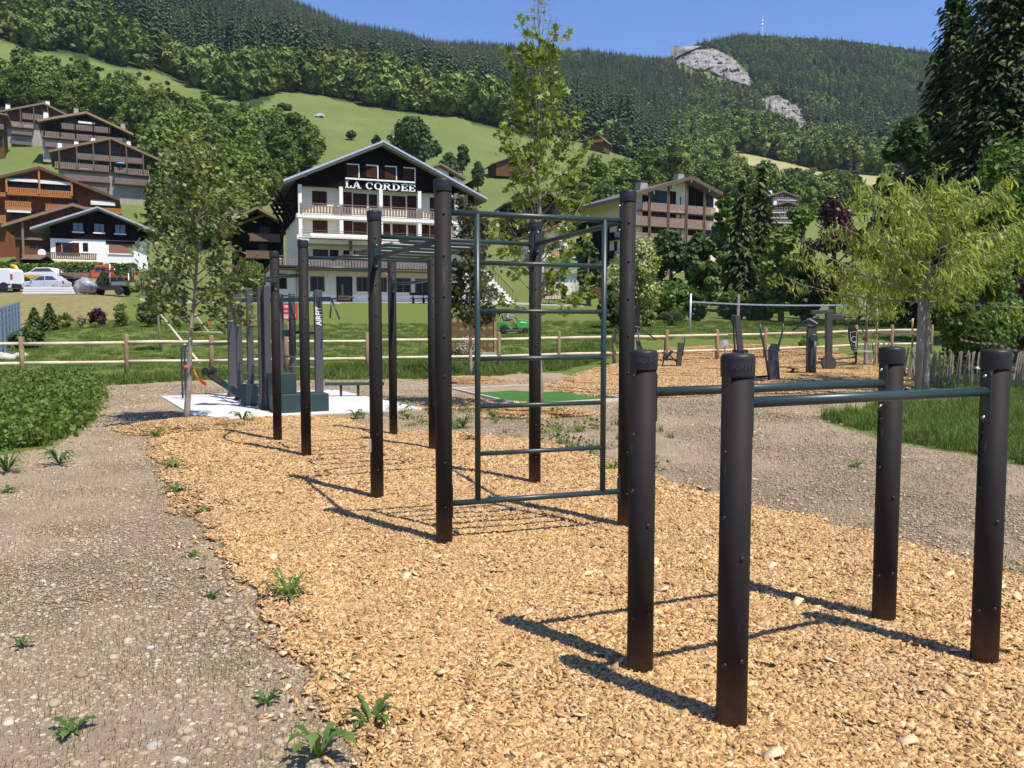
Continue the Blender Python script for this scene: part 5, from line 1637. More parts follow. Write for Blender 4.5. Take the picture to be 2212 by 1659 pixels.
tape([g(2066, 786, 20.9), g(2110, 794, 20.3), g(2212, 803, 19.6), g(2290, 806, 19.0)], 'red and white barrier tape strung low along the sagging paling', 0.06, 0.3, 0.03)
# orange tie on the sapling by the slab
M_ORANGE = mat('orange_tie', (0.62, 0.07, 0.02, 1), 0.5, var=0.1)

# ------------------------------------------------------------------ volleyball court
M_GREYPOLE = mat('galvanised', (0.60, 0.61, 0.62, 1), 0.45, 0.3, var=0.1)
def volley():
    pa, pb = at(1490, 44.0), at(1893, 39.5)
    root = empty('volleyball_net', (pa+pb)/2, 0, 'volleyball net with white top band on pale metal poles', 'volleyball net')
    o0 = root.location
    ha = P(1492, 634, 44.0).z - pa.z; hb = P(1893, 655, 39.5).z - pb.z
    MB().tube([pa-o0-Vector((0, 0, 0.1)), pa-o0+Vector((0.03, 0, ha))], 0.05, 10).build('pole', M_GREYPOLE, root)
    MB().tube([pb-o0-Vector((0, 0, 0.1)), pb-o0+Vector((0, 0, hb))], 0.05, 10).build('pole', M_GREYPOLE, root)
    ta = P(1495, 650, 44.0)-o0; tb = P(1890, 655, 39.5)-o0
    N = 30
    top = [ta.lerp(tb, i/N) - Vector((0, 0, 0.12*4*(i/N)*(1-i/N))) for i in range(N+1)]
    V = []; Fs = []
    for i, p in enumerate(top): V += [tuple(p), tuple(p - Vector((0, 0, 0.075)))]
    for i in range(N): Fs.append((2*i, 2*i+2, 2*i+3, 2*i+1))
    link('top_band', np_mesh('top_band', np.array(V), np.array(Fs), mat('net_band', (0.62, 0.64, 0.66, 1), 0.6, var=0.1)), root)
    m = MB(); hN = 0.95
    for k in range(11):
        z = 0.08 + hN*k/10
        m.tube([p - Vector((0, 0, z)) for p in top[::3]], 0.0045 if k < 10 else 0.012, 3, False)
    nn = 96
    for i in range(nn+1):
        f = i/nn*N; j = min(int(f), N-1); p = top[j].lerp(top[j+1], f-j)
        m.tube([p - Vector((0, 0, 0.07)), p - Vector((0, 0, 0.08+hN))], 0.0035, 3, False)
    m.build('netting', mat('net_cord', (0.02, 0.025, 0.025, 1), 0.8, var=0), root)
volley()
pg = at(1594, 48.0)
tag(MB().box(-0.07, 0.07, -0.07, 0.07, -0.1, P(1594, 636, 48).z - pg.z).build('grey_post', mat('weathered_post', (0.30, 0.27, 0.23, 1), 0.9, var=0.3), None, pg), 'weathered square timber post standing behind the volleyball net', 'post')

# ------------------------------------------------------------------ brown board with round holes
def hole_board():
    pl = Pl(1022, 33.5)
    root = empty('hole_board', pl.o, 0, 'brown game board pierced by rows of round holes on timber posts', 'game board')
    M_B = mat('corten_board', (0.16, 0.062, 0.030, 1), 0.75, var=0.25, vscale=4)
    q0 = pl(974, 770); q1 = pl(1068, 683)
    cols, rows = 6, 5
    cw = (q1.x-q0.x)/cols; rh = (q1.z-q0.z)/rows
    m = MB(); r = min(cw, rh)*0.33; n = 16
    for i in range(cols):
        for j in range(rows):
            cx = q0.x + (i+0.5)*cw; cz = q0.z + (j+0.5)*rh
            ring = []; outer = []
            for k in range(n):
                a = 2*math.pi*k/n + math.pi/4
                ring.append((cx + r*math.cos(a), cz + r*math.sin(a)))
                c, s = math.cos(a), math.sin(a); q = max(abs(c), abs(s))
                outer.append((cx + cw/2*c/q, cz + rh/2*s/q))
            for y in (-0.02, 0.02):
                vs = [(x, y, z) for x, z in outer] + [(x, y, z) for x, z in ring]
                m.add(vs, [(k, (k+1) % n, n+(k+1) % n, n+k) for k in range(n)])
            vs = [(x, -0.02, z) for x, z in ring] + [(x, 0.02, z) for x, z in ring]
            m.add(vs, [(k, (k+1) % n, n+(k+1) % n, n+k) for k in range(n)])
    m.build('board', M_B, root)
    MP = mat('timber_post', (0.36, 0.22, 0.10, 1), 0.8, var=0.25)
    for px in (972, 1070):
        x = pl(px, 700).x
        MB().box(x-0.05, x+0.05, -0.05, 0.05, -0.1, q1.z + 0.12).build('post', MP, root)
    MB().box(q0.x, q1.x, -0.04, 0.04, q0.z-0.12, q0.z-0.05).build('lower_rail', MP, root)
    MB().box(q0.x+0.6, q1.x+0.15, -0.3, 0.0, 0.0, 0.22).build('kickboard', mat('grey_timber', (0.42, 0.40, 0.37, 1), 0.85, var=0.2), root)
hole_board()
# ------------------------------------------------------------------ buildings
def wood(name, col, var=0.3, sc=(0.6, 0.6, 6)):
    return mat(name, col, 0.85, var=var, vscale=2.5, bmp=0.3, bscale=9, stretch=sc, spec=0.12)
M_DARKWOOD = wood('dark_stained_wood', (0.0065, 0.0048, 0.0048, 1), 0.25, (5, 5, 0.4))
M_BROWNWOOD = wood('brown_wood', (0.125, 0.062, 0.032, 1), 0.3)
M_GREYWOOD = wood('grey_brown_wood', (0.155, 0.105, 0.075, 1), 0.3)
M_ORANGEWOOD = wood('orange_wood', (0.42, 0.175, 0.058, 1), 0.3, (6, 6, 0.5))
M_REDWOOD = wood('red_brown_wood', (0.17, 0.065, 0.030, 1), 0.3)
M_FASCIA = wood('fascia_wood', (0.235, 0.165, 0.110, 1), 0.25)
M_RAILWOOD = wood('balcony_wood', (0.235, 0.180, 0.150, 1), 0.25, (6, 6, 0.5))
M_GREYPLASTER = mat('grey_plaster', (0.33, 0.30, 0.265, 1), 0.9, var=0.15, vscale=1.0)
M_CREAM = mat('cream_plaster', (0.76, 0.68, 0.53, 1), 0.9, var=0.07, vscale=0.8, bmp=0.1, bscale=30)
M_WHITEPL = mat('white_plaster', (0.80, 0.78, 0.74, 1), 0.9, var=0.06, vscale=0.7, bmp=0.1, bscale=30)
M_GLASSD = mat('window_dark', (0.010, 0.011, 0.012, 1), 0.3, var=0.0, spec=0.25)
M_SHUTTER = wood('shutter_brown', (0.062, 0.022, 0.014, 1), 0.2, (6, 6, 0.5))
M_AWN = mat('awning_white', (0.70, 0.66, 0.60, 1), 0.8, var=0.06)
M_METALTRIM = mat('zinc_trim', (0.55, 0.56, 0.57, 1), 0.4, 0.6, var=0.1)
def roofmat(name, col):
    m, nt, bs = nodes_of(name)
    br = nt.nodes.new('ShaderNodeTexBrick'); br.inputs['Scale'].default_value = 1.0
    br.inputs['Brick Width'].default_value = 0.45; br.inputs['Row Height'].default_value = 0.3; br.inputs['Mortar Size'].default_value = 0.02
    br.inputs['Color1'].default_value = col; br.inputs['Color2'].default_value = tuple(c*0.75 for c in col[:3]) + (1,); br.inputs['Mortar'].default_value = tuple(c*0.4 for c in col[:3]) + (1,)
    cx = coords(nt)
    mp = nt.nodes.new('ShaderNodeMapping'); mp.inputs['Rotation'].default_value = (0, 0, R(90)); nt.links.new(cx, mp.inputs['Vector'])
    nt.links.new(mp.outputs[0], br.inputs['Vector'])
    nt.links.new(mix_rgb(nt, math_n(nt, 'MULTIPLY', noise(nt, 0.8, 6, 0.7, cx), 0.5), br.outputs['Color'], tuple(c*1.5 for c in col[:3]) + (1,)), bs.inputs['Base Color'])
    bs.inputs['Roughness'].default_value = 0.85
    nt.links.new(bump(nt, br.outputs['Fac'], 0.5, 0.04), bs.inputs['Normal'])
    return m
M_ROOF = roofmat('slate_roof', (0.145, 0.130, 0.115, 1))
M_ROOFR = roofmat('tile_roof_brown', (0.22, 0.13, 0.09, 1))

class Bld:
    def __init__(self, name, label, px, d, rz, cat='house', group=None, base_py=None):
        self.pl = Pl(px, d, R(rz))
        if base_py is not None: self.pl.o.z = P(px, base_py, d).z
        self.root = empty(name, self.pl.o, R(rz), label, cat, group)
        self.ov = 1.2
    def xz(self, px, py, y=0.0):
        v = self.pl(px, py, y); return v.x, v.z
    def shell(self, apex, le, re, wl, wr, depth, wallm, roofm=None, fasc=None, ov=1.2, th=0.28, low=-3.0, fth=0.22, side_m=None):
        self.ov = ov; self.depth = depth
        ax, az = self.xz(*apex, -ov); lx, lz = self.xz(*le, -ov); rx, rz_ = self.xz(*re, -ov)
        self.a = (ax, az); self.l = (lx, lz); self.r = (rx, rz_)
        t = th
        rf = MB().prism([(lx, lz-t), (lx, lz), (ax, az), (rx, rz_), (rx, rz_-t), (ax, az-t*1.1)], -ov, depth+ov*0.6).build('roof', roofm or M_ROOF, self.root)
        f = fth
        MB().prism([(lx-0.04, lz-f-0.05), (lx-0.04, lz+0.03), (ax, az+0.03), (rx+0.04, rz_+0.03), (rx+0.04, rz_-f-0.05), (ax, az-f*1.15)], -ov-0.06, -ov-0.003).build('bargeboard', fasc or M_FASCIA, rf)
        x0 = self.xz(wl, apex[1]+60)[0]; x1 = self.xz(wr, apex[1]+60)[0]
        self.x0, self.x1 = x0, x1
        zl, zr = self.zr(x0)-t-0.03, self.zr(x1)-t-0.03
        MB().prism([(x0, low), (x1, low), (x1, zr), (ax, az-t*1.1-0.03), (x0, zl)], 0, depth).build('wall', wallm, self.root)
        self.roof = rf
        return self
    def zr(self, x):
        (ax, az), (lx, lz), (rx, rz_) = self.a, self.l, self.r
        return az + (lz-az)*(ax-x)/(ax-lx) if x < ax else az + (rz_-az)*(x-ax)/(rx-ax)
    def clad(self, z0, mt, proud=0.04, zl=None, name='cladding', x0=None, x1=None):
        """upper wall covering from height z0 to the roof"""
        x0 = self.x0 if x0 is None else x0; x1 = self.x1 if x1 is None else x1; t = 0.33
        MB().prism([(x0-0.02, z0), (x1+0.02, z0), (x1+0.02, self.zr(x1)-t), (self.a[0], self.a[1]-t*1.1), (x0-0.02, self.zr(x0)-t)], -proud, self.depth*0.98).build(name, mt, self.root)
    def lowwall(self, z1, mt, proud=0.05, low=-3.0):
        MB().box(self.x0-0.03, self.x1+0.03, -proud, self.depth*0.97, low, z1).build('lower_wall', mt, self.root)
    def window(self, p0, p1, mt=None, frame=None, fw=0.07, rec=0.0, sill=None, mull=1, y=0.0, name='window', fsides='all', shutter=None):
        """p0 top-left, p1 bottom-right in picture units"""
        cx = (p0[0]+p1[0])/2; cy = (p0[1]+p1[1])/2
        x, z = self.xz(cx, cy, y)
        xa = self.xz(p0[0], cy, y)[0]; xb = self.xz(p1[0], cy, y)[0]
        za = self.xz(cx, p1[1], y)[1]; zb = self.xz(cx, p0[1], y)[1]
        w = MB().box(xa, xb, y-0.012, y+0.05, za, zb).build(name, mt or M_GLASSD, self.root)
        if frame is not None:
            m = MB(); e = -0.045 + y
            if fsides == 'all' or 'l' in fsides: m.box(xa-fw, xa, e, y+0.02, za-fw, zb+fw)
            if fsides == 'all' or 'r' in fsides: m.box(xb, xb+fw, e, y+0.02, za-fw, zb+fw)
            if fsides == 'all' or 't' in fsides: m.box(xa, xb, e, y+0.02, zb, zb+fw)
            if fsides == 'all' or 'b' in fsides: m.box(xa, xb, e, y+0.02, za-fw, za)
            for k in range(1, mull+1):
                xm = xa + (xb-xa)*k/(mull+1); m.box(xm-fw*0.4, xm+fw*0.4, e+0.012, y+0.02, za, zb)
            m.build('frame', frame, w)
        if sill is not None:
            MB().box(xa-0.12, xb+0.12, y-0.14, y-0.002, za-0.16, za-0.02).build('sill', sill, w)
        if shutter is not None:
            sw = (xb-xa)*0.5
            for s in (-1, 1):
                xs = xa-0.05-sw if s < 0 else xb+0.05
                MB().box(xs, xs+sw, y-0.05, y-0.004, za, zb).build('shutter', shutter, w)
        return (xa, xb, za, zb)
    def balcony(self, pxl, pxr, pyt, pyb, out=1.2, railm=None, slabm=None, slats=True, gap=0.22, name='balcony', slab=0.16, ref=None, y=None):
        """balustrade from picture columns pxl..pxr; rows measured at column ref"""
        y = -out if y is None else y
        ref = pxl if ref is None else ref
        xa = self.xz(pxl, pyb, y)[0]; xb = self.xz(pxr, pyb, y)[0]
        zt = self.xz(ref, pyt, y)[1]; zb = self.xz(ref, pyb, y)[1]
        fl = MB().box(xa-0.05, xb+0.05, y-0.04, -0.005, zb-slab, zb-0.01).build(name, slabm or M_GREYWOOD, self.root)
        m = MB(); h = zt-zb
        m.box(xa, xb, y-0.03, y+0.05, zt-0.09, zt)
        m.box(xa, xb, y-0.01, y+0.03, zb+0.05, zb+0.13)
        if slats:
            n = max(3, int((xb-xa)/gap))
            for k in range(n):
                x = xa + (xb-xa)*(k+0.5)/n; w = gap*0.36
                m.box(x-w, x+w, y-0.028, y-0.012, zb+0.02, zt-0.05)
        else:
            m.box(xa, xb, y-0.028, y-0.012, zb+0.0, zt-0.05)
        for x in (xa, xb): m.box(x-0.02, x+0.02, y+0.02, -0.006, zt-0.08, zt)
        m.build('balustrade', railm or M_RAILWOOD, fl)
        return fl
    def posts(self, pxs, y, z0, mt, w=0.16, z1=None):
        for px in pxs:
            x = self.xz(px, 400, y)[0]
            top = (self.zr(x)-0.3) if z1 is None else z1
            MB().box(x-w/2, x+w/2, y-w/2, y+w/2, z0, top).build('post', mt, self.root)
    def chimney(self, px, pyt, w=0.9, y=None, mt=None, h=1.1):
        y = self.depth*0.4 if y is None else y
        x, z = self.xz(px, pyt, y)
        zb = self.zr(min(max(x, self.l[0]), self.r[0]))-0.4
        c = MB(); c.prism([(x-w/2*1.15, zb), (x+w/2*1.15, zb), (x+w/2*0.9, z), (x-w/2*0.9, z)], y-w/2, y+w/2)
        o = c.build('chimney', mt or M_GREYPLASTER, self.root)
        MB().box(x-w*0.6, x+w*0.6, y-w*0.6, y+w*0.6, z+0.08, z+0.18).build('cowl', M_GREYWOOD, o)
        MB().box(x-w*0.3, x+w*0.3, y-w*0.3, y+w*0.3, z, z+0.08).build('throat', M_BLACK, o)
    def awning(self, pxl, pxr, pyt, pyb, out=1.3, mt=None, scallop=False):
        xa, zt = self.xz(pxl, pyt, -out); xb = self.xz(pxr, pyt, -out)[0]; zb = self.xz(pxl, pyb, -out)[1]
        m = MB(); m.add([(xa, -0.05, zt+0.45), (xb, -0.05, zt+0.45), (xb, -out, zt), (xa, -out, zt), (xb, -out, zb), (xa, -out, zb)], [(0, 1, 2, 3), (3, 2, 4, 5)])
        o = m.build('awning', mt or M_AWN, self.root)
        so = o.modifiers.new('thick', 'SOLIDIFY'); so.thickness = 0.03

# ---- slab-serif lettering for the hotel front
def slab_letters(s, h, weight=0.21):
    """returns MB with letters in x,z, total width; height h"""
    m = MB(); x = 0.0; t = 0.07
    w = weight*h; sf = 0.13*h
    def bx(x0, x1, z0, z1): m.box(x0, x1, -t, 0, z0, z1)
    def arc(cx, cz, rx, rz, a0, a1, th, n=16):
        for k in range(n):
            aa, ab = a0+(a1-a0)*k/n, a0+(a1-a0)*(k+1)/n
            q = []
            for a, f in ((aa, 1), (ab, 1), (ab, 0), (aa, 0)):
                ex = rx if f else rx-th; ez = rz if f else rz-th*0.62
                q.append((cx+ex*math.cos(a), cz+ez*math.sin(a)))
            m.prism(q, -t, 0)
    def quad(q): m.prism(q, -t, 0)
    for ch in s:
        if ch == ' ': x += 0.42*h; continue
        W_ = {'L': 0.72, 'A': 0.98, 'C': 0.86, 'O': 0.92, 'R': 0.95, 'D': 0.92, 'E': 0.80, 'É': 0.80}[ch]*h
        if ch == 'L':
            bx(x+0.10*h, x+0.10*h+w, 0, h); bx(x, x+0.10*h+w+0.12*h, h-sf, h-0.001); bx(x, x+W_, 0.001, sf); bx(x+W_-0.13*h, x+W_-0.001, 0.002, 0.36*h)
        elif ch == 'A':
            c = x+W_/2
            quad([(c-0.05*h-0.03*h, h), (c+0.10*h, h), (x+W_-0.08*h, 0), (x+W_-0.08*h-w*1.1, 0)])
            quad([(c-0.10*h, h-0.001), (c+0.02*h, h-0.001), (x+0.22*h, 0.001), (x+0.08*h, 0.001)])
            bx(x+0.25*h, x+W_-0.25*h, 0.27*h, 0.39*h)
            bx(x-0.03*h, x+0.32*h, 0.002, sf); bx(x+W_-0.42*h, x+W_+0.03*h, 0.002, sf)
        elif ch == 'C':
            arc(x+W_*0.5, h/2, W_*0.5, h*0.52, R(45), R(315), w); bx(x+W_-0.2*h, x+W_-0.06*h, 0.6*h, h*0.98)
        elif ch == 'O':
            arc(x+W_*0.5, h/2, W_*0.5, h*0.52, 0, 2*math.pi, w, 24)
        elif ch in 'RD':
            bx(x+0.10*h, x+0.10*h+w, 0, h); bx(x, x+0.34*h, 0.001, sf); bx(x, x+0.34*h, h-sf, h-0.001)
            if ch == 'D': arc(x+0.34*h, h/2, W_-0.36*h, h*0.5, R(-90), R(90), w, 14)
            else:
                arc(x+0.42*h, h*0.74, 0.40*h, h*0.26, R(-90), R(90), w*0.9, 12); bx(x+0.3*h, x+0.44*h, h-sf, h-0.002); bx(x+0.3*h, x+0.44*h, 0.48*h, 0.60*h)
                quad([(x+0.40*h, 0.5*h), (x+0.62*h, 0.5*h), (x+W_-0.02*h, 0), (x+W_-0.26*h, 0)]); bx(x+W_-0.3*h, x+W_+0.03*h, 0.001, sf)
        else:
            bx(x+0.10*h, x+0.10*h+w, 0, h); bx(x, x+W_, 0.001, sf); bx(x, x+W_, h-sf, h-0.001); bx(x+0.1*h+w, x+0.58*h, 0.44*h, 0.56*h)
            bx(x+W_-0.13*h, x+W_-0.001, 0.002, 0.34*h); bx(x+W_-0.13*h, x+W_-0.001, 0.68*h, h-0.002); bx(x+0.52*h, x+0.60*h, 0.36*h, 0.64*h)
            if ch == 'É': quad([(x+0.34*h, 1.06*h), (x+0.50*h, 1.06*h), (x+0.68*h, 1.28*h), (x+0.50*h, 1.28*h)])
        x += W_ + 0.10*h
    return m, x - 0.10*h

# ---- the big hotel
def hotel():
    z3 = lambda X, Y: (493.7 + X*0.248, 285.3 + Y*0.248)
    b = Bld('hotel', 'large white and black gabled hotel lettered LA CORDÉE with long balconies', 780, 76.5, 20.0, 'hotel', base_py=652)
    b.shell(z3(1350, 75), z3(482, 415), (1052, 428), 643, 1010, 13.0, M_CREAM, M_ROOF, M_METALTRIM, ov=1.7, th=0.32, fth=0.12)
    rt = b.root
    # dark gable
    zg = b.xz(*z3(620, 468), -0.1)[1]
    b.clad(zg, M_DARKWOOD, 0.75, name='gable_cladding', x0=b.x0-0.1, x1=b.x1+0.1)
    # dark wrap on both ends below the eaves
    xl = b.xz(*z3(612, 600))[0]
    MB().box(b.x0-0.35, b.x0-0.02, 0.3, 12.5, b.xz(*z3(620, 720))[1], zg+1.2).build('side_cladding', M_DARKWOOD, rt)
    MB().box(b.x1-0.0, b.x1+0.3, -1.0, 12.5, b.xz(*z3(620, 720))[1], zg+1.2).build('side_cladding', M_DARKWOOD, rt)
    # braces under the eave
    for y in (1.0, 4.0, 7.0, 10.0):
        zz = b.zr(b.x0-1.2)-0.45
        MB().bar((b.x0-0.3, y, zz-2.6), (b.x0-1.7, y, zz-0.1), 0.2, 0.24).build('eave_brace', M_DARKWOOD, rt)
        MB().bar((b.x0-0.3, y, zz-1.0), (b.x0-1.5, y, zz-1.0), 0.2, 0.22).build('eave_brace', M_DARKWOOD, rt)
    # purlin ends under the rake
    for X, Y in ((670, 375), (810, 318), (950, 262), (1085, 210), (1220, 152), (1480, 170), (1605, 243), (1745, 322), (1890, 400)):
        x, z = b.xz(*z3(X, Y), -1.55)
        MB().box(x-0.1, x+0.1, -1.65, -1.2, z-0.12, z+0.14).build('purlin_end', M_GREYWOOD, rt)
    # gable shutters and sill band
    for X0, Y0, X1, Y1 in ((1030, 285, 1131, 385), (1197, 294, 1296, 395), (1362, 304, 1458, 405), (1524, 317, 1620, 416)):
        b.window(z3(X0, Y0), z3(X1, Y1), M_SHUTTER, M_WHITEPL, 0.09, y=-0.76, mull=0, fsides='tr', name='shuttered_window')
    a = b.xz(*z3(1022, 385), -1.25); c = b.xz(*z3(1632, 428), -1.25)
    MB().box(a[0], c[0], -0.97, -0.755, (a[1]+c[1])/2-0.16, (a[1]+c[1])/2-0.02).build('sill_band', M_WHITEPL, rt)
    # lettering
    lx0, lz0 = b.xz(*z3(1022, 466), -1.25); lx1, lz1 = b.xz(*z3(1637, 498), -1.25)
    m, wd = slab_letters('LA CORDÉE', 0.98)
    lo = m.build('lettering', mat('letter_white', (0.82, 0.82, 0.80, 1), 0.5, var=0), rt, loc=(lx0, -0.755, (lz0+lz1)/2-0.14))
    lo.scale = ((lx1-lx0)/wd, 1, 0.64)
    # loggia: pillars and slabs
    sl1 = b.xz(*z3(620, 703), -1.2)[1]; sl1b = b.xz(*z3(620, 738), -1.2)[1]
    sl2 = b.xz(*z3(640, 885), -1.2)[1]; sl2b = b.xz(*z3(640, 905), -1.2)[1]
    sl3 = b.xz(*z3(640, 1168), -1.2)[1]; sl3b = b.xz(*z3(640, 1190), -1.2)[1]
    for zt, zb, x1 in ((sl1, sl1b, b.x1+1.6), (sl2-0.05, sl2b-0.22, b.x1+0.4)):
        MB().box(b.x0-0.25, x1, -1.0, -0.003, zb, zt).build('balcony_slab', M_WHITEPL, rt)
    for X in (625, 984, 1331, 1668, 1990):
        x = b.xz(*z3(X, 600), -1.1)[0]
        for za, zb in ((sl2+0.0, sl1b-0.005), (sl1+0.005, zg-0.01)):
            MB().box(x-0.16, x+0.16, -0.95, -0.66, za, zb).build('pillar', M_WHITEPL, rt)
    pr = lambda X0, Y0, X1, Y1, **k: b.window(z3(X0, Y0), z3(X1, Y1), M_SHUTTER, M_DARKWOOD, 0.04, **k)
    for q in ((732, 520, 852, 632), (995, 527, 1070, 715), (1088, 540, 1200, 655), (1226, 548, 1288, 655), (1345, 555, 1402, 660), (1427, 562, 1537, 668), (1560, 560, 1633, 745), (1757, 575, 1830, 760), (1860, 580, 1960, 690),
              (738, 775, 858, 885), (1000, 778, 1075, 900), (1090, 790, 1200, 905), (1228, 797, 1290, 905), (1350, 803, 1405, 905), (1432, 807, 1542, 912), (1568, 815, 1630, 915), (1688, 812, 1745, 930), (1760, 820, 1840, 930)):
        pr(*q, name='shuttered_window')
    for q in ((740, 1028, 862, 1080), (887, 1032, 952, 1090), (1005, 1036, 1060, 1130), (1095, 1040, 1180, 1090), (1230, 1045, 1290, 1090), (1420, 1050, 1500, 1110)):
        b.window(z3(*q[:2]), z3(*q[2:]), M_GLASSD if q[0] == 740 else M_SHUTTER, M_DARKWOOD, 0.05)
    # balustrades
    def rail(X0, X1, Y0, Y1, y, mt, gap, name):
        xa = b.xz(*z3(X0, Y1), y)[0]; xb = b.xz(*z3(X1, Y1), y)[0]
        zt = b.xz(*z3(X0, Y0), y)[1]; zb = b.xz(*z3(X0, Y1), y)[1]
        m = MB(); m.box(xa, xb, y-0.03, y+0.03, zt-0.06, zt); m.box(xa, xb, y-0.02, y+0.02, zt-0.30, zt-0.24); m.box(xa, xb, y-0.02, y+0.02, zb+0.08, zb+0.14)
        n = int((xb-xa)/gap)
        for k in range(n):
            x = xa + (xb-xa)*(k+0.5)/n; m.box(x-gap*0.33, x+gap*0.33, y-0.045, y-0.021, zb+0.04, zt-0.2)
        m.build(name, mt, rt)
    rail(622, 2090, 612, 705, -1.02, M_RAILWOOD, 0.27, 'balustrade')
    rail(640, 1960, 900, 965, -1.2, M_DARKWOOD, 0.24, 'balustrade')
    xa = b.xz(*z3(630, 880), -1.4)[0]; xb = b.xz(*z3(1230, 900), -1.4)[0]; zt = b.xz(*z3(640, 872), -1.4)[1]
    m = MB(); m.box(xa, xb+6, -1.36, -1.33, zt, zt+0.05); m.box(xa, xb+6, -1.36, -1.33, zt+0.2, zt+0.24)
    m.build('hand_rail', M_GREYWOOD, rt)
    m = MB(); zz = b.xz(*z3(680, 905), -1.8)[1]; m.add([(xa+0.8, -1.4, zz+0.3), (xb, -1.4, zz+0.3), (xb, -2.3, zz), (xa+0.8, -2.3, zz), (xa+0.8, -2.3, zz-0.12), (xb, -2.3, zz-0.12)], [(0, 1, 2, 3), (3, 2, 5, 4)])
    m.build('awning', M_AWN, rt)
    # first-floor timber terrace across the front and to the side
    x_l = b.xz(*z3(350, 1170), -1.5)[0]; x_r = b.xz(*z3(1960, 1190), -1.5)[0]
    MB().box(x_l, x_r, -1.75, -0.06, sl3b-0.05, sl3).build('terrace_floor', M_GREYWOOD, rt)
    MB().box(x_l, b.x0-0.02, -0.05, 7.0, sl3b-0.05, sl3-0.01).build('terrace_floor', M_GREYWOOD, rt)
    rail(355, 1960, 1072, 1168, -1.76, mat('rail_grey', (0.20, 0.155, 0.125, 1), 0.8, var=0.2), 0.27, 'balustrade')
    for X in (1065, 1420):
        x = b.xz(*z3(X, 1100), -1.6)[0]; MB().box(x-0.12, x+0.12, -1.72, -1.48, sl3, sl2b-0.3).build('timber_post', M_GREYWOOD, rt)
    MB().box(b.x0, b.x1+0.3, -1.45, -0.02, sl2b-0.62, sl2b-0.24).build('balcony_beam', M_CREAM, rt)
    # ground floor and annex
    MB().box(x_l+0.2, b.x1+0.2, -0.05, 6.5, -2.0, sl3b-0.06).build('ground_floor_wall', M_CREAM, rt)
    MB().box(x_l+0.18, b.x1+0.22, -0.08, 6.4, -2.0, 0.62).build('plinth', M_WHITEPL, rt)
    WF = mat('window_wood', (0.22, 0.095, 0.035, 1), 0.6, var=0.2)
    for q in ((718, 1265, 828, 1388), (1122, 1270, 1205, 1388), (1215, 1272, 1300, 1390), (1330, 1275, 1372, 1392), (1465, 1280, 1580, 1396), (1632, 1286, 1743, 1398)):
        b.window(z3(*q[:2]), z3(*q[2:]), M_GLASSD, WF, 0.09, y=-0.06, mull=1, sill=M_WHITEPL)
    b.window(z3(430, 1240), z3(500, 1365), M_SHUTTER, M_DARKWOOD, 0.06, y=-0.06, sill=M_WHITEPL)
    b.window(z3(60, 1240), z3(130, 1365), M_SHUTTER, M_DARKWOOD, 0.06, y=-0.06, sill=M_WHITEPL)
    dx = b.window(z3(948, 1268), z3(1070, 1470), M_GLASSD, M_DARKWOOD, 0.08, y=-0.09, mull=0, name='door')
    x0, x1, z0, z1 = dx
    MB().box(x0+0.08, x1-0.08, -0.15, -0.105, z0+0.05, z0+0.5).box(x0+(x1-x0)*0.3, x0+(x1-x0)*0.42, -0.15, -0.105, z0+0.5, z0+1.5).build('door_panel', mat('door_wood', (0.34, 0.155, 0.055, 1), 0.6, var=0.2), rt)
    # drain pipe
    x = b.xz(*z3(592, 1250), -0.1)[0]; MB().tube([(x, -0.15, 0), (x, -0.15, sl3b)], 0.06, 8).build('drain_pipe', M_GREYPLASTER, rt)
    # outdoor stair at the right end
    sx = b.x1 + 0.4
    st = MB(); 
    for k in range(12): st.box(sx + k*0.28, sx + (k+1)*0.28, -2.6, -1.2, -0.5, 3.3 - k*0.28)
    st.build('outdoor_stair', M_WHITEPL, rt)
    sr = MB()
    for k in range(12): sr.box(sx + k*0.28+0.1, sx + k*0.28+0.14, -2.62, -2.58, 3.3-k*0.28, 4.2-k*0.28)
    sr.bar((sx, -2.6, 4.3), (sx+3.4, -2.6, 1.0), 0.05, 0.08); sr.build('stair_rail', M_GREYWOOD, rt)
hotel()

# ---- hillside blocks and chalets
Z1 = lambda X, Y: (X*0.1653, 208.5 + Y*0.1653)
Z2 = lambda X, Y: (X*0.1653, 427.9 + Y*0.1653)
Z3 = lambda X, Y: (493.7 + X*0.248, 285.3 + Y*0.248)
Z4 = lambda X, Y: (1152 + X*0.1984, 356.6 + Y*0.1984)
Z7 = lambda X, Y: (1563.5 + X*0.1984, 356.6 + Y*0.1984)
def wins(b, zf, lst, **k):
    for q in lst: b.window(zf(*q[:2]), zf(*q[2:]), **k)
def rails(b, zf, lst, **k):
    for X0, X1, Y0, Y1 in lst:
        b.balcony(zf(X0, Y0)[0], zf(X1, Y0)[0], zf(X0, Y0)[1], zf(X0, Y1)[1], **k)

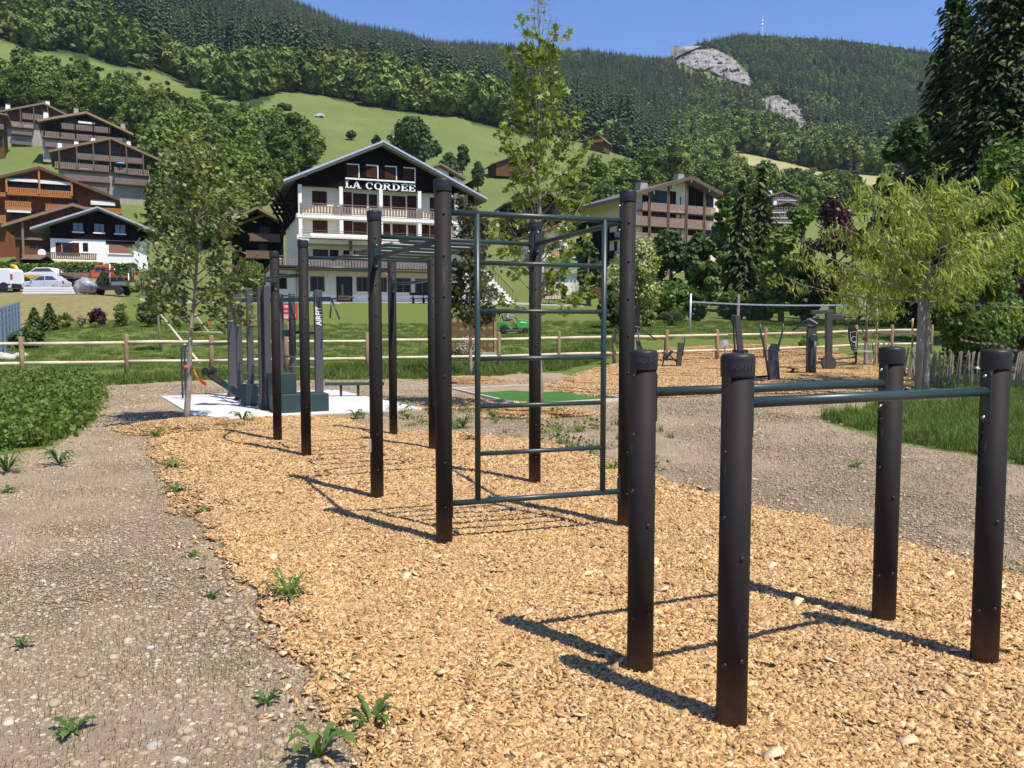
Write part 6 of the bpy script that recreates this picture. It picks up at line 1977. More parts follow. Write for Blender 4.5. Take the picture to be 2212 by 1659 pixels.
def block_mid():
    b = Bld('apartment_chalet', 'brown timber apartment chalet with grey balconies and blue parasol above the orange chalet', 240, 165, 27, 'apartment building', 'hillside apartment chalets', 425)
    b.shell(Z1(1450, 530), Z1(640, 702), Z1(2190, 862), 126, 350, 14, M_BROWNWOOD, ov=1.6, th=0.4, low=-6, fth=0.35)
    b.lowwall(b.xz(*Z1(840, 935))[1], M_GREYPLASTER)
    rails(b, Z1, [(1012, 1870, 738, 805), (715, 1425, 848, 925), (1492, 1672, 920, 985), (1675, 1950, 940, 1010), (840, 1440, 1012, 1080), (1500, 1940, 1060, 1130), (1060, 1400, 1170, 1235)], gap=0.3, out=1.4)
    b.posts([130, 168, 204, 240, 275, 311, 345], -1.5, b.xz(*Z1(840, 935))[1], M_GREYWOOD, 0.22)
    wins(b, Z1, [(1042, 680, 1200, 740), (1300, 615, 1390, 660), (1480, 625, 1570, 670), (1250, 710, 1400, 765), (1480, 735, 1650, 785), (1680, 760, 1830, 815), (830, 800, 1000, 855), (1040, 815, 1210, 880), (1290, 830, 1410, 890), (1500, 880, 1640, 925), (1690, 890, 1830, 945), (1890, 905, 1990, 955), (840, 945, 1000, 1010), (1055, 965, 1210, 1025), (1250, 985, 1390, 1045), (1500, 1005, 1640, 1065), (1690, 1030, 1830, 1080), (1060, 1110, 1220, 1165), (1260, 1125, 1390, 1175)], frame=M_GREYWOOD, fw=0.08)
    b.awning(*[Z1(1040, 0)[0], Z1(1230, 0)[0], Z1(0, 945)[1], Z1(0, 960)[1]]); b.awning(Z1(1500, 0)[0], Z1(1670, 0)[0], Z1(0, 985)[1], Z1(0, 1000)[1])
    for X, Y in ((782, 612), (997, 590), (1216, 545), (2050, 755), (1680, 590)): b.chimney(*Z1(X, Y), 0.8, 4.0, M_WHITEPL)
    # parasol on a balcony
    x, z = b.xz(*Z1(1578, 905), -0.9)
    pr = empty('parasol', b.root.matrix_world @ Vector((0, 0, 0)), R(27), 'blue parasol open on a balcony of the brown apartment chalet', 'parasol')
    pr.location = Vector(b.pl.o) + b.pl.u*x + b.pl.n*(-0.9) + Vector((0, 0, z-1.6))
    MB().lathe([(1.25, 1.9), (0.8, 2.15), (0.05, 2.35)], n=8).build('canopy', mat('parasol_blue', (0.16, 0.36, 0.55, 1), 0.7, var=0.1), pr)
    MB().tube([(0, 0, 0), (0, 0, 2.3)], 0.03, 6).build('pole', M_GREYPOLE, pr)
block_mid()
def block_dark():
    b = Bld('apartment_chalet', 'nearly black apartment chalet with pale roof edge and slatted balconies on the slope', 186, 205, 27, 'apartment building', 'hillside apartment chalets', 330)
    b.shell(Z1(1125, 192), Z1(490, 302), Z1(1742, 482), 92, 276, 15, M_DARKWOOD, ov=1.8, th=0.45, low=-6, fasc=wood('light_fascia', (0.30, 0.20, 0.12, 1)), fth=0.45)
    b.lowwall(b.xz(*Z1(590, 520))[1], M_GREYPLASTER)
    rails(b, Z1, [(805, 1440, 345, 412), (540, 1640, 445, 520), (590, 1100, 592, 645)], gap=0.35, out=1.5)
    b.posts([100, 134, 167, 206, 239, 271], -1.6, b.xz(*Z1(590, 520))[1], M_DARKWOOD, 0.25)
    wins(b, Z1, [(650, 540, 790, 595), (825, 560, 960, 610), (1040, 580, 1150, 610), (840, 300, 1000, 350), (1270, 330, 1400, 400), (1020, 455, 1200, 510)], frame=M_GREYWOOD, fw=0.08)
    b.awning(Z1(1020, 0)[0], Z1(1235, 0)[0], Z1(0, 322)[1], Z1(0, 345)[1])
    for X, Y, mt in ((600, 212, M_WHITEPL), (995, 155, None), (1605, 355, None)): b.chimney(*Z1(X, Y), 1.1, 5.0, mt)
block_dark()
def block_top():
    b = Bld('apartment_chalet', 'topmost grey plaster apartment chalet with brown gable beside the grass verge', 80, 228, 27, 'apartment building', 'hillside apartment chalets', 314)
    b.shell(Z1(570, 75), Z1(-10, 185), Z1(870, 228), 6, 132, 14, M_BROWNWOOD, ov=1.6, th=0.45, low=-6, fth=0.4)
    b.lowwall(b.xz(*Z1(150, 330))[1], M_GREYPLASTER)
    rails(b, Z1, [(290, 640, 215, 285), (60, 440, 312, 380), (150, 420, 445, 480), (150, 420, 575, 612)], gap=0.35, out=1.3)
    b.posts([20, 50, 79, 109], -1.4, b.xz(*Z1(150, 330))[1], M_GREYWOOD, 0.25)
    wins(b, Z1, [(150, 390, 265, 440), (320, 410, 400, 450), (155, 505, 265, 570), (320, 530, 420, 600), (310, 165, 440, 215), (490, 190, 620, 240), (310, 280, 450, 335)], frame=M_GREYWOOD, fw=0.08)
    b.awning(Z1(310, 0)[0], Z1(420, 0)[0], Z1(0, 375)[1], Z1(0, 395)[1])
    for X, Y, mt in ((103, 108, M_WHITEPL), (620, 65, M_WHITEPL)): b.chimney(*Z1(X, Y), 1.1, 4.0, mt)
    b2 = Bld('apartment_chalet', 'brown chalet gable end cut by the picture edge below the topmost block', -30, 205, 27, 'apartment building', 'hillside apartment chalets', 345)
    b2.shell((-40, 236), (-130, 250), (17, 247), -110, 8, 12, M_BROWNWOOD, ov=1.5, th=0.4, low=-5)
    b2.balcony(-60, 8, 262, 272, 1.2)
    b2.window((-8, 295), (6, 318), frame=M_GREYWOOD)
block_top()
def orange():
    b = Bld('orange_chalet', 'bright orange timber chalet with carved balconies and white awnings', 90, 122, 24, 'house', base_py=552)
    b.shell(Z1(515, 912), (-75, 398), Z1(1562, 1332), -60, 244, 13, M_REDWOOD, ov=1.6, th=0.35, low=-4, fasc=wood('red_fascia', (0.15, 0.075, 0.045, 1)), fth=0.3)
    k = dict(railm=M_ORANGEWOOD, slabm=M_ORANGEWOOD, gap=0.26, out=1.3)
    rails(b, Z1, [(85, 505, 1182, 1262), (515, 935, 1215, 1290), (-260, 70, 1235, 1272), (65, 410, 1360, 1455), (595, 1060, 1400, 1470), (-200, 80, 1540, 1630), (1100, 1590, 1440, 1500)], **k)
    b.posts([14, 85, 155], -1.35, b.xz(*Z1(510, 1290))[1], M_ORANGEWOOD, 0.22)
    wins(b, Z1, [(100, 1112, 500, 1185), (530, 1145, 925, 1225), (115, 1310, 360, 1362), (680, 1345, 1010, 1400), (1210, 1420, 1400, 1470), (150, 1510, 370, 1600), (600, 1480, 900, 1560)], frame=M_REDWOOD, fw=0.1)
    for a in ((85, 510, 1070, 1100), (520, 925, 1100, 1135), (85, 402, 1462, 1508), (1185, 1505, 1370, 1412)): b.awning(Z1(a[0], 0)[0], Z1(a[1], 0)[0], Z1(0, a[2])[1], Z1(0, a[3])[1])
    # exposed logs on the gable
    for Y in (1150, 1180, 1210, 1240, 1270, 1300):
        x0, z = b.xz(*Z1(960, Y), 0); x1 = b.xz(*Z1(1150, Y), 0)[0]
        MB().tube([(x0, -0.02, z), (x1, -0.02, z)], 0.11, 8).build('log', M_REDWOOD, b.root)
    b.chimney(*Z1(1012, 1360), 0.8, 3.0)
orange()
def brown_behind():
    b = Bld('brown_chalet', 'brown log chalet with carved balcony tucked behind the white chalet', 150, 109, 24, 'house', base_py=580)
    b.shell(Z2(945, 68), Z2(15, 345), (260, 470), 32, 240, 10, M_BROWNWOOD, ov=1.6, th=0.3, low=-3, fth=0.3)
    b.balcony(Z2(285, 0)[0], Z2(665, 0)[0], Z2(0, 662)[1], Z2(0, 735)[1], 1.0, M_REDWOOD, M_FASCIA)
    b.posts([45], -1.0, -0.5, M_FASCIA, 0.25)
    wins(b, Z2, [(390, 595, 580, 660), (850, 180, 920, 225)], frame=M_BROWNWOOD)
    MB().box(b.x0, b.x1, -0.4, 0.0, b.xz(*Z2(300, 545))[1], b.xz(*Z2(300, 515))[1]).build('beam', M_FASCIA, b.root)
brown_behind()
def white_chalet():
    b = Bld('white_chalet', 'white plaster chalet with dark boarded gable and zinc roof edge behind the hedge', 210, 100, 23, 'house', base_py=590)
    b.shell(Z2(1275, 110), Z2(395, 387), Z2(2012, 418), 108, 317, 11, M_WHITEPL, M_ROOF, M_METALTRIM, ov=1.5, th=0.3, low=-3, fth=0.14)
    b.clad(b.xz(*Z2(1290, 545))[1], M_DARKWOOD, 0.12)
    for q in ((955, 327, 1085, 437), (1232, 338, 1360, 448), (1505, 352, 1635, 462)):
        b.window(Z2(*q[:2]), Z2(*q[2:]), mat('curtained_glass', (0.10, 0.13, 0.13, 1), 0.2, var=0.3, vscale=8), M_DARKWOOD, 0.07, y=-0.13, mull=1, sill=M_WHITEPL)
    b.window(Z2(1425, 602), Z2(1730, 722), mat('roller_shutter', (0.26, 0.115, 0.07, 1), 0.7, var=0.1, stretch=(0.3, 0.3, 12), vscale=3), M_DARKWOOD, 0.0, mull=0, sill=M_WHITEPL, name='shuttered_window')
    x, z = b.xz(*Z2(1575, 585)); MB().box(x-1.6, x+1.6, -0.08, -0.003, z-0.15, z+0.2).build('lintel', M_DARKWOOD, b.root)
    for q in ((735, 585, 800, 745), (820, 590, 940, 750), (950, 590, 1028, 750)): b.window(Z2(*q[:2]), Z2(*q[2:]), M_SHUTTER if q[0] != 820 else M_GLASSD, M_SHUTTER, 0.05)
    b.window(Z2(1090, 592), Z2(1145, 700), M_GLASSD, M_DARKWOOD, 0.05, sill=M_WHITEPL)
    for q in ((1290, 845, 1340, 905), (1435, 850, 1530, 905), (1620, 860, 1735, 910)): b.window(Z2(*q[:2]), Z2(*q[2:]), M_SHUTTER, M_DARKWOOD, 0.05)
    b.balcony(Z2(470, 0)[0], Z2(1258, 0)[0], Z2(0, 700)[1], Z2(0, 790)[1], 1.6, mat('rail_brown', (0.12, 0.085, 0.065, 1), 0.8, var=0.2), M_WHITEPL, gap=0.2)
    b.awning(Z2(705, 0)[0], Z2(1215, 0)[0], Z2(0, 812)[1], Z2(0, 836)[1], 2.3, mat('awning_cream', (0.62, 0.50, 0.28, 1), 0.8, var=0.1))
    x, z = b.xz(*Z2(550, 715), -1.75)
    MB().lathe([(0.02, 0.16), (0.3, 0.09), (0.42, 0.0)], (x, -1.95, z), 16, axis='y').build('satellite_dish', M_WHITEPL, b.root)
    # wooden garden shed roof in front
    g = at(83, 92.5); g.z = P(83, 585, 92.5).z
    s = empty('garden_shed', g, R(10), 'small grey-roofed wooden shed in front of the white chalet', 'shed')
    MB().prism([(-2.0, 1.1), (0, 1.7), (2.2, 1.1), (2.2, 1.0), (0, 1.55), (-2.0, 1.0)], -1.0, 1.0, Matrix.Rotation(R(90), 4, 'Z')).build('roof', M_GREYWOOD, s)
    MB().box(-1.0, 1.0, -1.6, 1.6, -1.2, 1.05).build('wall', M_DARKWOOD, s)
    s.rotation_euler = (0, 0, R(10)); s.location.z = P(83, 562, 92.5).z - 1.1
white_chalet()
def dark_chalet():
    b = Bld('dark_chalet', 'small dark timber chalet with pale roof edges squeezed beside the hotel', 562, 94, 17, 'house', base_py=600)
    b.shell(Z3(250, 648), (488, 478), Z3(510, 792), 500, 612, 9, M_DARKWOOD, M_ROOFR, M_FASCIA, ov=2.4, th=0.25, low=-3, fth=0.22)
    x0, x1 = b.x0, b.x1
    ax, az = b.xz(*Z3(325, 706), -1.0); lx, lz = b.xz(*Z3(60, 800), -1.0); rx, rz_ = b.xz(*Z3(500, 790), -1.0)
    rf = MB().prism([(lx, lz-0.2), (lx, lz), (ax, az), (rx, rz_), (rx, rz_-0.2), (ax, az-0.22)], -1.0, -0.1).build('porch_roof', M_FASCIA, b.root)
    b.balcony(Z3(185, 0)[0], Z3(450, 0)[0], Z3(0, 880)[1], Z3(0, 935)[1], 1.2, M_GREYWOOD, M_GREYWOOD, False)
    b.balcony(Z3(150, 0)[0], Z3(430, 0)[0], Z3(0, 1030)[1], Z3(0, 1085)[1], 1.2, M_GREYWOOD, M_GREYWOOD, False)
    wins(b, Z3, [(280, 830, 350, 870), (460, 855, 500, 890), (270, 980, 330, 1030)], frame=M_BROWNWOOD)
    b.chimney(*Z3(80, 700), 1.2, 1.0, mat('copper_grey', (0.42, 0.36, 0.32, 1), 0.5, var=0.2))
dark_chalet()
def right_block():
    b = Bld('apartment_building', 'cream and dark timber apartment block with long slatted balconies and tall posts', 1460, 138, 27, 'apartment building', base_py=585)
    b.shell(Z4(1725, 118), Z4(980, 338), Z4(2065, 298), 1374, 1552, 17, M_CREAM, M_ROOF, mat('roof_edge_brown', (0.10, 0.066, 0.052, 1), 0.8, var=0.2), ov=2.4, th=0.5, low=-4, fth=0.5)
    zt = b.xz(*Z4(1270, 335))[1]
    # windows and flat dark panels between cream strips, recess shade painted as dark colour
    for X0, X1 in ((1190, 1250), (1275, 1450), (1478, 1550), (1600, 1606), (1680, 1850), (1875, 1960)):
        for Y0, Y1 in ((330, 420), (500, 575), (680, 760)):
            if X0 >= 1680 and Y0 == 330: Y0 = 200
            if 1275 <= X0 <= 1478 and Y0 == 330: Y0 = 275
            b.window(Z4(X0, Y0 + (X0-1190)*0.05), Z4(X1, Y1 + (X0-1190)*0.05), M_GLASSD if X0 % 2 else M_DARKWOOD, M_GREYWOOD, 0.06, name='window')
    rw = wood('pinkish_rail', (0.30, 0.20, 0.155, 1), 0.25, (6, 6, 0.5))
    rails(b, Z4, [(1190, 1985, 398, 478), (1115, 1990, 548, 640), (1115, 1990, 730, 820)], railm=rw, slabm=rw, gap=0.3, out=1.6)
    b.posts([1402, 1405.5, 1443, 1446, 1482, 1485.5, 1521, 1524], -1.7, -2, wood('post_brown', (0.17, 0.10, 0.075, 1)), 0.16)
    for X, Y in ((1310, 300), (1512, 240), (1716, 175), (1912, 275)):
        x, z = b.xz(*Z4(X, Y), -2.3); MB().box(x-0.1, x+0.1, -2.5, -2.1, z-0.25, z+0.25).build('purlin_end', M_FASCIA, b.root)
    b.chimney(*Z4(1180, 190), 1.5, 8.0); b.chimney(*Z4(1585, 95), 1.4, 10.0)
    # side wall: dark timber panels and balconies
    for y0, y1, z0, z1 in ((0.3, 3.6, -4, 9.0), (7.5, 17.0, 1.2, 9.2), (9.0, 16.9, -3, 1.1)):
        MB().box(b.x0-0.08, b.x0-0.01, y0, y1, z0, z1).build('side_panel', M_DARKWOOD, b.root)
    for z in (2.2, 5.2):
        fl = MB().box(b.x0-1.4, b.x0-0.01, 4.0, 16.0, z, z+0.15).build('side_balcony', M_DARKWOOD, b.root)
        MB().box(b.x0-1.42, b.x0-1.36, 4.0, 16.0, z+0.15, z+1.1).build('balustrade', M_DARKWOOD, fl)
    for y, z in ((4.3, 6.4), (5.2, 3.4), (13.5, 6.2)):
        MB().box(b.x0-0.05, b.x0-0.005, y, y+0.9, z, z+1.6).build('side_window', M_SHUTTER, b.root)
right_block()
def small_ones():
    b = Bld('cream_house', 'cream house with red-brown roof and orange shutters seen through the sapling', 1200, 112, 20, 'house', base_py=578)
    b.shell(Z4(282, 642), (1176, 500), Z4(390, 725), 1172, 1226, 9, M_CREAM, M_ROOFR, M_BROWNWOOD, ov=1.0, th=0.25, low=-3)
    OS = mat('shutter_orange', (0.30, 0.105, 0.04, 1), 0.7, var=0.1)
    b.window(Z4(302, 878), Z4(342, 985), M_GLASSD, M_WHITEPL, 0.06, shutter=OS); b.window(Z4(150, 870), Z4(190, 930), M_GLASSD, M_WHITEPL, 0.06, shutter=OS)
    b.balcony(Z4(190, 0)[0], Z4(455, 0)[0], Z4(0, 935)[1], Z4(0, 990)[1], 1.2, wood('rail_orange', (0.42, 0.22, 0.09, 1)), M_CREAM)
    b.balcony(Z4(190, 0)[0], Z4(310, 0)[0], Z4(0, 780)[1], Z4(0, 812)[1], 0.9, wood('rail_orange', (0.42, 0.22, 0.09, 1)), M_CREAM)
    # garden shed
    g = Pl(1222, 88, R(4)); g.o.z = P(1222, 622, 88).z
    s = empty('white_shed', g.o, R(4), 'low white garden shed with ribbed metal roof and dark lean-to', 'shed')
    a = g(1178, 622); c = g(1262, 591)
    MB().box(a.x, c.x, 0, 3.5, -1.2, c.z).build('wall', M_WHITEPL, s)
    rf = MB().prism([(c.x+0.35, 0), (c.x+0.35, 0.06), (a.x-0.3, 0.06), (a.x-0.3, 0)], -0.4, 3.8); 
    ro = rf.build('roof', M_METALTRIM, s, loc=(0, 0, c.z+0.03)); ro.rotation_euler = (R(9), 0, 0)
    rb = MB()
    n = 16
    for k in range(n):
        x = a.x-0.25 + (c.x-a.x+0.5)*k/(n-1); rb.box(x-0.03, x+0.03, -0.41, 3.8, 0.061, 0.11)
    rb.build('roof_rib', M_METALTRIM, ro)
    MB().box(c.x+0.02, c.x+1.9, 0.2, 3.2, -1.2, c.z-0.25).build('lean_to', M_BROWNWOOD, s)
    MB().prism([(c.x, c.z-0.05), (c.x+2.6, c.z-0.55), (c.x+2.6, c.z-0.63), (c.x, c.z-0.14)], -0.2, 3.4).build('lean_to_roof', M_GREYWOOD, s)
    # far chalets on the meadows
    def far(label, px, d, rz, base, apex, le, re, wl, wr, dep=8, wm=M_BROWNWOOD, rail=None, win=(), group='chalets scattered on the mountain meadow', wl_m=None, cat='house', nm='mountain_chalet'):
        b = Bld(nm, label, px, d, rz, cat, group, base)
        b.shell(apex, le, re, wl, wr, dep, wm, ov=1.0, th=0.3, low=-3)
        for r in rail or (): b.balcony(*r[:4], 1.0, M_ORANGEWOOD if len(r) > 4 else M_RAILWOOD, M_GREYWOOD)
        for w in win: b.window(w[:2], w[2:], frame=M_FASCIA, fw=0.06)
        if wl_m is not None: b.lowwall(b.xz(px, wl_m)[1], M_WHITEPL)
        return b
    b = far('small dark chalet with white car at the foot of the upper meadow', 657, 392, 25, 294, (658, 269), (634, 277), (682, 288), 638, 677, rail=[(645, 668, 279, 285)], win=[(648, 272, 653, 276), (661, 287, 667, 291)])
    b.chimney(636, 266, 0.9, 3, M_WHITEPL)
    b = far('chalet roof with two white chimneys poking out of the woodland', 430, 262, -20, 322, (490, 297), (378, 318), (505, 304), 385, 488, 9, M_BROWNWOOD)
    b.chimney(422, 299, 1.6, 2, M_WHITEPL); b.chimney(439, 294, 1.2, 2, M_WHITEPL)
    far('timber chalet with orange balconies on the crest of the meadow spur', 1280, 390, -25, 316, (1292, 290), (1255, 304), (1309, 305), 1258, 1305, rail=[(1276, 1303, 303, 308, 1)], win=[(1265, 305, 1271, 309), (1280, 297, 1286, 301), (1290, 309, 1296, 313)])
    far('old timber chalet on white stone base below the meadow spur', 1297, 343, -22, 390, (1302, 359.6), (1258, 373), (1322, 374), 1262, 1317, win=[(1290, 371, 1295, 376), (1305, 371, 1310, 376)], wl_m=385)
    b = far('low grey-roofed chalet with white chimney under the meadow trees', 1312, 250, -20, 428, (1326, 407), (1284, 417), (1339, 416), 1287, 1334, win=[(1318, 416, 1324, 421)], wl_m=422)
    b.chimney(1288, 408, 0.8, 2, M_WHITEPL)
    far('brown barn with pale gable notice on the far dry meadow', 1740, 478, 10, 388, (1741, 372.5), (1720, 381), (1757, 379), 1723, 1753, win=[(1733, 379, 1747, 380.5)])
    far('dark log barn on the far meadow edge', 1848, 470, -12, 394, (1850, 375.5), (1827, 383), (1862, 383), 1830, 1858, win=[(1842, 385, 1852, 388)])
    far('tiny barn between the two larger far barns', 1787, 474, -10, 388, (1788, 379), (1777, 383), (1796, 383), 1779, 1794)
    far('dark timber farmhouse roof behind the sapling high on the meadow', 1105, 285, 18, 362, (1118, 333), (1065, 352), (1152, 350), 1072, 1146, 10, win=[(1090, 346, 1098, 352)])
    b = far('long low slate-roofed timber building behind the sapling', 1175, 160, 12, 470, (1172, 411), (1092, 437), (1262, 438), 1100, 1254, 10, M_DARKWOOD, win=[(1120, 446, 1132, 455), (1150, 446, 1162, 455), (1200, 446, 1212, 455)], group=None)
    b.chimney(1196, 414, 1.4, 3)
    b = far('white-walled house with brown roof rising behind the hotel ridge', 975, 120, 25, 440, (952, 352), (905, 366), (1006, 384), 915, 998, 9, M_WHITEPL, group=None, win=[(970, 372, 980, 382)])
    b.chimney(992, 374, 0.7, 2)
    # far stepped apartment blocks
    for lb, ap, le, re, wl, wr, base, d, rws in (('upper far apartment block with white balconies above its twin', Z7(655, 282), Z7(520, 327), Z7(812, 342), 1670, 1720, 446, 240, (426, 436)), ('lower far apartment block with stacked white balconies', Z7(705, 392), Z7(505, 447), Z7(818, 432), 1668, 1722, 492, 228, (453, 464.5, 475))):
        b = Bld('apartment_building', lb, 1694, d, 8, 'apartment building', 'far apartment blocks', base)
        b.shell(ap, le, re, wl, wr, 10, wood('mid_brown', (0.075, 0.045, 0.035, 1)), ov=1.4, th=0.35, low=-4)
        for y in rws:
            b.balcony(wl, wr, y, y+5, 1.1, M_RAILWOOD, M_WHITEPL, True)
            for k in range(4):
                x = wl + 5 + k*11; b.window((x, y-5), (x+6, y), frame=M_WHITEPL, fw=0.1)
        b.chimney(ap[0]-30, ap[1]-1, 0.9, 3, M_WHITEPL)
    # communications mast on the summit
    g = at(1646, 1452); 
    m = MB()
    for k in range(3):
        a = 2.09*k; m.tube([(1.6*math.cos(a), 1.6*math.sin(a), -5), (0.7*math.cos(a), 0.7*math.sin(a), 34)], 0.28, 5)
    for z in range(0, 34, 4): m.lathe([(1.5-z*0.025, z), (1.5-z*0.025, z+0.4)], n=6)
    m.tube([(0, 0, 34), (0, 0, 42)], 0.2, 5)
    r_ = empty('radio_mast', g, 0, 'slender white lattice radio mast on the wooded summit', 'mast')
    m.build('lattice', M_WHITEPL, r_)
    MB().lathe([(1.7, 24), (1.7, 27)], n=8).lathe([(1.6, 30), (1.6, 33)], n=8).build('antenna_ring', M_WHITEPL, r_)
small_ones()
# ------------------------------------------------------------------ single trees
LANCE2 = LANCE*np.array([1.35, 1.0])
def limb_path(rng, p, az, el, L, n=7, droop=0.0, wig=0.08, up=0.0):
    pts = [Vector(p)]; a = az; e = el
    for i in range(n):
        a += rng.gauss(0, wig); e += rng.gauss(0, wig*0.6) - droop/n + up/n
        pts.append(pts[-1] + Vector((math.cos(a)*math.cos(e), math.sin(a)*math.cos(e), math.sin(e)))*(L/n))
    return pts

def sapling(name, label, loc, seed, h, r0, clear, nl, length, elev, droop, leafmat, shape, lsize, per_twig, bark, cat='tree', group=None, twigs=7, tw_len=0.35, bend=0.25, hang=0.0, lean=(0, 0), up=0.0, thin_top=1.0, leader=1, leaf_from=0.25, spread_n=0.08, wind=0.0):
    """tapered trunk, limbs, twigs and separate leaves"""
    rng = random.Random(seed); nr = np.random.default_rng(seed)
    root = empty(name, loc, 0, label, cat, group)
    tr = MB(); leaves = []; dirs = []
    n = 12
    tp = [Vector((lean[0]*(i/n)**1.3 + rng.gauss(0, 0.012)*h*0.2, lean[1]*(i/n)**1.3, -0.08 + (h+0.08)*i/n)) for i in range(n+1)]
    rad = [r0*(1-0.93*(i/n)**0.9) for i in range(n+1)]; rad[0] *= 1.25
    tr.tube(tp, rad, 9)
    def trunk_at(z):
        f = max(0, min(n-1e-6, (z+0.08)/(h+0.08)*n)); i = int(f); return tp[i].lerp(tp[i+1], f-i), rad[i]
    for k in range(nl):
        t = clear + (0.985-clear)*((k + rng.uniform(0, 0.8))/nl)
        p, rr = trunk_at(t*h); f = (t-clear)/(1-clear)
        L = length(f)*rng.uniform(0.75, 1.2)
        az = k*2.399 + rng.uniform(-0.4, 0.4)
        pts = limb_path(rng, p, az, elev(f) + rng.gauss(0, 0.1), L, 7, droop, 0.10, up)
        r1 = max(0.0035, min(rr*0.55, 0.012*L + 0.003))
        tr.tube(pts, [r1*(1-0.8*i/7) for i in range(8)], 5)
        nt_ = max(2, int(twigs*rng.uniform(0.7, 1.3)*(L/length(0.3) if length(0.3) > 0 else 1)))
        dens = thin_top if f > 0.72 else 1.0
        for j in range(nt_):
            s = leaf_from + (1-leaf_from)*(j+rng.random())/nt_
            i = min(6, int(s*7)); q = pts[i].lerp(pts[i+1], s*7-i)
            tl = tw_len*rng.uniform(0.5, 1.25)
            d0 = (pts[i+1]-pts[i]).normalized()
            taz = math.atan2(d0.y, d0.x) + rng.choice((-1, 1))*rng.uniform(0.3, 1.2)
            tpts = limb_path(rng, q, taz, rng.uniform(-0.3, 0.6) - hang*0.9, tl, 4, hang*1.2, 0.15)
            tr.tube(tpts, [0.0035, 0.003, 0.0025, 0.002, 0.0012], 4, False)
            m_ = int(per_twig*rng.uniform(0.6, 1.4)*dens)
            for _ in range(m_):
                s2 = rng.uniform(0.15, 1.0); ii = min(3, int(s2*4)); c = tpts[ii].lerp(tpts[ii+1], s2*4-ii)
                dv = (tpts[ii+1]-tpts[ii]).normalized()
                leaves.append(c + Vector((rng.gauss(0, spread_n), rng.gauss(0, spread_n), rng.gauss(0, spread_n)))); dirs.append(dv)
    o = tr.build('trunk', bark, root)
    C = np.array([tuple(v) for v in leaves]); D = np.array([tuple(v) for v in dirs])
    N = len(C)
    nrm = nr.normal(size=(N, 3))*0.8 + np.array([0.1, -0.15, 0.75])
    if hang:
        u = D*0.5 + nr.normal(size=(N, 3))*0.45 + np.array([wind, 0, -hang])
        V, Fa = leaf_arrays(C, nrm, lsize*nr.uniform(0.6, 1.25, N), shape, nr, bend=bend, u=u)
    else:
        V, Fa = leaf_arrays(C, nrm, lsize*nr.uniform(0.6, 1.25, N), shape, nr, bend=bend)
    link('crown', np_mesh('crown', V, Fa, leafmat, np.repeat(nr.uniform(0, 1, N), len(shape))), root)
    return root

LM_GUM = leaf_mat('leaf_star', [(0.05, (0.095, 0.150, 0.020, 1)), (0.45, (0.175, 0.255, 0.034, 1)), (0.8, (0.270, 0.345, 0.052, 1)), (1.0, (0.400, 0.440, 0.095, 1))], 0.42, 0.38, 'leaf')
LM_LINDEN = leaf_mat('leaf_sapling', [(0.015, (0.30, 0.15, 0.06, 1)), (0.05, (0.070, 0.110, 0.022, 1)), (0.45, (0.120, 0.175, 0.036, 1)), (0.75, (0.200, 0.250, 0.068, 1)), (1.0, (0.400, 0.420, 0.200, 1))], 0.38, 0.35, 'leaf')
LM_REDGREEN = leaf_mat('leaf_reddish', [(0.05, (0.060, 0.030, 0.020, 1)), (0.4, (0.070, 0.075, 0.028, 1)), (0.7, (0.085, 0.110, 0.035, 1)), (1.0, (0.200, 0.210, 0.070, 1))], 0.3, 0.4, 'leaf')
LM_WILLOW = leaf_mat('leaf_willow', [(0.05, (0.170, 0.230, 0.036, 1)), (0.5, (0.340, 0.420, 0.075, 1)), (0.85, (0.470, 0.530, 0.130, 1)), (1.0, (0.560, 0.580, 0.200, 1))], 0.5, 0.45, 'leaf')
LM_BRIGHT = leaf_mat('leaf_bright', [(0.05, (0.055, 0.110, 0.018, 1)), (0.5, (0.110, 0.190, 0.030, 1)), (0.95, (0.190, 0.275, 0.050, 1))], 0.35, 0.45, 'leaf')
LM_VARIEG = leaf_mat('leaf_variegated', [(0.05, (0.100, 0.145, 0.030, 1)), (0.4, (0.230, 0.285, 0.075, 1)), (0.8, (0.420, 0.450, 0.160, 1)), (1.0, (0.620, 0.610, 0.350, 1))], 0.3, 0.5, 'leaf')
LM_PINKWHITE = leaf_mat('leaf_pinkwhite', [(0.05, (0.110, 0.120, 0.050, 1)), (0.4, (0.330, 0.300, 0.190, 1)), (0.8, (0.560, 0.480, 0.380, 1)), (1.0, (0.660, 0.560, 0.490, 1))], 0.3, 0.6, 'leaf')

g = G(1163, 889)
sapling('sweetgum_sapling', 'tall slender star-leaved young tree with bare top twigs behind the ladder', (g.x, g.y, 0), 21, 7.75, 0.075, 0.22, 58,
        lambda f: (1.38 - 0.6*f if f < 0.75 else 0.9), lambda f: 0.35 + 0.95*f**1.2, 0.0, LM_GUM, STAR, 0.135, 9, BARK_GREY, twigs=8, tw_len=0.30, up=0.45, thin_top=0.12, leaf_from=0.28, spread_n=0.05)
g = G(404, 917)
sapling('leafy_sapling', 'young broad-crowned tree with pale wind-turned leaves and thin grey trunk', (g.x, g.y, 0), 33, 4.15, 0.055, 0.36, 38,
        lambda f: 1.0*(1 - 0.5*f) + 0.1, lambda f: 0.25 + 0.75*f, 0.05, LM_LINDEN, OVAL, 0.095, 13, BARK_GREY, twigs=9, tw_len=0.34, up=0.35, leaf_from=0.2, spread_n=0.06, hang=0.25, wind=0.6, lean=(0.42, 0.0))
g = G(1016, 822)
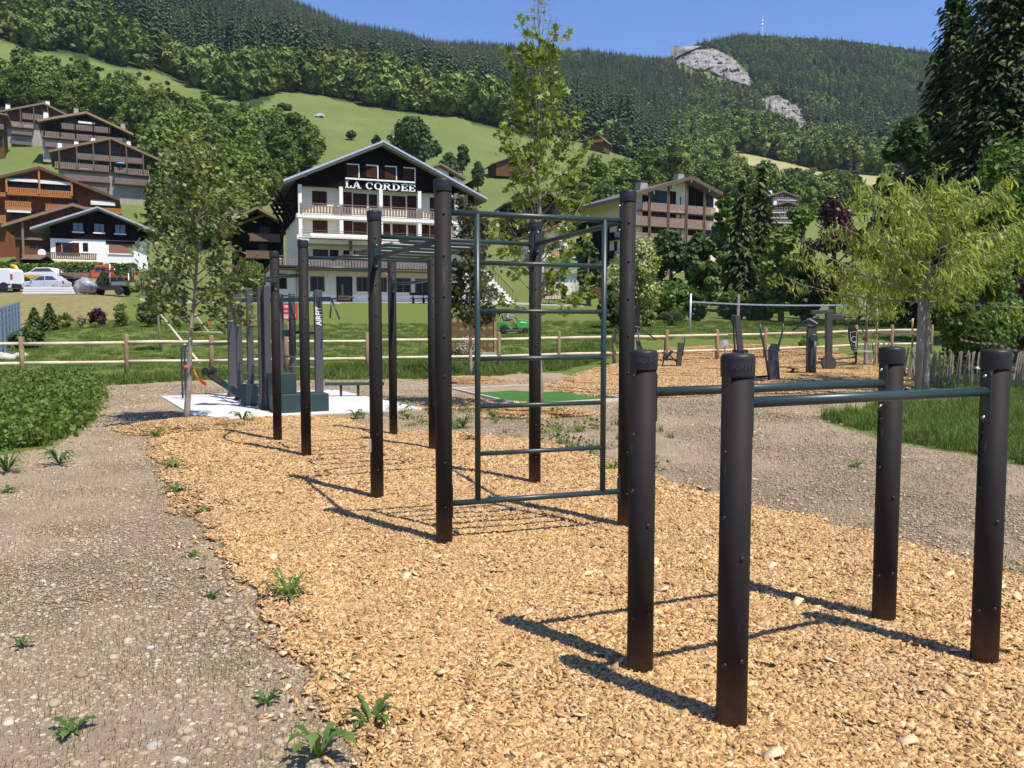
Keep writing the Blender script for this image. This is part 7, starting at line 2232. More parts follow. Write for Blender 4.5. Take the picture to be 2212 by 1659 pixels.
sapling('reddish_sapling', 'young tree with dark reddish-green leaves on a pale thin trunk', (g.x, g.y, Tz(g.x, g.y)), 45, 4.9, 0.06, 0.30, 34,
        lambda f: 0.75*(1 - 0.5*f) + 0.1, lambda f: 0.2 + 0.8*f, 0.1, LM_REDGREEN, STAR, 0.15, 13, BARK_GREY, twigs=9, tw_len=0.34, up=0.2, leaf_from=0.15, spread_n=0.08)
g = at(1998, 20.6)
sapling('willow_tree', 'wide feathery yellow-green willow with twisted horizontal branches and staked trunk', (g.x, g.y, g.z), 57, 4.7, 0.095, 0.45, 52,
        lambda f: 3.5*(1 - 0.78*f**0.75) + 0.35, lambda f: 0.08 + 0.7*f, 0.28, LM_WILLOW, LANCE2, 0.21, 12, BARK_GREY, twigs=17, tw_len=0.46, up=0.45, leaf_from=0.12, spread_n=0.07, hang=0.55, wind=0.35)
tag(MB().tube([(0, 0, -0.1), (0.02, 0, 2.25)], 0.085, 12).build('tree_stake', mat('grey_stake', (0.27, 0.23, 0.17, 1), 0.9, var=0.3, vscale=8, stretch=(1, 1, 0.2)), None, at(1983, 20.3)), 'thick round support stake strapped beside the willow trunk', 'stake')
g = at(1869, 29.0)
sapling('young_willow', 'small feathery young willow on thin trunk beside the tower machine', (g.x, g.y, g.z), 61, 3.3, 0.07, 0.50, 22,
        lambda f: 1.35*(1 - 0.6*f) + 0.2, lambda f: 0.15 + 0.8*f, 0.2, LM_WILLOW, LANCE2, 0.17, 20, BARK_GREY, twigs=10, tw_len=0.35, up=0.3, leaf_from=0.2, spread_n=0.08, hang=0.5)
# red band on the young willow, orange ties
p = at(1869, 28.9); tag(MB().lathe([(0.085, 0.0), (0.085, 0.10)], n=12).build('trunk_band', RED, None, (p.x, p.y+0.1, P(1869, 735, 28.9).z)), 'red marker band round the young willow trunk', 'band')
p = G(404, 917); r_ = empty('trunk_tie', (p.x+0.07, p.y-0.05, 0.93), 0, 'orange-red tie fluttering from the young tree trunk by the slab', 'tie')
V = []; 
for i in range(12):
    t = i/11; V += [(0.02 + t*0.26, 0.02*math.sin(t*9), 0.02 - 0.28*t + 0.03*math.sin(t*7)), (0.02 + t*0.26, 0.03*math.sin(t*9+1), -0.005 - 0.33*t + 0.03*math.sin(t*7))]
link('ribbon', np_mesh('ribbon', np.array(V), np.array([(2*i, 2*i+2, 2*i+3, 2*i+1) for i in range(11)]), M_ORANGE), r_)
MB().lathe([(0.062, -0.02), (0.062, 0.03)], (-0.06, 0.05, 0), 14).build('band', M_ORANGE, r_)

# generic broad crown tree as a thing
def btree(name, label, loc, h, w, seed, lm, leaves=3000, lsize=0.3, trunk=0.25, clear=0.12, lobes=34, shape=QUAD, cat='tree', group=None, taper=0.35, bark=None, jitter=0.6, shell=(0.68, 1.08)):
    root = empty(name, loc, 0, label, cat, group)
    rng = random.Random(seed)
    m = MB(); m.tube([(0, 0, -0.3), (rng.gauss(0, 0.03)*h, 0, h*0.4), (0, rng.gauss(0, 0.03)*h, h*0.85)], [trunk, trunk*0.75, trunk*0.2], 8)
    for k in range(6):
        pts = limb_path(rng, (0, 0, h*(clear + 0.1 + 0.1*k)), k*2.4, 0.6, w*0.42, 5, 0, 0.1)
        m.tube(pts, [trunk*0.35*(1-0.8*i/5) for i in range(6)], 5)
    m.build('trunk', bark or BARK, root)
    link('crown', crown_mesh('crown', lm, seed, round_lobes(seed, h*clear, h, w/2, lobes, taper), leaves, lsize, shape, 0.45, shell, jitter, bend=0.15), root)
    return root
def btree_px(name, label, pxl, pxr, pyt, d, seed, lm, leaves=3000, lsize=0.3, base=None, **k):
    px = (pxl+pxr)/2; g = at(px, d)
    w = (pxr-pxl)/F*d; h = P(px, pyt, d).z - g.z
    return btree(name, label, g, h, w, seed, lm, leaves, lsize, **k)

# meadow and slope trees
btree_px('round_tree', 'big round dark-leaved tree on the meadow behind the hotel roof', 835, 946, 254, 282, 101, LM_DARK, 5200, 1.0, lobes=48)
btree_px('meadow_tree', 'tall leafy tree between the two meadows at the forest foot', 540, 610, 150, 428, 102, LM_MID, 3000, 1.3, group='forest edge trees')
btree_px('meadow_tree', 'spreading tree casting shade at the upper forest edge of the meadow', 914, 977, 198, 424, 103, LM_MID, 2600, 1.3, group='forest edge trees')
btree_px('meadow_tree', 'broad tree in the belt at the top of the meadow', 793, 852, 186, 432, 104, LM_MID, 2600, 1.3, group='forest edge trees')
btree_px('meadow_tree', 'lone small tree standing on the open meadow', 748, 769, 283, 330, 105, LM_DARK, 900, 0.6, clear=0.3)
btree_px('meadow_tree', 'bushy tree peeping over the meadow end of the hotel roof', 802, 826, 288, 300, 106, LM_DARK, 900, 0.7)
btree_px('meadow_tree', 'rounded dark tree right of the round tree on the meadow', 983, 1015, 308, 285, 107, LM_DARK, 1600, 0.7)
btree_px('meadow_tree', 'low bushy tree touching the hotel roof end', 945, 990, 328, 268, 108, LM_DARK, 1800, 0.7)
btree_px('meadow_tree', 'pointed dark tree below the farmhouse on the meadow', 1017, 1048, 345, 252, 109, LM_DARK, 1500, 0.6, taper=0.75)
btree_px('meadow_tree', 'large tree with long shadow on the shoulder of the meadow spur', 1388, 1454, 318, 402, 110, LM_MID, 2600, 1.2)
btree_px('meadow_tree', 'pale bushy tree above the apartment chimney', 1343, 1374, 372, 298, 111, LM_MID, 1300, 0.7)
btree_px('meadow_tree', 'second pale bushy tree near the apartment chimneys', 1377, 1411, 369, 300, 112, LM_MID, 1300, 0.7)
btree_px('meadow_tree', 'medium tree at the lower end of the shrubby pasture', 598, 631, 226, 382, 113, LM_DARK, 1300, 0.9)
btree_px('meadow_tree', 'full leafy tree above the hotel beside the small dark chalet', 640, 700, 300, 300, 114, LM_MID, 2200, 0.9)
btree_px('meadow_tree', 'dark tree on the slope between meadow and dark timber building', 1265, 1340, 405, 215, 115, LM_DARK, 2200, 0.7)
btree_px('meadow_tree', 'leafy tree by the far barns on the meadow', 1782, 1838, 365, 440, 116, LM_MID, 2000, 1.2)
# small bushes on the steep pasture
_bm = [crown_mesh('pasture_bush', LM_DARK, 200+k, round_lobes(200+k, 0, 2.0, 1.6, 8), 130, 0.7, QUAD, 0.5) for k in range(3)]
_rng = random.Random(9); _n = 0
while _n < 110:
    px = _rng.uniform(20, 600); d = _rng.uniform(330, 430)
    q = at(px, d); py = proj(q.x, q.y, q.z)[1]
    if py > forest_line(px) + 4 and not in_poly(np.array([px]), np.array([py]), WOOD)[0] and py < forest_line(px) + 95:
        o = link('pasture_bush', _bm[_n % 3], None, q, _rng.uniform(0, 6.28)); s = _rng.uniform(0.35, 1.2); o.scale = (s, s, s*0.8)
        tag(o, 'small dark bush dotting the steep pasture under the forest', 'bush', 'bushes on the steep pasture'); _n += 1

# garden side on the right: conifers, purple tree, shrubs
def conifer(name, label, loc, h, rad, seed, lm=None, layers=26, per=13, group=None, sprays=5, droop=0.45, lsize=None):
    root = empty(name, loc, 0, label, 'tree', group)
    rng = random.Random(seed); nr = np.random.default_rng(seed)
    m = MB(); m.tube([(0, 0, -0.2), (0, 0, h*0.97)], [0.018*h, 0.003*h], 8)
    C = []; U = []; Nn = []; S = []
    for l in range(layers):
        t = (l+0.3)/layers; z = h*(0.05 + 0.95*t)
        r = rad*(1-t)**0.85*rng.uniform(0.8, 1.15) + 0.03*rad
        a0 = rng.uniform(0, 6.28)
        for k in range(per):
            a = a0 + 6.283*k/per + rng.gauss(0, 0.2); L = r*rng.uniform(0.7, 1.15)
            dv = Vector((math.cos(a), math.sin(a), 0))
            if l % 2 == 0 and k % 3 == 0: m.tube([(0, 0, z), tuple(dv*L*0.6 + Vector((0, 0, z - droop*L*0.35))), tuple(dv*L + Vector((0, 0, z - droop*L*0.6)))], [0.012*rad, 0.008*rad, 0.002*rad], 4, False)
            ns = max(2, int(sprays*(L/rad)*1.6))
            for j in range(ns):
                s = 0.25 + 0.75*(j+rng.random())/ns
                p = dv*L*s + Vector((0, 0, z - droop*L*s*s*0.75))
                C.append(p + Vector((rng.gauss(0, 0.05*rad), rng.gauss(0, 0.05*rad), rng.gauss(0, 0.02*rad))))
                side = rng.uniform(-0.9, 0.9)
                U.append(Vector((math.cos(a+side), math.sin(a+side), -0.45 - 0.5*rng.random())))
                Nn.append(Vector((dv.x*0.4, dv.y*0.4, 1.0)) + Vector((rng.gauss(0, 0.3), rng.gauss(0, 0.3), 0)))
                S.append((lsize or rad*0.30)*rng.uniform(0.6, 1.3))
    sh = np.array([(0, -0.5), (0.17, -0.2), (0.12, 0.2), (0, 0.5), (-0.12, 0.2), (-0.17, -0.2)])
    A = lambda L_: np.array([tuple(v) for v in L_])
    V, Fa = leaf_arrays(A(C), A(Nn), np.array(S), sh, nr, bend=0.4, u=A(U))
    m.build('trunk', BARK, root)
    link('crown', np_mesh('crown', V, Fa, lm or LM_SPRUCE, np.repeat(nr.uniform(0, 1, len(C)), 6)), root)
    return root
def con_px(name, label, px, half, pyt, d, seed, **k):
    g = at(px, d); return conifer(name, label, g, P(px, pyt, d).z - g.z, half/F*d, seed, **k)
con_px('spruce_tree', 'dense dark spruce left of a taller pointed spruce behind the volleyball court', 1598, 62, 385, 80, 301, sprays=8)
con_px('spruce_tree', 'taller pointed dark spruce rising behind the volleyball court', 1641, 66, 356, 82, 302, sprays=8)
btree_px('garden_tree', 'bright green tree between apartment block and dark spruces', 1530, 1600, 405, 92, 303, LM_BRIGHT, 2600, 0.38)
btree_px('garden_tree', 'light green tree between spruces and purple tree', 1688, 1765, 408, 88, 304, LM_BRIGHT, 3000, 0.36)
btree_px('garden_tree', 'dark yew-like tree in front of the apartment block', 1392, 1500, 488, 78, 305, LM_DARK, 3800, 0.32, clear=0.05)
btree_px('garden_tree', 'rounded dark garden tree left of the spruces', 1465, 1562, 495, 74, 306, LM_DARK, 3800, 0.32, clear=0.05)
btree_px('garden_tree', 'leafy hazel tree between spruces and purple tree', 1630, 1745, 478, 62, 307, LM_MID, 4500, 0.28, clear=0.05)
btree_px('garden_tree', 'green bush tree below the light green tree', 1690, 1780, 560, 58, 308, LM_DARK, 3200, 0.26, clear=0.05)
btree_px('purple_tree', 'dark purple-leaved tree standing behind the willow', 1732, 1862, 396, 52, 309, LM_PURPLE, 8000, 0.20, shape=STAR, clear=0.12, taper=0.7, shell=(0.6, 1.15))
btree_px('dark_bush', 'dark ivy-green bush tree in front of the cream side of the block', 1244, 1300, 510, 80, 310, LM_DARK, 2200, 0.3, clear=0.02)
btree_px('variegated_tree', 'pale variegated yellow-green tree behind the ladder post', 1305, 1440, 492, 46, 311, LM_VARIEG, 5200, 0.17, shape=OVAL, clear=0.10, taper=0.5, shell=(0.55, 1.15))
btree_px('garden_shrub', 'bushy green shrub at the foot of the variegated tree', 1290, 1385, 600, 52, 312, LM_MID, 3000, 0.18, clear=0.02, cat='shrub')
btree_px('hedge_bush', 'clipped rounded green hedge bush by the volleyball pole', 1390, 1500, 612, 62, 313, LM_BRIGHT, 3000, 0.22, clear=0.0, cat='shrub', taper=0.1)
btree_px('hedge_bush', 'dark evergreen bush next to the white volleyball pole', 1478, 1530, 628, 60, 314, LM_DARK, 2200, 0.2, clear=0.0, cat='shrub', taper=0.1)
btree_px('hedge_bush', 'low green hedge bush behind the grey timber post', 1540, 1620, 630, 66, 315, LM_BRIGHT, 2200, 0.22, clear=0.0, cat='shrub', taper=0.1)
btree_px('hedge_bush', 'flowering low shrub under the hazel tree', 1600, 1680, 634, 64, 316, LM_MID, 2200, 0.2, clear=0.0, cat='shrub', taper=0.1)
btree_px('juniper_bush', 'flat spreading grey-green juniper on the lawn', 1418, 1486, 668, 54, 317, LM_DARK, 2000, 0.16, clear=0.0, cat='shrub', taper=0.0, shape=LANCE)
btree_px('garden_shrub', 'yellow-orange leaved low shrub beside the juniper', 1382, 1420, 668, 53, 318, LM_VARIEG, 1200, 0.13, clear=0.0, cat='shrub')
btree_px('leafy_bush', 'dense bright green maple bush behind the sagging paling', 2012, 2195, 520, 23.5, 319, LM_BRIGHT, 9000, 0.13, shape=STAR, clear=0.06, lobes=60, taper=0.4)
btree_px('maple_tree', 'sunlit bright green maple in front of the giant spruce', 2040, 2290, 285, 38, 320, LM_BRIGHT, 9000, 0.26, shape=STAR, clear=0.14, lobes=60, taper=0.6)
con_px('tall_spruce', 'second tall dark spruce shouldering the giant spruce', 2045, 155, -70, 62, 321, layers=60, per=16, sprays=20, droop=0.7, lsize=0.7)
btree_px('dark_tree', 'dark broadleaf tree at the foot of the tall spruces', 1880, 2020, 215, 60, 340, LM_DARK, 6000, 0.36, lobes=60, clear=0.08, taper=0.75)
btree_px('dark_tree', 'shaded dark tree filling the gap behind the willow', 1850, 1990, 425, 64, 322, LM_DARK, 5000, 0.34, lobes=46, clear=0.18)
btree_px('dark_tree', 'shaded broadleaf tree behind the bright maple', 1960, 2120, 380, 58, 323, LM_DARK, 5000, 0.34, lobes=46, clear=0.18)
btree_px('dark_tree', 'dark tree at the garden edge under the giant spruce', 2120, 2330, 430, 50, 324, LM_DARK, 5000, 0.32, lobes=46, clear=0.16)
btree_px('purple_bush', 'dark red-leaved bush behind the leafy maple bush', 2140, 2260, 590, 27, 325, LM_PURPLE, 3000, 0.13, shape=STAR, clear=0.15)
con_px('blue_conifer', 'little bluish conifer on the far meadow behind the purple tree', 1880, 14, 480, 120, 327, sprays=4)
con_px('giant_spruce', 'giant dark spruce with drooping yellow-tipped boughs towering over the garden', 2150, 240, -200, 50, 328, layers=64, per=17, sprays=24, droop=0.8, lsize=0.62)
btree_px('dogwood_shrub', 'pinkish white variegated shrub in a timber bed by the log fence', 968, 1044, 733, 31.0, 330, LM_PINKWHITE, 4200, 0.075, shape=OVAL, clear=0.0, cat='shrub', taper=0.2, trunk=0.05)
btree_px('young_shrub', 'small leafy shrub inside timber edging behind the log fence', 1722, 1770, 728, 36, 331, LM_MID, 1300, 0.11, shape=OVAL, clear=0.05, cat='shrub', trunk=0.03)
for px0, px1, d, lb in ((960, 1046, 30.2, 'pale timber bed edging in front of the pinkish shrub'), (1685, 1810, 36.0, 'weathered timber edging round the small shrub')):
    a, b_ = at(px0, d), at(px1, d); c = (a+b_)/2
    tag(MB().box((a-c).x, (b_-c).x, -0.05, 0.05, -0.1, 0.10).build('timber_edging', M_CUT, None, c), lb, 'edging')

# bank on the left
con_px('young_conifer', 'small bushy dark conifer at the foot of the dry bank', 75, 27, 664, 49, 401, sprays=9, layers=16)
con_px('young_conifer', 'taller dark conifer at the foot of the dry bank', 108, 27, 655, 48.5, 402, sprays=9, layers=18)
SH = [('bank_shrub', 'thin light green shrub between conifer and white rose', 126, 156, 674, LM_MID, 900, 0.12), ('rose_shrub', 'small shrub with white blossoms on the bank foot', 166, 189, 676, LM_PINKWHITE, 600, 0.11), ('purple_shrub', 'dark purple shrub at the foot of the dry bank', 190, 233, 665, LM_PURPLE, 1300, 0.13), ('bank_shrub', 'loose green shrub beside a thin stake on the bank', 240, 288, 655, LM_MID, 1300, 0.13), ('bank_shrub', 'full blue-green shrub at the end of the bank row', 293, 350, 655, LM_DARK, 1800, 0.14)]
for i, (nm, lb, a, b_, t, lm, n, s) in enumerate(SH):
    btree_px(nm, lb, a, b_, t, 49.5, 410+i, lm, int(n*1.3), s*0.9, clear=0.05, cat='shrub', trunk=0.03, shape=OVAL, lobes=14, shell=(0.2, 1.35))
btree_px('low_bush', 'low spreading bush by the blue panel screen', 24, 96, 712, 39, 420, LM_DARK, 2200, 0.12, clear=0.0, cat='shrub', trunk=0.05, taper=0.1)
btree_px('propped_sapling', 'young dense blue-green tree held by a slanting wooden prop', 316, 380, 582, 36, 421, LM_DARK, 2600, 0.11, shape=OVAL, clear=0.55, trunk=0.06, bark=BARK_GREY)
btree_px('dark_columnar_shrub', 'tall dark conifer-like shrub behind the propped young tree', 318, 362, 590, 52, 422, LM_DARK, 2400, 0.15, clear=0.02)
btree_px('garden_shrub', 'round grey-green bush by the lane below the white chalet', 278, 310, 582, 80, 423, LM_DARK, 1300, 0.22, clear=0.0, cat='shrub')
btree_px('ivy_tree', 'small glossy round tree in front of the hotel annex', 506, 582, 552, 58, 424, LM_BRIGHT, 3200, 0.16, shape=OVAL, clear=0.30, trunk=0.1)
btree_px('lawn_bush', 'tiny dark bush in a timber frame on the lawn', 416, 438, 697, 48, 425, LM_DARK, 500, 0.09, clear=0.0, cat='shrub', trunk=0.03)
btree_px('yellow_shrub', 'clipped golden-green shrub by the chalet lane', 318, 352, 565, 84, 426, LM_VARIEG, 900, 0.2, clear=0.0, cat='shrub')
# props
q = at(366, 34.5); a = P(348, 681, 34.3); b_ = P(433, 792, 30.5); b_.z = Tz(b_.x, b_.y)
tag(MB().tube([a-b_, (0, 0, 0)], 0.05, 9).build('tree_prop', M_LOG, None, b_), 'slanting pale pole propping the young tree behind the fence', 'prop')
b_ = P(453, 716, 47); b_.z = Tz(b_.x, b_.y)
tag(MB().tube([P(412, 668, 47.6)-b_, (0, 0, 0)], 0.035, 7).build('tree_prop', M_CUT, None, b_), 'thin leaning stick in a timber frame on the lawn', 'prop')
tag(MB().box(-1.4, 1.4, -0.06, 0.06, -0.05, 0.1).build('bed_edging', M_CUT, None, at(427, 47)), 'low timber frame on the lawn around a tiny bush', 'edging')

# clipped hedge behind the vehicles
def hedge(px0, px1, d, pyt, label, seed):
    a, b_ = at(px0, d), at(px1, d); c = (a+b_)/2; L = (b_-a).length
    h = P((px0+px1)/2, pyt, d).z - c.z
    nr = np.random.default_rng(seed); n = int(L*260)
    t = nr.uniform(-0.5, 0.5, n)*L; face = nr.random(n)
    y = np.where(face < 0.55, -0.8, nr.uniform(-0.8, 0.8, n)) + nr.normal(0, 0.05, n); z = np.where(face < 0.55, nr.uniform(0, h, n), h + nr.normal(0, 0.06, n) + 0.12*np.sin(t*0.8))
    dirv = (b_-a).normalized(); rz = math.atan2(dirv.y, dirv.x)
    root = empty('clipped_hedge', c, rz, label, 'hedge')
    nrm = np.where((face < 0.55)[:, None], np.array([0, -1, 0.3]), np.array([0, -0.1, 1])) + nr.normal(0, 0.5, (n, 3))
    V, Fa = leaf_arrays(np.stack([t, y, z], -1), nrm, 0.16*nr.uniform(0.6, 1.3, n), QUAD, nr)
    link('foliage', np_mesh('foliage', V, Fa, LM_BRIGHT, np.repeat(nr.uniform(0, 1, n), 4)), root)
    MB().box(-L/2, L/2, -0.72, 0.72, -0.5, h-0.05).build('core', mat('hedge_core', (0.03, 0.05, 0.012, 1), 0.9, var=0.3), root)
hedge(-40, 292, 90, 571, 'long clipped green hedge above the parked vehicles', 5)
hedge(300, 385, 92, 586, 'short hedge stub beside the chalet lane', 6)
# ------------------------------------------------------------------ vehicles on the bank
M_CARGLASS = mat('car_glass', (0.03, 0.04, 0.045, 1), 0.08, var=0, spec=0.8)
M_TYRE = mat('tyre', (0.018, 0.018, 0.019, 1), 0.85, var=0.1)
M_RIM = mat('rim', (0.45, 0.46, 0.47, 1), 0.35, 0.7, var=0.1)
def paint(name, col, coat=0.6): return mat(name, col, 0.35, 0.0, var=0.03, coat=coat)
def wheel(parent, x, y, r, w=0.2):
    m = MB(); m.lathe([(r*0.62, -w/2), (r*0.95, -w/2), (r, -w*0.3), (r, w*0.3), (r*0.95, w/2), (r*0.62, w/2)], n=20, axis='y')
    t = m.build('wheel', M_TYRE, parent, loc=(x, y, r))
    MB().lathe([(0.02, -w*0.40), (r*0.5, -w*0.42), (r*0.64, -w*0.34), (r*0.64, w*0.34), (r*0.5, w*0.42), (0.02, w*0.40)], n=16, axis='y').build('rim', M_RIM, t)
def extr(prof, hw, inset=0.0):
    m = MB(); m.prism(prof, -hw, hw); return m
def car():
    g = at(101, 78.5); g.z += 0.02
    c = empty('silver_car', g, R(-2), 'silver hatchback parked behind the white beams on the bank', 'car', 'vehicles parked on the bank')
    body = [(-2.0, 0.35), (-2.02, 0.62), (-1.85, 0.80), (-1.05, 0.93), (1.65, 0.98), (1.98, 0.85), (2.0, 0.40), (1.7, 0.22), (-1.75, 0.22)]
    extr(body, 0.84).build('body', paint('silver_paint', (0.50, 0.52, 0.58, 1)), c, bevel=0.07)
    cab = [(-1.05, 0.92), (-0.35, 1.38), (0.2, 1.46), (1.1, 1.42), (1.72, 0.97)]
    extr(cab, 0.72).build('cabin', paint('silver_paint', (0.50, 0.52, 0.58, 1)), c, bevel=0.07)
    for q in ([(-0.82, 0.97), (-0.25, 1.33), (0.22, 1.38), (0.25, 0.97)], [(0.36, 0.97), (0.34, 1.38), (1.0, 1.35), (1.38, 1.0)]):
        MB().prism(q, -0.735, -0.724).build('side_window', M_CARGLASS, c)
    MB().bar((-0.98, -0.0, 0.98), (-0.42, 0, 1.36), 1.25, 0.012).build('windscreen', M_CARGLASS, c)
    for x in (-1.25, 1.28):
        for y in (-0.74, 0.74): wheel(c, x, y, 0.30)
    MB().box(-2.03, -1.9, -0.75, -0.45, 0.62, 0.74).build('headlight', M_WHITE, c)
    MB().box(1.93, 2.02, -0.80, -0.55, 0.66, 0.9).build('tail_light', RED, c)
    MB().box(-0.95, -0.8, -0.97, -0.85, 0.97, 1.08).build('mirror', paint('silver_paint', (0.5, 0.52, 0.58, 1)), c)
    MB().box(0.25, 0.26, -0.845, -0.84, 0.35, 0.95).build('door_seam', M_BLACK, c)
car()
def van():
    g = at(-10, 77.5); g.z += 0.02
    c = empty('white_van', g, R(-3), 'white panel van with red tail light parked at the bank edge', 'van', 'vehicles parked on the bank')
    W_ = paint('van_white', (0.74, 0.75, 0.76, 1))
    extr([(-2.1, 0.3), (-2.1, 0.95), (-1.6, 1.15), (-1.0, 1.75), (-0.6, 1.83), (1.85, 1.83), (2.0, 1.6), (2.03, 0.9), (2.03, 0.3), (1.7, 0.22), (-1.8, 0.22)], 0.84).build('body', W_, c, bevel=0.1)
    MB().prism([(-1.35, 1.2), (-0.95, 1.65), (-0.35, 1.67), (-0.35, 1.2)], -0.855, -0.842).build('side_window', M_CARGLASS, c)
    MB().box(1.95, 2.08, -0.85, 0.85, 0.28, 0.62).build('bumper', M_BLACK, c, bevel=0.03)
    MB().box(1.90, 2.045, -0.86, -0.76, 0.95, 1.38).build('tail_light', RED, c)
    MB().box(-1.9, 1.9, -0.865, -0.845, 0.5, 0.6).build('side_strip', M_BLACK, c)
    for x in (-1.35, 1.3):
        for y in (-0.76, 0.76): wheel(c, x, y, 0.31)
    m = MB().lathe([(0.40, -0.01), (0.40, 0.01)], (1.3, -0.846, 0.33), 20, 'y'); m.build('wheel_arch', M_BLACK, c)
van()
bpy.data.objects['white_van'].scale = (1.12, 1.12, 1.15)
def truck():
    g = at(192, 82.5); g.z += 0.02
    c = empty('red_truck', g, R(4), 'old orange-red flatbed truck behind the silver car', 'truck', 'vehicles parked on the bank')
    O = paint('truck_orange', (0.60, 0.085, 0.03, 1), 0.1)
    extr([(0.55, 0.75), (0.55, 1.2), (1.05, 1.95), (2.1, 1.98), (2.15, 0.75)], 0.85).build('cab', O, c, bevel=0.06)
    MB().prism([(0.85, 1.25), (1.15, 1.8), (1.5, 1.82), (1.5, 1.25)], -0.865, -0.853).prism([(1.58, 1.25), (1.58, 1.82), (1.98, 1.84), (2.0, 1.25)], -0.865, -0.853).build('side_window', M_CARGLASS, c)
    MB().box(2.2, 4.2, -0.9, 0.9, 0.72, 0.92).build('bonnet', mat('truck_rust', (0.24, 0.075, 0.05, 1), 0.7, var=0.4), c, bevel=0.03)
    MB().box(-2.2, 0.5, -1.0, 1.0, 0.85, 1.05).build('flatbed', mat('rusty_bed', (0.20, 0.13, 0.10, 1), 0.85, var=0.4), c)
    MB().box(-2.2, 0.5, -1.03, -1.005, 0.6, 1.2).build('drop_side', mat('rusty_bed', (0.2, 0.13, 0.1, 1)), c)
    for x in (-1.4, 1.7, 3.4):
        for y in (-0.75, 0.75): wheel(c, x, y, 0.38)
    MB().box(1.45, 1.6, -0.08, 0.08, 1.97, 2.15).build('beacon', mat('beacon', (0.6, 0.25, 0.1, 1), 0.4), c)
truck()
def yellow():
    g = at(62, 83.0); g.z += 0.02
    c = empty('yellow_snowblower', g, R(2), 'yellow work machine with upright chute between van and silver car', 'machine', 'vehicles parked on the bank')
    Y = paint('machine_yellow', (0.62, 0.36, 0.03, 1), 0.1)
    MB().box(-0.6, 1.6, -0.6, 0.6, 0.5, 0.95).build('hood', Y, c, bevel=0.06)
    MB().tube([(-1.1, 0, 0.5), (-1.05, 0, 1.3), (-1.25, 0, 1.75), (-1.65, 0, 1.85)], [0.35, 0.25, 0.22, 0.2], 12).build('chute', Y, c)
    MB().box(-1.9, -0.7, -0.9, 0.9, 0.05, 0.75).build('blower_head', mat('machine_dark', (0.06, 0.045, 0.04, 1), 0.7, var=0.3), c, bevel=0.05)
    for x in (0.0, 1.2):
        for y in (-0.6, 0.6): wheel(c, x, y, 0.36)
    # pale vehicle behind it
    g = at(93, 88.0)
    c = empty('white_vehicle', g - Vector((0, 0, 0.35)), R(0), 'white vehicle roof just showing behind the silver car', 'car', 'vehicles parked on the bank')
    extr([(-1.8, 0.3), (-1.8, 0.8), (-1.0, 0.95), (-0.4, 1.4), (1.2, 1.42), (1.9, 0.9), (1.9, 0.3)], 0.8).build('body', paint('car_white', (0.72, 0.74, 0.78, 1)), c, bevel=0.08)
    MB().prism([(-0.8, 0.98), (-0.3, 1.32), (1.1, 1.34), (1.5, 1.0)], -0.815, -0.803).build('side_window', M_CARGLASS, c)
    for x in (-1.2, 1.2):
        for y in (-0.7, 0.7): wheel(c, x, y, 0.3)
yellow()
def utv():
    g = at(236, 74.5); g.z += 0.02
    c = empty('utility_vehicle', g, R(-3), 'black open utility buggy with roll cage at the bank edge', 'buggy', 'vehicles parked on the bank')
    K = paint('buggy_black', (0.022, 0.022, 0.024, 1), 0.2)
    extr([(-1.55, 0.55), (-1.5, 0.95), (-0.7, 1.02), (-0.55, 0.62), (0.35, 0.6), (0.5, 0.95), (1.0, 0.95), (1.0, 0.45), (-1.0, 0.38)], 0.62).build('body', K, c, bevel=0.04)
    MB().box(0.55, 1.65, -0.66, 0.66, 0.72, 1.02).build('cargo_bed', mat('bed_grey', (0.16, 0.18, 0.20, 1), 0.5, var=0.1), c, bevel=0.03)
    for y in (-0.58, 0.58):
        MB().tube([(-0.75, y, 1.0), (-0.2, y, 1.85), (0.55, y, 1.88), (0.6, y, 0.9)], 0.03, 7).build('roll_bar', K, c)
        MB().tube([(0.58, y, 1.6), (1.25, y, 1.0)], 0.025, 6).build('roll_bar', K, c)
    MB().box(-0.25, 0.65, -0.62, 0.62, 1.87, 1.92).build('roof_panel', K, c)
    MB().bar((-0.72, 0, 1.04), (-0.25, 0, 1.8), 1.1, 0.01).build('windscreen', M_CARGLASS, c)
    MB().box(0.1, 0.5, -0.5, 0.5, 0.7, 0.85).box(0.42, 0.55, -0.5, 0.5, 0.85, 1.35).build('seat', M_BLACK, c)
    MB().tube([(-0.35, -0.3, 0.95), (-0.2, -0.3, 1.2)], 0.02, 6).lathe([(0.17, 0.0), (0.17, 0.03)], (-0.2, -0.3, 1.2), 12, 'x').build('steering_wheel', M_BLACK, c)
    for x in (-1.05, 1.15):
        for y in (-0.6, 0.6): wheel(c, x, y, 0.33, 0.24)
    for x, z in ((-0.3, 1.95), (0.6, 1.95)): pass
    MB().lathe([(0.05, 0), (0.05, 0.14), (0.01, 0.17)], (0.5, 0, 1.92), 8).build('beacon', M_WHITE, c)
utv()
bpy.data.objects['utility_vehicle'].scale = (1.12, 1.12, 1.15)
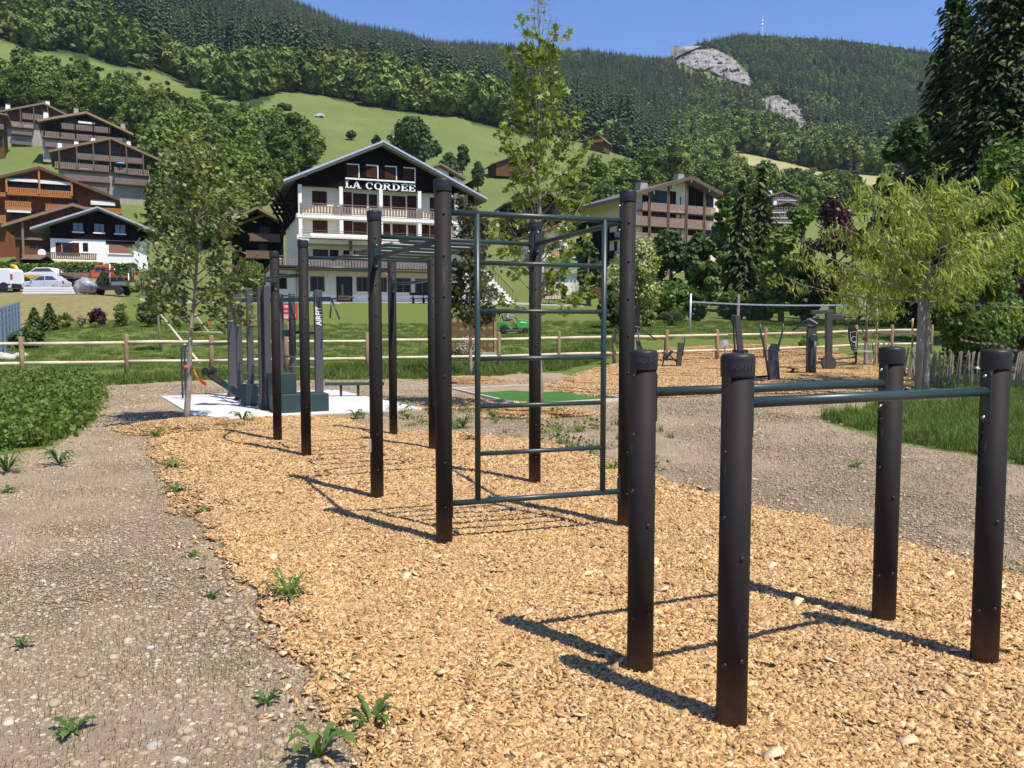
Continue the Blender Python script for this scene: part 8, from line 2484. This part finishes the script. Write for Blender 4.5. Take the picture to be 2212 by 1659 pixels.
# white stacked beams and wrapped bag
a = at(108, 73.2)
bs_ = empty('white_beam_stack', a, R(-2), 'stack of long white beams lying along the bank edge', 'beams')
for i in range(3): MB().box(-2.35+0.08*i, 2.3-0.1*i, -0.25, 0.25, 0.02+0.21*i, 0.20+0.21*i).build('beam', M_WHITE, bs_, bevel=0.01)
v, f = ico(3)
_rr = np.random.default_rng(4)
nn = fbm(v[:,0]*2.2+5, v[:,1]*2.2+v[:,2]*3, 3)
v = v*(0.45 + 0.95*nn)[:, None]*np.array([0.95, 0.6, 0.72]) ; v[:,2] -= v[:,2].min()
tag(link('wrapped_bag', np_mesh('wrapped_bag', v, f, mat('clear_plastic_grey', (0.30, 0.31, 0.34, 1), 0.25, var=0.5, vscale=4), None, True), None, at(183, 73.4)), 'crumpled grey plastic-wrapped bundle between beams and buggy', 'bag')
# height barrier over the lane
pa, pb = at(129, 81), at(263, 81)
hb = empty('height_barrier', (pa+pb)/2, 0, 'thin dark barrier beam on brown post above the parked truck', 'barrier')
o0 = hb.location
MB().bar(P(130, 571+8, 81)-o0, P(254, 573+8, 81)-o0, 0.08, 0.14).build('beam', M_BLACK, hb)
MB().tube([pa-o0, P(130, 575, 81)-o0], 0.07, 8).build('post', M_BROWNWOOD, hb)
MB().tube([P(237, 585, 81)-o0 - Vector((0, 0, 1.2)), P(237, 570, 81)-o0], 0.06, 8).build('hanger', M_GREYPOLE, hb)
g_ = at(279, 76); tag(MB().tube([(0, 0, -0.1), (0, 0, P(279, 590, 76).z-g_.z)], 0.05, 8).build('grey_pole', M_GREYPOLE, None, g_), 'slim pale grey pole at the end of the bank', 'pole')
# red-and-grey crowd barrier by the hedge
pl = Pl(302, 79); r_ = empty('metal_barrier', pl.o, 0, 'grey metal crowd barrier with red panel near the chalet lane', 'barrier')
a, b_ = pl(286, 600), pl(320, 580)
m = MB(); m.box(a.x, b_.x, -0.02, 0.02, b_.z-0.05, b_.z)
for k in range(9): m.box(a.x + (b_.x-a.x)*k/8-0.012, a.x + (b_.x-a.x)*k/8+0.012, -0.012, 0.012, a.z-0.6, b_.z-0.04)
m.build('bars', M_GREYPOLE, r_)
MB().box(a.x+0.25, a.x+0.9, -0.04, -0.022, a.z+0.05, b_.z-0.1).build('panel', RED, r_)

# ------------------------------------------------------------------ blue-grey louvred screen on the left edge
def screen():
    p0, p1 = at(-30, 30.5), at(43, 45.0)
    root = empty('panel_screen', p0, 0, 'blue-grey louvred metal screen fence beside the lawn', 'fence')
    MB_ = mat('screen_blue', (0.20, 0.27, 0.36, 1), 0.45, var=0.12)
    u = (p1-p0); L = u.length; n = 9
    for i in range(n+1):
        q = u*(i/n); MB().box(-0.05, 0.05, -0.05, 0.05, -0.1, 1.95).build('post', MB_, root, loc=q)
    for i in range(n):
        a, b_ = u*(i/n), u*((i+1)/n)
        for k in range(7):
            z = 0.12 + k*0.26
            MB().bar(a + Vector((0, 0, z+0.1)), b_ + Vector((0, 0, z+0.1)), 0.03, 0.21).build('slat', MB_, root)
screen()
for i, (px, d, s) in enumerate(((12, 33, 0.35), (25, 33.5, 0.25), (45, 34, 0.3), (2, 34, 0.3))):
    v, f = ico(2); v = v*(0.85 + 0.3*fbm(v[:,0]*2+i, v[:,1]*2+v[:,2], 5))[:, None]*np.array([1.2, 0.9, 0.7])
    o = link('boulder', np_mesh('boulder', v, f, mat('pale_rock', (0.45, 0.43, 0.40, 1), 0.9, var=0.25, vscale=2), None), None, at(px, d)); o.scale = (s, s, s)
    tag(o, 'pale boulder lying at the foot of the panel screen', 'boulder', 'boulders by the panel screen')

# ------------------------------------------------------------------ ride-on mower and driver
def mower():
    g = at(1110, 49.0)
    c = empty('ride_on_mower', g, 0, 'bright green ride-on lawn mower driving across the lawn', 'mower')
    GR_ = paint('mower_green', (0.045, 0.33, 0.045, 1), 0.4); K = M_BLACK
    extr([(0.12, 0.42), (0.12, 0.62), (0.25, 0.85), (0.75, 0.80), (0.98, 0.62), (1.02, 0.35), (0.8, 0.25), (0.3, 0.25)], 0.27).build('bonnet', GR_, c, bevel=0.05)
    extr([(-0.95, 0.42), (-0.92, 0.62), (-0.70, 0.72), (-0.38, 0.70), (-0.22, 0.42), (-0.05, 0.25), (-0.25, 0.22), (-0.4, 0.5), (-0.75, 0.5), (-0.85, 0.35)], 0.42).build('rear_fender', GR_, c, bevel=0.03)
    MB().prism([(0.35, 0.63), (0.40, 0.70), (0.72, 0.66), (0.76, 0.60)], -0.285, -0.272).build('bonnet_decal', M_WHITE, c)
    MB().box(-0.45, 0.25, -0.30, 0.30, 0.24, 0.34).build('footboard', K, c)
    MB().box(-0.5, 0.45, -0.52, 0.52, 0.10, 0.22).build('cutting_deck', mat('deck_dark', (0.05, 0.05, 0.05, 1), 0.6), c, bevel=0.04)
    MB().bar((-0.62, 0, 0.76), (-0.22, 0, 0.76), 0.42, 0.09).build('seat', K, c, bevel=0.03)
    MB().bar((-0.62, 0, 0.78), (-0.72, 0, 1.08), 0.42, 0.08).build('seat_back', K, c, bevel=0.03)
    MB().tube([(0.22, 0, 0.70), (0.10, 0, 0.93)], 0.025, 8).build('steering_column', K, c)
    MB().tube([Vector((0.08, 0, 0.95)) + Matrix.Rotation(R(-65), 3, 'Y') @ Vector((0.17*math.cos(t), 0.17*math.sin(t), 0)) for t in np.linspace(0, 6.283, 17)], 0.014, 6).build('steering_wheel', K, c)
    for y in (-0.38, 0.38): wheel(c, -0.58, y, 0.25, 0.2)
    for y in (-0.34, 0.34): wheel(c, 0.68, y, 0.18, 0.13)
    # driver: one continuous skinned figure, seated facing +x
    pr = empty('person', (g.x, g.y, g.z), 0, 'person in white cap, pale shirt and blue shorts driving the green mower', 'person')
    J = [(-0.42, 0, 0.86), (-0.46, 0, 1.05), (-0.45, 0, 1.25), (-0.42, 0, 1.38), (-0.40, 0, 1.47), (-0.38, 0, 1.56)]   # pelvis .. head
    V = list(J); rd = [0.135, 0.125, 0.135, 0.10, 0.052, 0.085]
    E = [(0, 1), (1, 2), (2, 3), (3, 4), (4, 5)]
    def add(p, r, par):
        V.append(p); rd.append(r); E.append((par, len(V)-1)); return len(V)-1
    h1 = add((-0.37, 0, 1.66), 0.092, 5); add((-0.38, 0, 1.73), 0.06, h1)
    for s in (-1, 1):
        a = add((-0.41, 0.17*s, 1.36), 0.065, 3); a = add((-0.34, 0.23*s, 1.12), 0.045, a); a = add((-0.10, 0.17*s, 1.02), 0.036, a); a = add((0.02, 0.15*s, 1.01), 0.03, a); add((0.08, 0.14*s, 1.0), 0.025, a)
        b_ = add((-0.38, 0.11*s, 0.85), 0.095, 0); b_ = add((-0.02, 0.15*s, 0.84), 0.066, b_); b_ = add((0.08, 0.14*s, 0.60), 0.055, b_); b_ = add((0.10, 0.14*s, 0.42), 0.038, b_); add((0.24, 0.14*s, 0.39), 0.038, b_)
    me = bpy.data.meshes.new('figure'); me.from_pydata(V, E, [])
    o = link('figure', me, pr)
    md = o.modifiers.new('skin', 'SKIN'); sv = me.skin_vertices[0].data
    for i, r in enumerate(rd): sv[i].radius = (r, r)
    sv[0].use_root = True
    o.modifiers.new('sub', 'SUBSURF').render_levels = 1
    # cloth colours by body height / position
    m_, nt, bs = nodes_of('figure_clothes'); p_ = coords(nt); sp = nt.nodes.new('ShaderNodeSeparateXYZ'); nt.links.new(p_, sp.inputs[0])
    skin_ = (0.42, 0.24, 0.17, 1)
    up = math_n(nt, 'GREATER_THAN', sp.outputs['Z'], 0.93); head = math_n(nt, 'GREATER_THAN', sp.outputs['Z'], 1.44)
    fore = math_n(nt, 'GREATER_THAN', sp.outputs['X'], -0.30); shorts = math_n(nt, 'LESS_THAN', sp.outputs['X'], -0.04)
    c1 = mix_rgb(nt, shorts, skin_, (0.10, 0.16, 0.26, 1)); c2 = mix_rgb(nt, fore, (0.55, 0.58, 0.64, 1), skin_)
    shoe = math_n(nt, 'LESS_THAN', sp.outputs['Z'], 0.43)
    c1 = mix_rgb(nt, shoe, c1, (0.12, 0.10, 0.09, 1))
    nt.links.new(mix_rgb(nt, head, mix_rgb(nt, up, c1, c2), skin_), bs.inputs['Base Color']); bs.inputs['Roughness'].default_value = 0.8
    me.materials.append(m_)
    cap = MB().lathe([(0.112, 1.68), (0.11, 1.74), (0.08, 1.80), (0.001, 1.82)], (-0.37, 0, 0), 16)
    cap.prism([(-0.30, 1.685), (-0.12, 1.67), (-0.12, 1.685), (-0.30, 1.70)], -0.08, 0.08)
    cap.build('cap', mat('cap_white', (0.62, 0.58, 0.52, 1), 0.8, var=0.05), pr)
mower()

# ------------------------------------------------------------------ garden furniture and vegetable patch by the shed
def lounger(px, label):
    g = at(px, 79.5)
    c = empty('slatted_chair', g, R(8), label, 'chair', 'slatted chairs tipped on the lawn')
    for k in range(6): MB().box(-0.42+0.15*k, -0.32+0.15*k, -0.03, 0.0, 0.35, 1.75).build('slat', M_CUT, c).rotation_euler = (R(-18), 0, 0)
    for x in (-0.45, 0.5): MB().bar((x, -0.3, 0.0), (x, 0.45, 0.9), 0.06, 0.06).build('leg', M_GREYWOOD, c)
    MB().box(-0.45, 0.5, -0.05, 0.4, 0.45, 0.5).build('seat', M_GREYWOOD, c)
lounger(1188, 'slatted wooden garden chair next to a tilted dark table'); lounger(1202, 'slatted wooden garden chair leaning beside its twin')
g = at(1177, 79.8); t_ = empty('garden_table', g, R(6), 'dark folded garden table leaning by the slatted chairs', 'table')
MB().bar((-0.9, 0, 0.2), (0.3, 0, 1.4), 0.9, 0.06).build('top', M_DARKWOOD, t_)
for x in (-0.5, 0.3): MB().bar((x, -0.2, 0), (x+0.3, 0.2, 1.0), 0.06, 0.06).build('leg', M_DARKWOOD, t_)
def bench(px, d, label):
    g = at(px, d); c = empty('picnic_bench', g, R(18), label, 'bench')
    MB().box(-1.1, 1.1, -0.2, 0.2, 0.42, 0.48).build('seat', M_DARKWOOD, c)
    MB().box(-1.1, 1.1, 0.24, 0.29, 0.75, 0.98).build('backrest', M_DARKWOOD, c)
    for x in (-0.8, 0.8):
        MB().box(x-0.06, x+0.06, -0.2, 0.28, 0.0, 0.42).box(x-0.05, x+0.05, 0.2, 0.235, 0.42, 0.95).build('leg', M_DARKWOOD, c)
bench(912, 75.0, 'dark wooden bench against the hotel front wall')
bench(934, 75.6, 'second dark wooden bench by the hotel windows')
btree_px('bean_row', 'row of climbing beans on stakes before the white shed', 1225, 1268, 606, 84, 501, LM_MID, 1600, 0.16, clear=0.0, cat='plant', trunk=0.03, shape=LANCE)
btree_px('flower_bush', 'leafy flowering bush in front of the white shed', 1172, 1200, 608, 85, 502, LM_DARK, 1200, 0.2, clear=0.0, cat='shrub', trunk=0.03)
btree_px('flower_bush', 'rhubarb-like broad-leaved bush beside the bean row', 1198, 1226, 610, 84.5, 503, LM_MID, 900, 0.26, clear=0.0, cat='shrub', trunk=0.03)
for i, px in enumerate((1229, 1237, 1245, 1253, 1259)):
    g = at(px, 83.5); tag(MB().tube([(0, 0, -0.1), (0.02, 0, 2.1)], 0.03, 6).build('bean_stake', M_LOG, None, g), 'thin wooden bean stake in the vegetable patch', 'stake', 'bean stakes')
# stepping stones / small white car on the upper meadow
g = at(690, 372); c = empty('white_car', g, R(-10), 'tiny white car parked by the small chalet on the meadow', 'car')
extr([(-2, 0.3), (-2, 0.9), (-1.2, 1.0), (-0.5, 1.55), (1.2, 1.55), (2, 1.0), (2, 0.3)], 0.85).build('body', paint('car_white', (0.72, 0.74, 0.78, 1)), c)
for x in (-1.2, 1.2):
    for y in (-0.8, 0.8): wheel(c, x, y, 0.32)
g = at(62, 150); c = empty('white_car', g, R(20), 'white car parked on the grass slope above the orange chalet', 'car')
extr([(-2, 0.3), (-2, 0.9), (-1.2, 1.0), (-0.5, 1.55), (1.2, 1.55), (2, 1.0), (2, 0.3)], 0.85).build('body', paint('car_white', (0.72, 0.74, 0.78, 1)), c)
for x in (-1.2, 1.2):
    for y in (-0.8, 0.8): wheel(c, x, y, 0.32)

# ------------------------------------------------------------------ mountain air
hz = MB().box(-2600, 2600, -60, 3950, -1.5, 760).build('haze', None)
m_, nt, bs = nodes_of('haze'); nt.nodes.remove(bs)
pv = nt.nodes.new('ShaderNodeVolumePrincipled'); pv.inputs['Color'].default_value = (0.72, 0.85, 1.0, 1); pv.inputs['Density'].default_value = 0.00006; pv.inputs['Anisotropy'].default_value = 0.0
nt.links.new(pv.outputs[0], nt.nodes['Material Output'].inputs['Volume'])
hz.data.materials.append(m_)
tag(hz, 'thin blue mountain haze over the whole valley', 'haze', None, 'stuff')
